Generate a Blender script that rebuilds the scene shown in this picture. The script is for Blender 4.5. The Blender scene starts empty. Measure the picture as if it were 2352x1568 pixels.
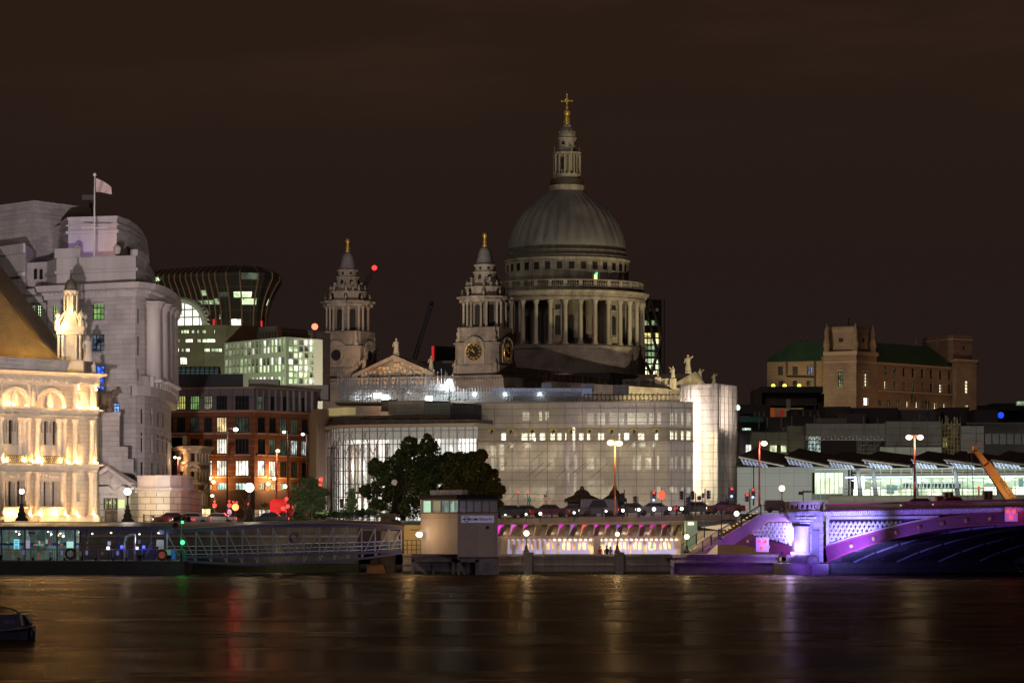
import bpy, math, random
from mathutils import Vector, Matrix
random.seed(7)
sc = bpy.context.scene
COL = sc.collection
R = math.radians
FOC, CU, HV, CAMZ = 7500.0, 1176.0, 1210.0, 5.0
cam = bpy.data.cameras.new('camera'); camo = bpy.data.objects.new('camera', cam); COL.objects.link(camo)
camo.location = (0, 0, CAMZ); camo.rotation_euler = (R(90), 0, 0)
cam.sensor_width = 36; cam.lens = 36 * FOC / 2352; cam.shift_y = (HV - 784) / 2352
cam.clip_start = 1; cam.clip_end = 20000
sc.camera = camo
sc.view_settings.view_transform = 'Standard'; sc.view_settings.look = 'None'
sc.view_settings.exposure = 0; sc.view_settings.gamma = 1
sc.render.engine = 'CYCLES'
sc.cycles.max_bounces = 5; sc.cycles.diffuse_bounces = 2; sc.cycles.glossy_bounces = 3
sc.cycles.transparent_max_bounces = 24; sc.cycles.caustics_reflective = False
sc.cycles.caustics_refractive = False; sc.cycles.sample_clamp_indirect = 4
sc.cycles.use_denoising = True
w = bpy.data.worlds.new('World'); sc.world = w; w.use_nodes = True
nt = w.node_tree; nt.nodes.clear()
def nn(nt, t, **k):
    n = nt.nodes.new(t)
    for a, b in k.items():
        if a.startswith('i_'): n.inputs[a[2:].replace('_', ' ')].default_value = b
        else: setattr(n, a, b)
    return n
wo = nn(nt, 'ShaderNodeOutputWorld'); wb = nn(nt, 'ShaderNodeBackground'); wb.inputs[1].default_value = .92
tc = nn(nt, 'ShaderNodeTexCoord'); mp = nn(nt, 'ShaderNodeMapping'); mp.inputs['Scale'].default_value = (5, 5, 26)
mp.inputs['Rotation'].default_value = (0, R(-5), 0)
ns = nn(nt, 'ShaderNodeTexNoise', i_Scale=1.6, i_Detail=4.0, i_Roughness=.55)
nt.links.new(tc.outputs['Generated'], mp.inputs[0]); nt.links.new(mp.outputs[0], ns.inputs['Vector'])
cr = nn(nt, 'ShaderNodeValToRGB'); e = cr.color_ramp.elements
e[0].position = .46; e[0].color = (0, 0, 0, 1); e[1].position = .8; e[1].color = (1, 1, 1, 1)
nt.links.new(ns.outputs[0], cr.inputs[0])
sx = nn(nt, 'ShaderNodeSeparateXYZ'); nt.links.new(tc.outputs['Generated'], sx.inputs[0])
cz = nn(nt, 'ShaderNodeValToRGB'); e = cz.color_ramp.elements
e[0].position = 0.0; e[0].color = (.0195, .0122, .0112, 1); e[1].position = .17; e[1].color = (.0255, .0132, .0083, 1)
m_ = cz.color_ramp.elements.new(.08); m_.color = (.0188, .0108, .0086, 1)
nt.links.new(sx.outputs[2], cz.inputs[0])
hz = nn(nt, 'ShaderNodeMapRange'); hz.inputs[1].default_value = .11; hz.inputs[2].default_value = .18
nt.links.new(sx.outputs[2], hz.inputs[0])
mu = nn(nt, 'ShaderNodeMath', operation='MULTIPLY'); nt.links.new(cr.outputs[0], mu.inputs[0]); nt.links.new(hz.outputs[0], mu.inputs[1])
mx = nn(nt, 'ShaderNodeMixRGB', blend_type='ADD'); mx.inputs[2].default_value = (.030, .016, .007, 1)
nt.links.new(mu.outputs[0], mx.inputs[0]); nt.links.new(cz.outputs[0], mx.inputs[1])
nt.links.new(mx.outputs[0], wb.inputs[0]); nt.links.new(wb.outputs[0], wo.inputs[0])
sl = bpy.data.lights.new('city_fill', 'SUN'); sl.energy = .22; sl.angle = R(15); sl.color = (1.0, .87, .80)  # weak sun added as overall fill on the building fronts, for city glow
so = bpy.data.objects.new('city_fill', sl); COL.objects.link(so); so.rotation_euler = (R(66), 0, R(-24))
def P(u, v, Y): return Vector(((u - CU) / FOC * Y, Y, CAMZ + (HV - v) / FOC * Y))
def zoomer(x0, y0, x1, wpx):
    k = (x1 - x0) / wpx * .72593; u0 = x0 * .72593; v0 = y0 * .72593
    return lambda x, y: (u0 + k * x, v0 + k * y)
Z1 = zoomer(0, 500, 640, 1476); Z2 = zoomer(0, 1100, 640, 1254); Z3 = zoomer(450, 780, 1100, 1788)
Z4 = zoomer(450, 1150, 1100, 1788); Z5 = zoomer(950, 700, 1700, 1960); Z6 = zoomer(1500, 250, 2150, 1699)
Z7 = zoomer(1550, 750, 2150, 1711); Z8 = zoomer(1000, 1250, 1600, 1568); Z9 = zoomer(1500, 1150, 2100, 1882)
Z10 = zoomer(2000, 1100, 2500, 1307); Z11 = zoomer(1550, 1500, 2100, 2352); Z12 = zoomer(2050, 1500, 2650, 2352)
Z13 = zoomer(2350, 980, 3240, 2352); Z14 = zoomer(2350, 1350, 3240, 2352); Z16 = zoomer(0, 1640, 600, 2352)
Z17 = zoomer(0, 1120, 320, 1673); Z18 = zoomer(0, 1400, 320, 1673); Z19 = zoomer(0, 1880, 200, 1742)
Z20 = zoomer(480, 1640, 1000, 2352); Z21 = zoomer(2260, 1240, 2700, 2352); Z22 = zoomer(2800, 1380, 3240, 2156)
Z23 = zoomer(560, 1480, 1000, 2352)
MATS = {}
def mat(name, col, rough=.7, metal=0., col2=None, nscale=.25, brick=None, bcol=None, mortar=.02, bump=0., bscale=3., emis=None, es=0., streak=False, spec=.5, ndetail=4., sample=True):
    """procedural surface: base colour, a second colour mixed in by noise, optional courses (w,h) in metres"""
    if name in MATS: return MATS[name]
    m = bpy.data.materials.new(name); m.use_nodes = True; nt = m.node_tree
    b = nt.nodes['Principled BSDF']; b.inputs['Roughness'].default_value = rough
    b.inputs['Metallic'].default_value = metal; b.inputs['Specular IOR Level'].default_value = spec
    c3 = lambda c: (c[0], c[1], c[2], 1)
    b.inputs['Base Color'].default_value = c3(col)
    g = nn(nt, 'ShaderNodeNewGeometry'); out = None
    if col2 is not None:
        n = nn(nt, 'ShaderNodeTexNoise', i_Scale=nscale, i_Detail=ndetail, i_Roughness=.6)
        if streak:
            q = nn(nt, 'ShaderNodeMapping'); q.inputs['Scale'].default_value = (1, 1, .12)
            nt.links.new(g.outputs['Position'], q.inputs[0]); nt.links.new(q.outputs[0], n.inputs['Vector'])
        else: nt.links.new(g.outputs['Position'], n.inputs['Vector'])
        r = nn(nt, 'ShaderNodeValToRGB'); r.color_ramp.elements[0].position = .34; r.color_ramp.elements[1].position = .68
        r.color_ramp.elements[0].color = c3(col); r.color_ramp.elements[1].color = c3(col2)
        nt.links.new(n.outputs[0], r.inputs[0]); out = r.outputs[0]
    if brick:
        uv = nn(nt, 'ShaderNodeUVMap'); k = nn(nt, 'ShaderNodeTexBrick')
        k.inputs['Scale'].default_value = 1; k.inputs['Brick Width'].default_value = brick[0]; k.inputs['Row Height'].default_value = brick[1]
        k.inputs['Mortar Size'].default_value = mortar; k.inputs['Mortar Smooth'].default_value = .1
        if len(brick) > 2: k.offset = brick[2]
        bc = bcol or tuple(x * .55 for x in col)
        k.inputs['Color1'].default_value = (1, 1, 1, 1); k.inputs['Color2'].default_value = (.86, .86, .86, 1)
        k.inputs['Mortar'].default_value = tuple(min(1.5, bc[i] / max(col[i], .001)) for i in range(3)) + (1,)
        nt.links.new(uv.outputs[0], k.inputs['Vector'])
        mm = nn(nt, 'ShaderNodeMixRGB', blend_type='MULTIPLY'); mm.inputs[0].default_value = 1
        mm.inputs[1].default_value = c3(col)
        if out: nt.links.new(out, mm.inputs[1])
        nt.links.new(k.outputs[0], mm.inputs[2]); out = mm.outputs[0]
    if out: nt.links.new(out, b.inputs['Base Color'])
    if bump:
        n = nn(nt, 'ShaderNodeTexNoise', i_Scale=bscale, i_Detail=3.0); nt.links.new(g.outputs['Position'], n.inputs['Vector'])
        bp = nn(nt, 'ShaderNodeBump'); bp.inputs['Strength'].default_value = bump; bp.inputs['Distance'].default_value = .1
        nt.links.new(n.outputs[0], bp.inputs['Height']); nt.links.new(bp.outputs[0], b.inputs['Normal'])
    if emis is not None:
        b.inputs['Emission Color'].default_value = c3(emis); b.inputs['Emission Strength'].default_value = es
    if not sample: m.cycles.emission_sampling = 'NONE'
    MATS[name] = m
    return m
def lit(name, col, es, var=.8, cell=(1.1, 1.6), dark=.15, sample=False, nsc=.9):
    """a lit room behind glass: blinds, ceilings and furniture as patches of brighter and darker light"""
    if name in MATS: return MATS[name]
    m = bpy.data.materials.new(name); m.use_nodes = True; nt = m.node_tree
    b = nt.nodes['Principled BSDF']; b.inputs['Base Color'].default_value = (.03, .035, .035, 1); b.inputs['Roughness'].default_value = .15
    g = nn(nt, 'ShaderNodeNewGeometry')
    q = nn(nt, 'ShaderNodeMapping'); q.inputs['Scale'].default_value = (1 / cell[0], 1 / cell[0], 1 / cell[1])
    nt.links.new(g.outputs['Position'], q.inputs[0])
    v = nn(nt, 'ShaderNodeTexVoronoi', distance='CHEBYCHEV'); v.inputs['Scale'].default_value = 1
    n = nn(nt, 'ShaderNodeTexNoise', i_Scale=nsc, i_Detail=3.0)
    nt.links.new(q.outputs[0], v.inputs['Vector']); nt.links.new(q.outputs[0], n.inputs['Vector'])
    s = nn(nt, 'ShaderNodeSeparateColor'); nt.links.new(v.outputs['Color'], s.inputs[0])
    a = nn(nt, 'ShaderNodeMath', operation='MULTIPLY'); nt.links.new(s.outputs[0], a.inputs[0]); a.inputs[1].default_value = 1.
    r = nn(nt, 'ShaderNodeMapRange'); r.inputs[1].default_value = .3; r.inputs[2].default_value = .7
    nt.links.new(n.outputs[0], r.inputs[0])
    d = nn(nt, 'ShaderNodeMath', operation='MULTIPLY_ADD'); nt.links.new(a.outputs[0], d.inputs[0]); nt.links.new(r.outputs[0], d.inputs[1]); d.inputs[2].default_value = dark
    f = nn(nt, 'ShaderNodeMath', operation='MULTIPLY'); nt.links.new(d.outputs[0], f.inputs[0]); f.inputs[1].default_value = es * (1 + var)
    nt.links.new(f.outputs[0], b.inputs['Emission Strength']); b.inputs['Emission Color'].default_value = (*col, 1)
    if not sample: m.cycles.emission_sampling = 'NONE'
    MATS[name] = m
    return m
def glow(name, col, es, sample=True):
    return mat(name, (.04, .04, .04), .4, emis=col, es=es, sample=sample)
def glass(name, tint=(.6, .7, .7), fac=.75, rough=.05):
    if name in MATS: return MATS[name]
    m = bpy.data.materials.new(name); m.use_nodes = True; nt = m.node_tree; nt.nodes.clear()
    o = nn(nt, 'ShaderNodeOutputMaterial'); t = nn(nt, 'ShaderNodeBsdfTransparent'); t.inputs[0].default_value = (*tint, 1)
    gl = nn(nt, 'ShaderNodeBsdfGlossy'); gl.inputs['Roughness'].default_value = rough; gl.inputs[0].default_value = (.7, .75, .8, 1)
    x = nn(nt, 'ShaderNodeMixShader'); x.inputs[0].default_value = 1 - fac
    nt.links.new(t.outputs[0], x.inputs[1]); nt.links.new(gl.outputs[0], x.inputs[2]); nt.links.new(x.outputs[0], o.inputs[0])
    MATS[name] = m; return m
def sheeting(name, col, thru=.3):
    """thin scaffold sheeting: diffuse, translucent, and in part see-through"""
    if name in MATS: return MATS[name]
    m = bpy.data.materials.new(name); m.use_nodes = True; nt = m.node_tree; nt.nodes.clear()
    o = nn(nt, 'ShaderNodeOutputMaterial'); g = nn(nt, 'ShaderNodeNewGeometry')
    n = nn(nt, 'ShaderNodeTexNoise', i_Scale=.35, i_Detail=5.0, i_Roughness=.6); nt.links.new(g.outputs['Position'], n.inputs['Vector'])
    r = nn(nt, 'ShaderNodeValToRGB'); r.color_ramp.elements[0].position = .3; r.color_ramp.elements[1].position = .7
    r.color_ramp.elements[0].color = (*[c * .72 for c in col], 1); r.color_ramp.elements[1].color = (*col, 1)
    nt.links.new(n.outputs[0], r.inputs[0])
    q = nn(nt, 'ShaderNodeMapping'); q.inputs['Scale'].default_value = (1, 1, .35); nt.links.new(g.outputs['Position'], q.inputs[0])
    n2 = nn(nt, 'ShaderNodeTexNoise', i_Scale=1.4, i_Detail=4.0, i_Distortion=1.2); nt.links.new(q.outputs[0], n2.inputs['Vector'])
    bp = nn(nt, 'ShaderNodeBump'); bp.inputs['Strength'].default_value = .9; bp.inputs['Distance'].default_value = .35; nt.links.new(n2.outputs[0], bp.inputs['Height'])
    d = nn(nt, 'ShaderNodeBsdfDiffuse'); tl = nn(nt, 'ShaderNodeBsdfTranslucent'); tr = nn(nt, 'ShaderNodeBsdfTransparent')
    for k in (d, tl): nt.links.new(r.outputs[0], k.inputs[0]); nt.links.new(bp.outputs[0], k.inputs['Normal'])
    a = nn(nt, 'ShaderNodeMixShader'); a.inputs[0].default_value = .45; nt.links.new(d.outputs[0], a.inputs[1]); nt.links.new(tl.outputs[0], a.inputs[2])
    b = nn(nt, 'ShaderNodeMixShader'); b.inputs[0].default_value = thru; nt.links.new(a.outputs[0], b.inputs[1]); nt.links.new(tr.outputs[0], b.inputs[2])
    nt.links.new(b.outputs[0], o.inputs[0]); MATS[name] = m; return m
class MB:
    def __init__(s): s.v = []; s.f = []; s.uv = {}; s.sm = set()
    def add(s, vs, fs, smooth=False, uvs=None):
        n = len(s.v); s.v.extend([tuple(p) for p in vs])
        for i, f in enumerate(fs):
            if smooth: s.sm.add(len(s.f))
            if uvs: s.uv[len(s.f)] = uvs[i]
            s.f.append(tuple(n + k for k in f))
        return s
    def box(s, x0, x1, y0, y1, z0, z1):
        return s.add([(x0,y0,z0),(x1,y0,z0),(x1,y1,z0),(x0,y1,z0),(x0,y0,z1),(x1,y0,z1),(x1,y1,z1),(x0,y1,z1)],
              [(0,3,2,1),(4,5,6,7),(0,1,5,4),(1,2,6,5),(2,3,7,6),(3,0,4,7)])
    def hexa(s, p):
        return s.add(p, [(0,3,2,1),(4,5,6,7),(0,1,5,4),(1,2,6,5),(2,3,7,6),(3,0,4,7)])
    def obox(s, c, ang, lx, ly, z0, z1):
        ca, sa = math.cos(ang), math.sin(ang)
        q = [(c[0]+ca*a-sa*b, c[1]+sa*a+ca*b) for a, b in ((-lx/2,-ly/2),(lx/2,-ly/2),(lx/2,ly/2),(-lx/2,ly/2))]
        return s.hexa([(x,y,z0) for x,y in q]+[(x,y,z1) for x,y in q])
    def prism(s, poly, z0, z1):
        n = len(poly)
        return s.add([(x,y,z0) for x,y in poly]+[(x,y,z1) for x,y in poly],
              [tuple(range(n-1,-1,-1)), tuple(range(n,2*n))]+[(i,(i+1)%n,n+(i+1)%n,n+i) for i in range(n)])
    def slab(s, poly, d):
        n = len(poly); d = Vector(d)
        return s.add([tuple(p) for p in poly]+[tuple(Vector(p)+d) for p in poly],
              [tuple(range(n)), tuple(range(2*n-1,n-1,-1))]+[(i,n+i,n+(i+1)%n,(i+1)%n) for i in range(n)])
    def tube(s, p, q, r, n=5, r2=None, cap=True):
        p, q = Vector(p), Vector(q); d = q-p
        if d.length < 1e-6: return s
        d.normalize(); a = d.orthogonal().normalized(); b = d.cross(a); r2 = r if r2 is None else r2
        if n == 4:
            up = Vector((0,0,1)); a = d.cross(up) if abs(d.z) < .95 else Vector((1,0,0)); a.normalize(); b = d.cross(a); a, b = (a+b)/1.414, (a-b)/1.414; r *= 1.25; r2 *= 1.25
        ring = lambda c, rr: [tuple(c+(a*math.cos(t)+b*math.sin(t))*rr) for t in [2*math.pi*i/n for i in range(n)]]
        fs = [(i,(i+1)%n,n+(i+1)%n,n+i) for i in range(n)]
        if cap: fs += [tuple(range(n-1,-1,-1)), tuple(range(n,2*n))]
        return s.add(ring(p,r)+ring(q,r2), fs, smooth=(n > 6))
    def path(s, pts, r, n=5):
        for a, b in zip(pts, pts[1:]): s.tube(a, b, r, n)
        return s
    def lathe(s, prof, c=(0,0,0), n=16, smooth=True, a0=0., squash=1.):
        k = len(prof); vs = []
        for i in range(n):
            t = 2*math.pi*i/n + a0
            for r, z in prof: vs.append((c[0]+r*math.cos(t), c[1]+r*math.sin(t)*squash, c[2]+z))
        fs = [(i*k+j, ((i+1)%n)*k+j, ((i+1)%n)*k+j+1, i*k+j+1) for i in range(n) for j in range(k-1)]
        if prof[0][0] > 1e-4: fs.append(tuple(i*k for i in range(n-1,-1,-1)))
        if prof[-1][0] > 1e-4: fs.append(tuple(i*k+k-1 for i in range(n)))
        return s.add(vs, fs, smooth)
    def ball(s, c, r, n=10, m=6, sq=1.):
        return s.lathe([(r*math.sin(math.pi*j/m), -r*sq*math.cos(math.pi*j/m)) for j in range(m+1)], c, n)
    def build(s, name, m, parent=None, label=None, origin=None):
        o_ = Vector(origin) if origin is not None else (parent.matrix_world.translation if parent is not None and parent.get('_org') is None else Vector(parent['_org']) if parent is not None else Vector((0,0,0)))
        me = bpy.data.meshes.new(name)
        me.from_pydata([(x-o_[0], y-o_[1], z-o_[2]) for x, y, z in s.v], [], s.f)
        uvl = me.uv_layers.new(name='UVMap'); data = [0.0]*(2*len(me.loops))
        V = s.v
        for pi, pl in enumerate(me.polygons):
            u_ = s.uv.get(pi)
            if u_ is None:
                nx, ny, nz = pl.normal
                if abs(nz) > .75: f = lambda p: (p[0], p[1])
                else:
                    l = math.hypot(nx, ny); tx, ty = -ny/l, nx/l
                    f = lambda p: (p[0]*tx+p[1]*ty, p[2])
                u_ = [f(V[i]) for i in s.f[pi]]
            for k, li in enumerate(range(pl.loop_start, pl.loop_start+pl.loop_total)):
                data[2*li], data[2*li+1] = u_[k]
            if pi in s.sm: pl.use_smooth = True
        uvl.data.foreach_set('uv', data)
        me.materials.append(m)
        o = bpy.data.objects.new(name, me); COL.objects.link(o)
        o['_org'] = tuple(o_)
        if parent is not None:
            o.parent = parent
            po = Vector(parent['_org']); o.location = o_ - po if parent.type == 'MESH' or origin is not None else Vector((0,0,0))
        else: o.location = o_
        if label: o['label'] = label
        return o
def tag(o, label, cat, group=None, kind=None):
    if label: o['label'] = label
    if cat: o['category'] = cat
    if group: o['group'] = group
    if kind: o['kind'] = kind
    return o
def thing(name, label, cat, loc=(0,0,0), group=None, kind=None):
    o = bpy.data.objects.new(name, None); COL.objects.link(o); o.location = loc; o['_org'] = tuple(loc)
    o.empty_display_size = .5
    return tag(o, label, cat, group, kind)
def copy_thing(r, loc, rz=0., label=None, scale=None):
    def cp(o, par):
        c = o.copy(); COL.objects.link(c)
        if par is not None: c.parent = par
        for ch in KIDS.get(o.name, ()): cp(ch, c)
        return c
    if r.name not in KIDS: index_kids(r)
    c = cp(r, None); c.location = loc; c.rotation_euler = (0, 0, rz)
    if scale: c.scale = scale if hasattr(scale, '__len__') else (scale,)*3
    if label: c['label'] = label
    return c
KIDS = {}
def index_kids(r):
    KIDS[r.name] = list(r.children)
    for c in KIDS[r.name]: index_kids(c)
def struct(name, mb, m): return tag(mb.build(name, m), None, None, kind='structure')
def light(name, kind, loc, energy, col, aim=None, size=.3, spot=60, blend=.6, parent=None):
    l = bpy.data.lights.new(name, kind); l.energy = energy; l.color = col
    if kind == 'AREA': l.size = size
    else: l.shadow_soft_size = size
    if kind == 'SPOT': l.spot_size = R(spot); l.spot_blend = blend
    o = bpy.data.objects.new(name, l); COL.objects.link(o); o.location = loc
    if aim is not None: o.rotation_euler = (Vector(aim)-Vector(loc)).to_track_quat('-Z', 'Y').to_euler()
    if parent is not None:
        o.location = Vector(loc)-Vector(parent['_org']); o.parent = parent
    return o
class Fac:
    """a facade in plan, left to right as seen from the river; dep > 0 goes into the building"""
    def __init__(s, pts, px=True):
        s.p = [Vector(((u-CU)/FOC*y, y)) for u, y in pts] if px else [Vector(q) for q in pts]
        s.c = [0.]
        for a, b in zip(s.p, s.p[1:]): s.c.append(s.c[-1]+(b-a).length)
        nr = []
        for a, b in zip(s.p, s.p[1:]):
            d = (b-a).normalized(); nr.append(Vector((-d.y, d.x)))
        s.m = []
        for i in range(len(s.p)):
            if i == 0: s.m.append(nr[0])
            elif i == len(s.p)-1: s.m.append(nr[-1])
            else:
                m = nr[i-1]+nr[i]; m.normalize(); s.m.append(m/max(.3, m.dot(nr[i])))
        s.L = s.c[-1]
    def at(s, t, z, dep=0.):
        i = 0
        while i < len(s.p)-2 and t > s.c[i+1]: i += 1
        k = (t-s.c[i])/(s.c[i+1]-s.c[i])
        a = s.p[i]+s.m[i]*dep; b = s.p[i+1]+s.m[i+1]*dep; q = a+(b-a)*k
        return (q.x, q.y, z)
    def ray(s, u):
        k = (u-CU)/FOC; best = None
        for i, (a, b) in enumerate(zip(s.p, s.p[1:])):
            d = b-a; den = d.x-k*d.y
            if abs(den) < 1e-9: continue
            t = (k*a.y-a.x)/den
            e_ = max(0, -t, t-1)
            if (i == 0 and t < 0) or (i == len(s.p)-2 and t > 1): e_ *= .5
            if best is None or e_ < best[0]-1e-6: best = (e_, s.c[i]+t*d.length, a.y+d.y*t)
        return best[1], best[2]
    def s(s_, u): return s_.ray(u)[0]
    def z(s, u, v): return CAMZ+(HV-v)/FOC*s.ray(u)[1]
    def sz(s, u, v):
        t, y = s.ray(u); return t, CAMZ+(HV-v)/FOC*y
    def rect(s, u0, u1, v0, v1):
        a, ya = s.ray(u0); b, yb = s.ray(u1); y = (ya+yb)/2
        return a, b, CAMZ+(HV-v1)/FOC*y, CAMZ+(HV-v0)/FOC*y
    def cuts(s, a, b): return [a]+[c for c in s.c[1:-1] if a+1e-4 < c < b-1e-4]+[b]
    def wall(s, mb, a, b, z0, z1, holes=(), dep=.3, off=0.):
        xs = set(s.cuts(a, b)); zs = {z0, z1}
        hs = [(max(h[0], a), min(h[1], b), max(h[2], z0), min(h[3], z1)) for h in holes]
        hs = [h for h in hs if h[1]-h[0] > .01 and h[3]-h[2] > .01]
        for h in hs: xs |= {h[0], h[1]}; zs |= {h[2], h[3]}
        xs = sorted(xs); zs = sorted(zs); ix = {x: i for i, x in enumerate(xs)}; iz = {x: i for i, x in enumerate(zs)}
        hole = set()
        for h in hs:
            for i in range(ix[h[0]], ix[h[1]]):
                for j in range(iz[h[2]], iz[h[3]]): hole.add((i, j))
        vid = {}; vs = []; fs = []; uvs = []
        def V(i, j, d):
            key = (i, j, d)
            if key not in vid: vid[key] = len(vs); vs.append(s.at(xs[i], zs[j], off+d))
            return vid[key]
        def q(pts, uv): fs.append(pts); uvs.append(uv)
        for i in range(len(xs)-1):
            for j in range(len(zs)-1):
                x0, x1, y0, y1 = xs[i], xs[i+1], zs[j], zs[j+1]
                if (i, j) not in hole: q((V(i,j,0), V(i+1,j,0), V(i+1,j+1,0), V(i,j+1,0)), [(x0,y0),(x1,y0),(x1,y1),(x0,y1)])
                else:
                    if (i-1,j) not in hole: q((V(i,j,0), V(i,j+1,0), V(i,j+1,dep), V(i,j,dep)), [(x0,y0),(x0,y1),(x0,y1),(x0,y0)])
                    if (i+1,j) not in hole: q((V(i+1,j,0), V(i+1,j,dep), V(i+1,j+1,dep), V(i+1,j+1,0)), [(x1,y0)]*4)
                    if (i,j-1) not in hole: q((V(i,j,0), V(i,j,dep), V(i+1,j,dep), V(i+1,j,0)), [(x0,y0)]*4)
                    if (i,j+1) not in hole: q((V(i,j+1,0), V(i+1,j+1,0), V(i+1,j+1,dep), V(i,j+1,dep)), [(x0,y1)]*4)
        mb.add(vs, fs, uvs=uvs); return mb
    def sweep(s, mb, prof, a, b):
        """closed profile of (dep, z) swept along the facade"""
        xs = s.cuts(a, b); n = len(prof); vs = []; fs = []
        for x in xs:
            for d, z in prof: vs.append(s.at(x, z, d))
        for i in range(len(xs)-1):
            for j in range(n): fs.append((i*n+j, i*n+(j+1)%n, (i+1)*n+(j+1)%n, (i+1)*n+j))
        fs.append(tuple(range(n-1, -1, -1))); fs.append(tuple(range((len(xs)-1)*n, len(xs)*n)))
        return mb.add(vs, fs)
    def band(s, mb, a, b, z0, z1, out, inn=0.02): return s.sweep(mb, [(-out, z0), (-out, z1), (inn, z1), (inn, z0)], a, b)
    def cornice(s, mb, a, b, z, h, out, inn=.02):
        return s.sweep(mb, [(inn, z), (-out*.25, z), (-out*.35, z+h*.45), (-out*.85, z+h*.6), (-out, z+h*.95), (-out, z+h), (inn, z+h)], a, b)
    def quad(s, mb, r, dep):
        a, b, z0, z1 = r
        xs = s.cuts(a, b)
        for p, q in zip(xs, xs[1:]): mb.add([s.at(p,z0,dep), s.at(q,z0,dep), s.at(q,z1,dep), s.at(p,z1,dep)], [(0,1,2,3)])
        return mb
    def bars(s, mb, r, dep, nx, nz, w=.06, edge=True):
        a, b, z0, z1 = r
        for i in range(0 if edge else 1, nx+1 if edge else nx):
            x = a+(b-a)*i/nx; x = min(max(x, a+w/2), b-w/2)
            mb.hexa([s.at(x-w/2,z0,dep-w), s.at(x+w/2,z0,dep-w), s.at(x+w/2,z0,dep+.01), s.at(x-w/2,z0,dep+.01),
                     s.at(x-w/2,z1,dep-w), s.at(x+w/2,z1,dep-w), s.at(x+w/2,z1,dep+.01), s.at(x-w/2,z1,dep+.01)])
        for j in range(0 if edge else 1, nz+1 if edge else nz):
            z = z0+(z1-z0)*j/nz; z = min(max(z, z0+w/2), z1-w/2)
            for p, q in zip(s.cuts(a, b), s.cuts(a, b)[1:]):
                mb.hexa([s.at(p,z-w/2,dep-w*.9), s.at(q,z-w/2,dep-w*.9), s.at(q,z-w/2,dep+.012), s.at(p,z-w/2,dep+.012),
                         s.at(p,z+w/2,dep-w*.9), s.at(q,z+w/2,dep-w*.9), s.at(q,z+w/2,dep+.012), s.at(p,z+w/2,dep+.012)])
        return mb
    def col(s, mb, t, z0, z1, r, dep=-.3, n=8, taper=.88, basez=.3, cap=.5):
        x, y, _ = s.at(t, 0, dep)
        mb.lathe([(r*1.35, 0), (r*1.35, basez*.5), (r*1.1, basez), (r, basez*1.1), (r*taper, z1-z0-cap), (r*1.05, z1-z0-cap*.9), (r*1.3, z1-z0-cap*.2), (r*1.45, z1-z0-cap*.15), (r*1.45, z1-z0)], (x, y, z0), n)
    def back(s, mb, a, b, z0, z1, bk, roof=True):
        """roof and hidden sides: closes the volume behind the facade with plan depth bk (vector)"""
        fr = [s.at(x, 0)[:2] for x in s.cuts(a, b)]; A, B = fr[0], fr[-1]
        pa = (A[0]+bk[0], A[1]+bk[1]); pb = (B[0]+bk[0], B[1]+bk[1])
        n = len(fr); lo = fr+[pb, pa]
        vs = [(x,y,z0) for x,y in lo]+[(x,y,z1) for x,y in lo]; k = n+2
        fs = [(i, (i+1)%k, k+(i+1)%k, k+i) for i in range(n-1, k)]
        if roof: fs.append(tuple(range(k, 2*k)))
        mb.add(vs, fs); return mb
def windows(fac, root, rects, dep, mats, frame=None, nx=2, nz=2, w=.07, name='window', labels=None):
    """each window its own pane mesh with its own frame as a sub-part"""
    for i, r in enumerate(rects):
        m = mats(i) if callable(mats) else mats
        o = fac.quad(MB(), r, dep-.02).build(name, m, root)
        if frame: fac.bars(MB(), r, dep-.03, nx, nz, w).build('window_frame', frame, o)
def text_obj(s, size, loc, rot, m, name='lettering', parent=None, depth=.01):
    cu = bpy.data.curves.new(name, 'FONT'); cu.body = s; cu.size = size; cu.extrude = depth; cu.align_x = 'CENTER'; cu.align_y = 'CENTER'
    t = bpy.data.objects.new('tmp', cu); COL.objects.link(t); bpy.context.view_layer.update()
    me = bpy.data.meshes.new_from_object(t.evaluated_get(bpy.context.evaluated_depsgraph_get())); bpy.data.objects.remove(t)
    me.name = name; me.materials.clear(); me.materials.append(m)
    o = bpy.data.objects.new(name, me); COL.objects.link(o); o.rotation_euler = rot
    o.location = Vector(loc)-(Vector(parent['_org']) if parent is not None else Vector((0,0,0)))
    if parent is not None: o.parent = parent
    o['_org'] = tuple(loc)
    return o
M_ground = mat('ground_dark', (.045,.042,.04), .9, col2=(.03,.03,.03), nscale=.3)
g_ = MB()
prof = [(352,-3),(362.5,-3),(362.5,4.6),(380,4.7),(450,6.0),(520,6.5),(850,14),(1500,16),(9000,18)]
vs = []; 
for y, z in prof[3:]: vs += [(-4000,y,z),(4000,y,z)]
g_.add(vs, [(2*i,2*i+1,2*i+3,2*i+2) for i in range(len(prof)-4)])
g_.add([(-4000,362.5,4.6),(-13,362.5,4.6),(-13,368.5,4.65),(24,368.5,4.65),(24,380,4.7),(-4000,380,4.7)],[(0,1,2,3,4,5)])
struct('ground', g_, M_ground)
wm = bpy.data.materials.new('river_water'); wm.use_nodes = True; nt = wm.node_tree; nt.nodes.clear()
L_ = nt.links.new
g = nn(nt,'ShaderNodeNewGeometry'); o = nn(nt,'ShaderNodeOutputMaterial')
q = nn(nt,'ShaderNodeMapping'); q.inputs['Scale'].default_value = (.13,.12,1); L_(g.outputs['Position'], q.inputs[0])
n1 = nn(nt,'ShaderNodeTexNoise', i_Scale=1.0, i_Detail=10.0, i_Roughness=.74); L_(q.outputs[0], n1.inputs['Vector'])
q2 = nn(nt,'ShaderNodeMapping'); q2.inputs['Scale'].default_value = (.018,.07,1); L_(g.outputs['Position'], q2.inputs[0])
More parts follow.
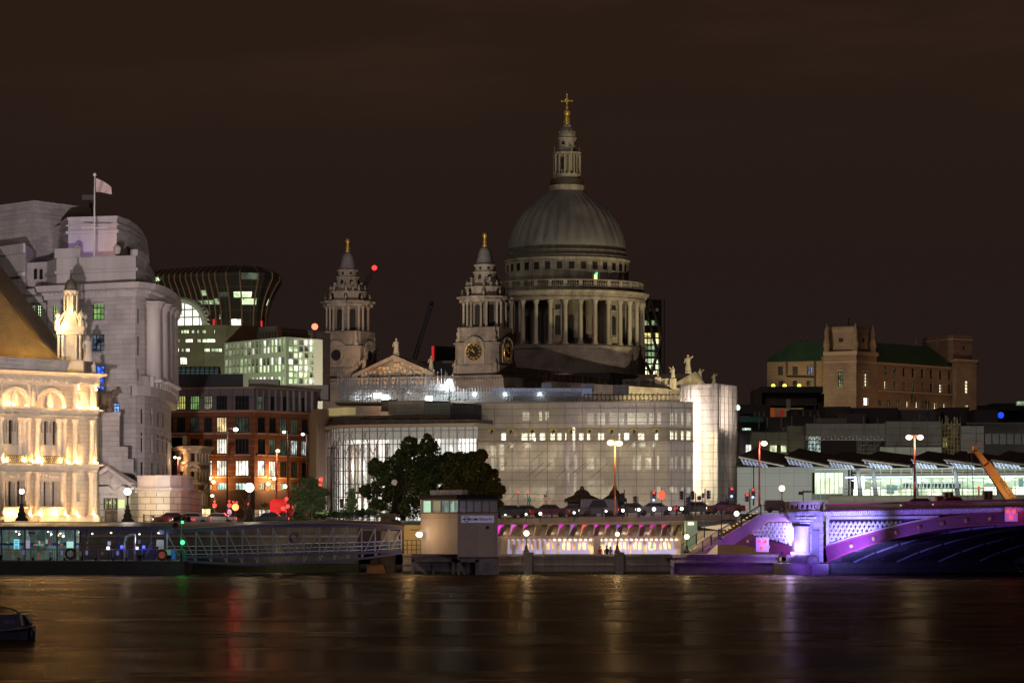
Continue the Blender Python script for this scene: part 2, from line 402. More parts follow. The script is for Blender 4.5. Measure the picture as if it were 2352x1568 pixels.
n2 = nn(nt,'ShaderNodeTexNoise', i_Scale=1.0, i_Detail=4.0, i_Roughness=.6); L_(q2.outputs[0], n2.inputs['Vector'])
bp = nn(nt,'ShaderNodeBump'); bp.inputs['Strength'].default_value = 1.; bp.inputs['Distance'].default_value = .5; L_(n1.outputs[0], bp.inputs['Height'])
cc = nn(nt,'ShaderNodeValToRGB'); cc.color_ramp.elements[0].position=.38; cc.color_ramp.elements[1].position=.66
cc.color_ramp.elements[0].color=(.004,.002,.001,1); cc.color_ramp.elements[1].color=(.036,.021,.011,1); L_(n1.outputs[0], cc.inputs[0])
df_ = nn(nt,'ShaderNodeBsdfDiffuse'); L_(cc.outputs[0], df_.inputs[0])
rr = nn(nt,'ShaderNodeMapRange'); rr.inputs[1].default_value=.3; rr.inputs[2].default_value=.7; rr.inputs[3].default_value=.19; rr.inputs[4].default_value=.32; L_(n2.outputs[0], rr.inputs[0])
gs = nn(nt,'ShaderNodeBsdfGlossy'); gs.inputs[0].default_value=(1.,.82,.62,1); L_(rr.outputs[0], gs.inputs['Roughness']); L_(bp.outputs[0], gs.inputs['Normal'])
fr_ = nn(nt,'ShaderNodeMapRange'); fr_.inputs[1].default_value=.36; fr_.inputs[2].default_value=.66; fr_.inputs[3].default_value=.05; fr_.inputs[4].default_value=.27; av = nn(nt,'ShaderNodeMath',operation='MULTIPLY_ADD'); L_(n1.outputs[0], av.inputs[0]); av.inputs[1].default_value=.6; a2 = nn(nt,'ShaderNodeMath',operation='MULTIPLY'); L_(n2.outputs[0], a2.inputs[0]); a2.inputs[1].default_value=.4; L_(a2.outputs[0], av.inputs[2]); L_(av.outputs[0], fr_.inputs[0])
x = nn(nt,'ShaderNodeMixShader'); L_(fr_.outputs[0], x.inputs[0]); L_(df_.outputs[0], x.inputs[1]); L_(gs.outputs[0], x.inputs[2]); L_(x.outputs[0], o.inputs[0])
struct('river', MB().add([(-3000,-200,0),(3000,-200,0),(3000,900,0),(-3000,900,0)], [(0,1,2,3)]), wm)
M_st = mat('cathedral_stone', (.36,.31,.26), .85, col2=(.17,.14,.12), nscale=.18, brick=(1.6,.7), mortar=.03, bump=.4, bscale=1.2)
M_stl = mat('cathedral_stone_pale', (.42,.37,.31), .85, col2=(.21,.175,.14), nscale=.5, bump=.3, bscale=2, streak=True)
M_lead = mat('lead_dome', (.25,.235,.225), .6, col2=(.15,.14,.135), nscale=.22, bump=.2, bscale=1., streak=True)
M_leadd = mat('lead_roof', (.05,.05,.055), .6)
M_gold = mat('gilding', (.90,.60,.16), .35, metal=.55, col2=(.6,.38,.08), nscale=1.2)
M_void = mat('dark_opening', (.012,.010,.009), .6)
M_clock = mat('clock_dial', (.012,.012,.014), .4)
A_ = Vector((.4226,.9063)); S_ = Vector((.9063,-.4226)); ROT = math.radians(-25)
SW = Vector((-7.1,855)); NW = Vector((-43.9,872.2)); DM = Vector((15.6+.4,951))
cath = thing('cathedral', 'great domed stone cathedral with twin west towers and golden cross', 'cathedral', (0,880,10))
def arcbox(mb, cx, cy, r0, r1, ang, wid, z0, z1, arch=0):
    """a block facing outward on a circle"""
    c, s = math.cos(ang), math.sin(ang); t = (-s, c)
    pts = []
    for r in (r0, r1):
        for k in (-1, 1): pts.append((cx+c*r+t[0]*k*wid/2, cy+s*r+t[1]*k*wid/2))
    a, b_, c_, d = pts
    mb.hexa([(*a,z0),(*b_,z0),(*d,z0),(*c_,z0),(*a,z1),(*b_,z1),(*d,z1),(*c_,z1)])
    if arch:
        n = 7; f = []
        for r in (r0, r1):
            for i in range(n): 
                th = math.pi*i/(n-1); x = math.cos(th)*wid/2; f.append((cx+c*r+t[0]*x, cy+s*r+t[1]*x, z1+math.sin(th)*wid/2))
        mb.add(f, [tuple(range(n)), tuple(range(2*n-1,n-1,-1))]+[(i,n+i,n+i+1,i+1) for i in range(n-1)])
def col(mb, x, y, z0, z1, r, n=8, cap=.9):
    mb.lathe([(r*1.4,0),(r*1.4,.35),(r*1.05,.5),(r,.6),(r*.86,z1-z0-cap),(r*1.1,z1-z0-cap*.8),(r*1.45,z1-z0-.15),(r*1.5,z1-z0)], (x,y,z0), n)
cx, cy = DM
d = MB(); d.lathe([(22.9,40),(22.9,55.6),(23.3,56.0),(23.3,56.6),(22.6,57.1)], (cx,cy,0), 64, smooth=False)
d.build('drum_base', M_st, cath)
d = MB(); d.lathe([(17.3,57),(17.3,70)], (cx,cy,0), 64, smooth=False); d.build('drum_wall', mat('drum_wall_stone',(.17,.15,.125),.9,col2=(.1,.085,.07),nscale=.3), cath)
ph = math.radians(-90-2.2)
for k in range(32):
    a = ph + k*math.pi/16
    if math.sin(a) > .25: continue
    m = MB(); col(m, cx+22.0*math.cos(a), cy+22.0*math.sin(a), 57.1, 69.8, .68, 10, 1.4); m.build('column', M_stl, cath)
    if k % 4 == 3:
        am = a + math.pi/32
        m = MB(); arcbox(m, cx, cy, 17, 21.6, am, 3.2, 57.1, 69.8)
        pn = m.build('pier', M_st, cath)
        v = MB(); arcbox(v, cx, cy, 21.55, 21.68, am, 1.5, 59.8, 64.6, 1); arcbox(v, cx, cy, 21.55, 21.68, am, 1.4, 67.0, 68.3); v.build('niche', M_void, pn)
        v = MB(); 
        for o_ in (-1.0, 1.0): arcbox(v, cx, cy, 21.6, 21.95, am+o_/21.8, .25, 59.3, 66.9)
        arcbox(v, cx, cy, 21.6, 22.0, am, 2.4, 66.6, 66.9); arcbox(v, cx, cy, 21.6, 22.0, am, 2.1, 58.9, 59.2); v.build('niche_surround', M_stl, pn)
    else:
        am = a + math.pi/32
        v = MB(); arcbox(v, cx, cy, 17.2, 17.42, am, 1.5, 58.6, 65.0, 1); v.build('drum_window', mat('drum_window_glow',(.05,.03,.02),.4,emis=(.5,.14,.03),es=.05,sample=False) if k%5==2 else M_void, cath)
d = MB(); d.lathe([(21.2,69.75),(22.9,69.76),(22.9,70.6),(22.6,70.7),(22.6,71.3),(23.3,71.6),(23.9,72.0),(24.0,72.4),(22.3,72.5)], (cx,cy,0), 96, smooth=False)
for k in range(150):
    a = 2*math.pi*k/150; arcbox(d, cx, cy, 22.6, 23.3, a, .45, 71.25, 71.6)
d.build('entablature', M_stl, cath)
d = MB(); d.lathe([(21.9,72.5),(21.9,73.5),(22.5,73.5),(22.5,73.75),(22.0,73.75)], (cx,cy,0), 96, smooth=False)
d.lathe([(21.9,75.25),(22.4,75.25),(22.4,75.55),(21.9,75.55),(21.9,75.25)], (cx,cy,0), 96, smooth=False)
for k in range(32):
    a = ph + k*math.pi/16
    if math.sin(a) > .3: continue
    arcbox(d, cx, cy, 21.85, 22.45, a, 1.0, 73.7, 75.3)
    for j in range(1, 8):
        aa = a + j*math.pi/16/8
        x, y = cx+22.15*math.cos(aa), cy+22.15*math.sin(aa)
        d.lathe([(.12,0),(.2,.45),(.1,.9),(.16,1.5)], (x,y,73.75), 5)
d.build('stone_gallery', M_stl, cath)
d = MB(); d.lathe([(22,73.4),(17.75,73.5),(17.75,81.6),(18.3,81.8),(18.5,82.3),(17.9,82.6)], (cx,cy,0), 128, smooth=False)
for k in range(32):
    a = ph + (k+.5)*math.pi/16
    if math.sin(a) > .3: continue
    arcbox(d, cx, cy, 17.7, 17.95, a+math.pi/32, .7, 75, 81.7)
d.build('attic_drum', M_stl, cath)
for k in range(32):
    a = ph + (k+.5)*math.pi/16
    if math.sin(a) > .2: continue
    v = MB(); arcbox(v, cx, cy, 17.7, 17.82, a, 1.55, 78.8, 80.9); o = v.build('attic_window', M_void, cath)
    v = MB(); arcbox(v, cx, cy, 17.74, 17.98, a, 2.0, 78.45, 78.75); arcbox(v, cx, cy, 17.74, 17.9, a, 2.0, 80.95, 81.15); v.build('sill', M_stl, o)
v = MB(); aa = math.radians(-90+26.5); arcbox(v, cx, cy, 17.8, 17.95, aa, .9, 75.6, 77.3); v.build('lit_doorway', glow('door_glow',(.75,1.,.35),1.6,False), cath)
v = MB(); v.ball((cx+18.1*math.cos(aa+.012), cy+18.1*math.sin(aa+.012), 77.6), .28); v.build('green_lamp', glow('green_dot',(.05,1.,.3),3.,False), cath)
d = MB(); d.lathe([(17.9,82.5),(18.1,83.0),(18.1,83.3),(17.4,83.5),(17.3,84.2),(17.6,84.5),(17.6,84.8),(17.0,85.0),(17.0,85.7),(16.8,85.9)], (cx,cy,0), 96); d.build('dome_steps', mat('lead_steps',(.16,.14,.12),.7,col2=(.07,.06,.05),nscale=.6,streak=True), cath)
dp = [(16.9,85.8),(16.95,86.6),(16.85,88.0),(16.1,90.2),(15.3,92.2),(14.2,94.2),(12.9,96.2),(11.3,97.9),(9.6,99.3),(8.0,100.5),(6.5,101.6),(5.1,102.8)]
vs = []; fs = []; N = 32*8; K = len(dp)
for i in range(N):
    ph2 = (i % 8); rib = 1. if ph2 in (3,4,5) else (.55 if ph2 in (2,6) else 0.)
    a = ph + 2*math.pi*(i-4)/N + math.pi/32
    for j, (r, z) in enumerate(dp):
        e_ = .42*rib*(r/17)**.5 if j > 1 else .42
        if j == 2: e_ = .42 if rib else .12
        vs.append((cx+(r-.3+e_)*math.cos(a), cy+(r-.3+e_)*math.sin(a), z))
for i in range(N):
    for j in range(K-1): fs.append((i*K+j, ((i+1)%N)*K+j, ((i+1)%N)*K+j+1, i*K+j+1))
MB().add(vs, fs, smooth=True).build('dome', M_lead, cath)
L = thing('lantern', None, None, (cx,cy,102)); L.parent = cath; L.location = Vector((cx,cy,102))-Vector(cath['_org'])
d = MB(); d.lathe([(5.1,102.6),(5.1,104.3),(4.6,104.4),(4.1,104.4),(4.1,107.6),(3.3,107.7),(3.1,107.7),(3.1,113.2),(4.1,113.3),(4.2,113.9),(3.2,114.0),(2.6,114.2),(2.6,117.9),(2.9,118.1),(2.6,118.4),(2.5,119.2),(2.1,120.3),(1.5,121.1),(1.2,121.4),(1.25,121.9),(.9,122.1)], (cx,cy,0), 16, smooth=False)
d.build('lantern_body', M_stl, L)
d = MB(); d.lathe([(4.8,104.4),(4.85,106.1),(4.7,106.1),(4.7,104.5)], (cx,cy,0), 24, smooth=False); d.build('gallery_rail', mat('gallery_iron',(.05,.035,.02),.6), L)
for k in range(4):
    a = ROT + k*math.pi/2 + math.radians(45); 
    for o_ in (-.55, -.2, .2, .55) if 1 else ():
        r = 3.85 if abs(o_) < .3 else 3.6
        m = MB(); col(m, cx+r*math.cos(a+o_), cy+r*math.sin(a+o_), 107.6, 113.2, .27, 6, .5); m.build('column', M_stl, L)
    v = MB(); arcbox(v, cx, cy, 3.0, 3.2, a+math.pi/4, .95, 108.8, 112.0, 1); v.build('opening', M_void, L)
    v = MB(); arcbox(v, cx, cy, 2.5, 2.66, a+math.pi/4, .9, 116, 116.6, 1); v.build('round_window', M_void, L)
    m = MB(); x, y = cx+3.8*math.cos(a), cy+3.8*math.sin(a); m.lathe([(.3,0),(.18,.4),(.35,.9),(.15,1.3),(.2,1.6),(.02,1.9)], (x,y,113.9), 6); m.build('urn', M_stl, L)
for k in range(8):
    m = MB(); a = ROT+k*math.pi/4; m.ball((cx+2.35*math.cos(a), cy+2.35*math.sin(a), 119.9), .35, 6, 4); m.build('dormer', M_lead, L)
d = MB(); d.lathe([(.9,122.1),(.95,122.6),(.6,122.9),(.8,123.4),(.5,123.9),(.62,124.5),(.4,124.7)], (cx,cy,0), 10)
for k in range(6): a = k*math.pi/3; d.tube((cx+.85*math.cos(a),cy+.85*math.sin(a),122.2),(cx+.5*math.cos(a),cy+.5*math.sin(a),124.6),.12)
d.ball((cx,cy,125.6), 1.05, 14, 8); d.build('golden_ball', M_gold, cath)
d = MB(); d.tube((cx,cy,126.5),(cx,cy,131.0),.22,6); d.tube((cx-1.55*.95,cy+.5,129.0),(cx+1.55*.95,cy-.5,129.0),.2,6)
for p_ in ((0,0,131),(-1.5,.5,129),(1.5,-.5,129)): d.ball((cx+p_[0],cy+p_[1],p_[2]), .34, 6, 4)
for sg in (-1,1): d.tube((cx+sg*.7,cy-sg*.2,129.0),(cx,cy,129.8),.1); d.tube((cx+sg*.6,cy-sg*.2,129.0),(cx,cy,128.2),.1)
d.lathe([(.25,126.4),(.5,127.2),(.15,127.9)], (cx,cy,0), 8)
d.build('golden_cross', M_gold, cath)
def robed(mb, x, y, z, h, arm=0):
    mb.lathe([(.17*h,0),(.2*h,.04*h),(.15*h,.35*h),(.13*h,.55*h),(.17*h,.74*h),(.1*h,.82*h),(.05*h,.86*h),(.07*h,.92*h),(.05*h,.98*h),(0,h)], (x,y,z), 8, squash=.8)
    if arm: mb.tube((x+.12*h*arm,y,z+.76*h),(x+.3*h*arm,y,z+.9*h),.045*h,5)
    mb.tube((x-.13*h,y,z+.76*h),(x-.22*h,y-.05*h,z+.5*h),.045*h,5)
def west_tower(C, clock):
    cx, cy = C; cz = 0
    T = thing('west_tower', None, None, (cx,cy,44)); T.parent = cath; T.location = Vector((cx,cy,44))-Vector(cath['_org'])
    def sq(h, ch): 
        q = [(-h+ch,-h),(h-ch,-h),(h,-h+ch),(h,h-ch),(h-ch,h),(-h+ch,h),(-h,h-ch),(-h,-h+ch)]
        return [(cx+x*S_.x+y*A_.x, cy+x*S_.y+y*A_.y) for x, y in q]
    d = MB(); d.prism(sq(6.7,1.6),20,44.6); d.prism(sq(6.55,1.6),44.6,47.2); d.prism(sq(6.3,1.6),47.2,52.6); d.prism(sq(6.75,1.7),52.6,53.0)
    d.prism(sq(5.9,2.0),53.0,56.5); d.prism(sq(6.1,2.0),56.5,56.95)
    for z in (45.4, 46.9): d.prism(sq(6.7,1.6), z, z+.25)
    d.build('tower_base', M_st, T)
    for ax, (n_, t_) in enumerate(((-A_, S_), (S_, A_), (-S_, A_))):
        o_ = Vector((cx,cy))+n_*6.35; d = MB(); n = 12; ang = [math.pi*i/n for i in range(n+1)]
        ring = [(o_.x+t_.x*math.cos(t)*2.85, o_.y+t_.y*math.cos(t)*2.85, 51.4+math.sin(t)*2.95) for t in ang]
        ring = [(o_.x+t_.x*2.85, o_.y+t_.y*2.85, 47.6)]+ring+[(o_.x-t_.x*2.85, o_.y-t_.y*2.85, 47.6)]
        d.slab([(x-n_.x*2.5,y-n_.y*2.5,z) for x,y,z in ring], (n_.x*2.7, n_.y*2.7, 0))
        for i in range(n):
            p, q = ring[i+1], ring[i+2]; d.tube((p[0]+n_.x*.25,p[1]+n_.y*.25,p[2]+.05), (q[0]+n_.x*.25,q[1]+n_.y*.25,q[2]+.05), .28, 5)
        gb = d.build('arched_gable', M_stl, T)
        def disc(mb, r, off, seg=24, zc=50.6, rin=0):
            c = [(o_.x+n_.x*off+t_.x*math.cos(2*math.pi*i/seg)*r, o_.y+n_.y*off+t_.y*math.cos(2*math.pi*i/seg)*r, zc+math.sin(2*math.pi*i/seg)*r) for i in range(seg)]
            mb.slab(c, (n_.x*.08, n_.y*.08, 0))
        def ringm(mb, r, rt, off, seg=24, zc=50.6):
            for i in range(seg):
                a, b_ = 2*math.pi*i/seg, 2*math.pi*(i+1)/seg
                mb.tube((o_.x+n_.x*off+t_.x*math.cos(a)*r, o_.y+n_.y*off+t_.y*math.cos(a)*r, zc+math.sin(a)*r),(o_.x+n_.x*off+t_.x*math.cos(b_)*r, o_.y+n_.y*off+t_.y*math.cos(b_)*r, zc+math.sin(b_)*r), rt, 5)
        if clock and ax < 2:
            m = MB(); disc(m, 2.25, .26); dial = m.build('clock_face', M_clock, T)
            m = MB(); ringm(m, 2.35, .12, .36)
            for i in range(12):
                a = math.pi/6*i; c_, s_ = math.cos(a), math.sin(a)
                for dd in ((-.14,.14) if i%3 else (-.2,0,.2)):
                    p = [(o_.x+n_.x*.42+t_.x*(c_*r-s_*dd), o_.y+n_.y*.42+t_.y*(c_*r-s_*dd), 50.6+s_*r+c_*dd) for r in (1.45,2.05)]
                    m.tube(p[0], p[1], .06, 4)
            m.build('numerals', M_gold, dial)
            m = MB()
            for a, ln in ((math.radians(158),1.7),(math.radians(118),1.1)):
                m.tube((o_.x+n_.x*.5-t_.x*math.cos(a)*.4,o_.y+n_.y*.5-t_.y*math.cos(a)*.4,50.6-math.sin(a)*.4),(o_.x+n_.x*.5+t_.x*math.cos(a)*ln,o_.y+n_.y*.5+t_.y*math.cos(a)*ln,50.6+math.sin(a)*ln),.1,4)
            m.build('clock_hands', M_gold, dial)
        else:
            m = MB(); ringm(m, 2.5, .2, .28); ringm(m, 1.65, .22, .28); m.build('round_surround', M_stl, gb)
            m = MB(); disc(m, 1.45, .2); m.build('round_opening', M_void, gb)
    d = MB(); d.lathe([(4.5,56.9),(4.5,63.8)], (cx,cy,0), 16, smooth=False)
    d.build('belfry_core', M_st, T)
    for k in range(8):
        a = ROT + math.pi/8 + k*math.pi/4
        if math.sin(a) > .55: continue
        for o_ in (-.13, .13):
            m = MB(); r = 5.55; col(m, cx+r*math.cos(a+o_), cy+r*math.sin(a+o_), 56.95, 63.7, .36, 7, .9); m.build('column', M_stl, T)
        v = MB(); arcbox(v, cx, cy, 4.3, 4.62, a+math.pi/8, 1.5, 57.4, 62.2, 1); v.build('belfry_opening', M_void, T)
    d = MB(); d.lathe([(5.0,63.6),(5.95,63.6),(5.95,64.2),(6.5,64.7),(6.6,65.15),(5.2,65.2),(5.2,65.5)], (cx,cy,0), 16, smooth=False, a0=ROT)
    for k in range(4):
        a = ROT+math.pi/4+k*math.pi/2; arcbox(d, cx, cy, 4.5, 6.4, a, 4.2, 63.6, 64.4); arcbox(d, cx, cy, 4.5, 7.0, a, 4.8, 64.6, 65.1)
    d.lathe([(5.2,65.2),(5.2,67.5),(5.4,67.7),(4.4,67.8),(3.6,68.8),(3.15,70.3),(3.0,71.3),(3.2,71.5),(3.2,71.75),(2.75,71.8),(2.75,73.2),(2.95,73.4),(2.95,73.6)], (cx,cy,0), 16, smooth=False)
    d.build('upper_stages', M_stl, T)
    for k in range(8):
        a = ROT+k*math.pi/4+math.pi/8
        if math.sin(a) > .4: continue
        for q_ in ((5.1,5.3,a,.95,65.6,66.7,1),(3.0,3.3,a+math.pi/8,.8,68.9,70.4,1),(2.6,2.85,a+math.pi/8,.6,72.2,72.9)): v = MB(); arcbox(v, cx, cy, *q_); v.build('arched_opening', M_void, T)
        for rr_, zz, hh in ((5.9,65.2,1.9),(4.7,67.7,1.8)):
            m = MB(); m.lathe([(.35,0),(.3,.3*hh),(.45,.5*hh),(.18,.7*hh),(.25,.85*hh),(0,hh)], (cx+rr_*math.cos(a-.3*0), cy+rr_*math.sin(a), zz), 6); m.build('urn', M_stl, T)
    for k in range(4):
        a = ROT+math.pi/4+k*math.pi/2
        m = MB(); arcbox(m, cx, cy, 3.0, 4.9, a, .5, 67.7, 68.9); arcbox(m, cx, cy, 3.0, 4.0, a, .5, 68.9, 70.2); m.build('scroll_buttress', M_stl, T)
        m = MB(); x, y = cx+7.2*math.cos(a), cy+7.2*math.sin(a); m.lathe([(.9,0),(.9,1),(.5,1.4),(.8,2.4),(.35,3.2),(.5,3.7),(0,4.4)], (x,y,52.9), 7); m.build('corner_urn', M_stl, T)
        m = MB(); x, y = cx+8.2*math.cos(a), cy+8.2*math.sin(a); robed(m, x, y, 45.0, 3.6, 0); m.lathe([(.7,43.5),(.7,45.0)], (x,y,0), 6); m.build('statue', M_st, T)
    d = MB(); d.lathe([(2.8,73.5),(2.5,73.7),(2.15,74.6),(1.85,75.6),(1.65,76.5),(1.5,77.2),(1.2,77.8),(.75,78.2),(.5,78.4)], (cx,cy,0), 16)
    d.build('lead_cap', mat('lead_cap',(.24,.235,.25),.6,col2=(.17,.165,.175),nscale=.6), T)
    m = MB(); m.lathe([(.62,78.3),(.7,78.6),(.42,79.0),(.62,79.5),(.38,79.9),(.5,80.3),(.3,80.6),(.55,80.9),(.68,81.3),(.55,81.75),(.2,82.05),(0,82.1)], (cx,cy,0), 9); m.build('golden_finial', M_gold, T)
west_tower(SW, True); west_tower(NW, False)
o_ = -A_*7.6
wf = Fac([NW-S_*14+o_, SW+S_*9+o_], px=False)
d = MB(); wf.wall(d, 0, wf.L, 18, 42.3); wf.back(d, 0, wf.L, 18, 43.9, A_*12)
wf.band(d, 0, wf.L, 42.3, 43.2, .25); wf.cornice(d, 0, wf.L, 43.2, 1.1, 1.3)
t = .4
while t < wf.L: wf.band(d, t, t+.35, 43.25, 43.7, 1.0); t += .8
d.build('west_front', M_st, cath)
pL, pR, pT = wf.sz(*Z5(455,1300)), wf.sz(*Z5(1105,1290)), wf.sz(*Z5(785,1105))
d = MB(); zb = 44.3
d.slab([wf.at(pL[0],zb,1.2), wf.at(pR[0],zb,1.2), wf.at(pT[0],pT[1]-.4,1.2)], tuple(Vector(wf.at(0,0,9))-Vector(wf.at(0,0,0))))
for a_, b_ in (((pL[0]-.6,zb),(pT[0],pT[1])), ((pR[0]+.6,zb),(pT[0],pT[1]))):
    p, q = [wf.at(a_[0],a_[1],-.9), wf.at(a_[0],a_[1]+.9,-.9)], [wf.at(b_[0],b_[1]-.9,-.9), wf.at(b_[0],b_[1],-.9)]
    d.slab([p[0],p[1],q[1],q[0]], tuple(Vector(wf.at(0,0,2.2))-Vector(wf.at(0,0,0))))
pd = d.build('west_pediment', M_st, cath)
random.seed(3); m = MB()
for i in range(46):
    f = random.uniform(-.8,.8); x = pT[0]+f*(pR[0]-pL[0])/2; h = (1-abs(f))*(pT[1]-zb-1.6)
    p = wf.at(x, zb+.4+random.random()*max(.3,h), 1.2); m.ball(p, random.uniform(.3,.75), 6, 4)
m.build('carved_relief', mat('relief_stone',(.40,.31,.22),.9,bump=.8,bscale=2), pd)
for u_, v0, v1, hh in ((908,776,815,1),(834,818,852,0),(988,816,850,0)):
    t, zb2 = wf.sz(u_, v1); zt = wf.z(u_, v0); p = wf.at(t, 0, .6); m = MB(); robed(m, p[0], p[1], zb2, zt-zb2, 0); m.box(p[0]-.8,p[0]+.8,p[1]-.8,p[1]+.8,zb2-1.6,zb2+.02); m.build('statue', M_stl, cath)
sf = Fac([(-3,853),(31.0,927),(45.6,921)], px=False)
d = MB(); sf.wall(d, 0, sf.L, 18, 41.4); sf.back(d, 0, sf.L, 18, 44, A_*5)
sf.band(d, 0, sf.L, 41.4, 42.2, .3); sf.cornice(d, 0, sf.L, 42.6, 1.2, 1.5); 
t = .4
while t < sf.L: sf.band(d, t, t+.4, 42.2, 43.1, 1.1); t += .95
sf.band(d, 0, sf.L, 43.8, 44.3, .2)
t = 3.
while t < sf.L-2: sf.band(d, t, t+1.2, 20, 41.4, .5); t += 6.3
d.build('south_screen_wall', M_st, cath)
t = 8.; k = 0
while t < sf.L-2:
    w_ = 3.6 if k % 2 else 4.6
    d = MB(); sf.band(d, t, t+.7, 44.3, 46.9, .25); 
    sf.band(d, t+.7, min(t+w_,sf.L), 46.5, 46.9, .15, .25); sf.band(d, t+.7, min(t+w_,sf.L), 44.3, 44.7, .15, .25)
    x = t+.95
    while x < min(t+w_, sf.L)-.1: p = sf.at(x,44.7,.05); d.lathe([(.13,0),(.2,.5),(.1,1.1),(.15,1.8)], p, 5); x += .42
    d.build('balustrade', M_stl, cath); t += w_; k += 1
tf = Fac([(44.9,921.5),(55.1,938)], px=False)
d = MB(); tf.wall(d, 0, tf.L, 18, 43.2); tf.back(d, 0, tf.L, 18, 44.3, -S_*26); tf.cornice(d, -.5, tf.L+.5, 43.2, 1.1, 1.2)
pL, pR, pT = tf.sz(1547,889), tf.sz(1617,884), tf.sz(1591,853); zb = 44.3
d.slab([tf.at(0,zb,.8), tf.at(tf.L,zb,.8), tf.at(pT[0],pT[1]-.5,.8)], tuple(-S_*25)+(0,))
for a_, b_ in (((-.8,zb),(pT[0],pT[1])), ((tf.L+.8,zb),(pT[0],pT[1]))):
    p, q = [tf.at(a_[0],a_[1],-.9), tf.at(a_[0],a_[1]+.9,-.9)], [tf.at(b_[0],b_[1]-.9,-.9), tf.at(b_[0],b_[1],-.9)]
    d.slab([p[0],p[1],q[1],q[0]], tuple(Vector(tf.at(0,0,2.2))-Vector(tf.at(0,0,0))))
d.build('south_transept', M_stl, cath)
for (x, y0, y1), ar in (((470,55,195),1),((335,150,255),-1),((570,170,275),1),((685,208,295),1),((212,180,245),0)):
    u_, v0 = Z10(x,y0); v1 = Z10(x,y1)[1]; fc = tf if u_ > 1550 else sf
    t, z0 = fc.sz(u_, v1); z1 = fc.z(u_, v0); p = fc.at(t, 0, .3); m = MB(); robed(m, p[0], p[1], z0, z1-z0, ar); m.box(p[0]-.9,p[0]+.9,p[1]-.9,p[1]+.9,z0-3,z0+.02); m.build('statue', M_stl, cath)
def obx(mb, C, l0, l1, w0, w1, z0, z1):
    q = [(C.x+A_.x*a+S_.x*b, C.y+A_.y*a+S_.y*b) for a, b in ((l0,w0),(l1,w0),(l1,w1),(l0,w1))]; mb.prism(q, z0, z1)
d = MB(); mid = (SW+NW)/2; obx(d, mid, 4, 76, -9, 9, 30, 49); obx(d, DM, -24, 24, -26, 24, 30, 48.5); obx(d, DM, -10, 10, 18, 38, 40, 46.5)
d.build('lead_roof', M_leadd, cath)
light('cathedral_floodlight', 'SPOT', (-28,770,20), 1.5e5, (1.,.80,.66), (-20,866,66), 1.0, 84, .6)
light('cathedral_floodlight', 'SPOT', (80,838,17), 1.15e5, (1.,.82,.66), (20,935,72), 1.0, 50, .8)
light('cathedral_floodlight', 'SPOT', (55,893,30), 7e4, (1.,.86,.42), (35,924,44), .5, 90, .7)
light('lantern_floodlight', 'SPOT', (32,905,76), 3.0e4, (1.,.82,.5), (17,950,118), .4, 30, .6)
light('relief_floodlight', 'SPOT', (-45,835,30), 3.2e4, (1.,.55,.25), (-30,858,48), .5, 60, .8)
M_port = mat('portland_stone', (.55,.50,.50), .85, col2=(.40,.365,.36), nscale=.35, brick=(2.2,.62), mortar=.025, bump=.25, bscale=1.5)
M_portp = mat('portland_stone_plain', (.56,.51,.51), .85, col2=(.42,.385,.38), nscale=.4, bump=.3, bscale=2.5, streak=True)
M_frame = mat('window_frame_dark', (.03,.03,.03), .5)
M_dark = mat('dark_glass', (.018,.018,.02), .3, spec=.15)
M_green = lit('lit_green_room', (.45,.85,.25), .55); M_blue = lit('lit_blue_glass', (.05,.16,1.), 1.7, cell=(.5,.5), dark=.06, nsc=1.6)
M_pale = lit('lit_pale_room', (.80,1.,.62), 1.3); M_white = lit('lit_white_room', (1.,.93,.75), 2.0); M_warm = lit('lit_warm_room', (1.,.74,.36), 1.3)
M_dim = lit('lit_dim_room', (.5,.75,.45), .16); M_bronze = mat('bronze_door', (.12,.085,.055), .5, metal=.2, col2=(.08,.055,.035), nscale=2)
U = thing('stone_office_block', 'pale curved-corner stone office building with columns, flagpole and two urns', 'building', P(250,1200,415))
uf = Fac([(-90,432),(48,424.5),(52,421),(106,419),(109,415),(311,408),(332,410),(350,414),(366,420),(378,427),(387,436),(392,447),(393,460)])
px = lambda z, *r: uf.rect(*(z(r[0],0)[0], z(r[1],0)[0], z(0,r[2])[1], z(0,r[3])[1]))
wins = []
for r, m in (((230,256,1072,1160),M_pale),((270,299,1072,1160),M_pale),((385,415,1075,1185),M_green),((680,762,1050,1180),M_green),((380,413,1280,1425),M_green),((265,298,1275,1325),M_green),((675,762,1285,1405),lit('lit_mixed_room',(.25,.35,.5),.5,cell=(.6,.6),dark=.02)),
   ((240,262,812,885),M_dark),((281,304,812,885),M_dark),((10,38,870,1010),M_dark),((1003,1014,1100,1205),M_dark),((1003,1014,1300,1440),M_dark),((1003,1012,1540,1620),M_dark)): wins.append((px(Z1,*r),m))
for r, m in (((572,649,110,262),M_blue),((688,742,340,402),lit('lit_blue_white',(.25,.45,1.),1.6,cell=(.4,.4),dark=.1)),((872,886,380,470),M_dark),((872,886,525,645),M_dark),((872,889,708,790),M_dark),((934,945,380,475),M_dark),((934,945,530,650),M_dark),((935,948,712,788),M_dark),
   ((973,985,400,490),M_dark),((974,988,718,785),M_dark),((973,984,540,650),M_dark),((1006,1015,400,495),M_dark),((1006,1016,725,785),M_dark),((1006,1014,545,655),M_dark),((1030,1037,735,785),M_dark),((1030,1037,560,655),M_dark)): wins.append((px(Z2,*r),m))
ZC = 35.5; d = MB(); uf.wall(d, 0, uf.L, 4, ZC-1.6, [w_[0] for w_ in wins], .14); uf.back(d, 0, uf.L, 4, ZC-.1, (-9,32))
for z in (33.0,): uf.band(d, uf.s(109), uf.L, z, z+.2, .12)
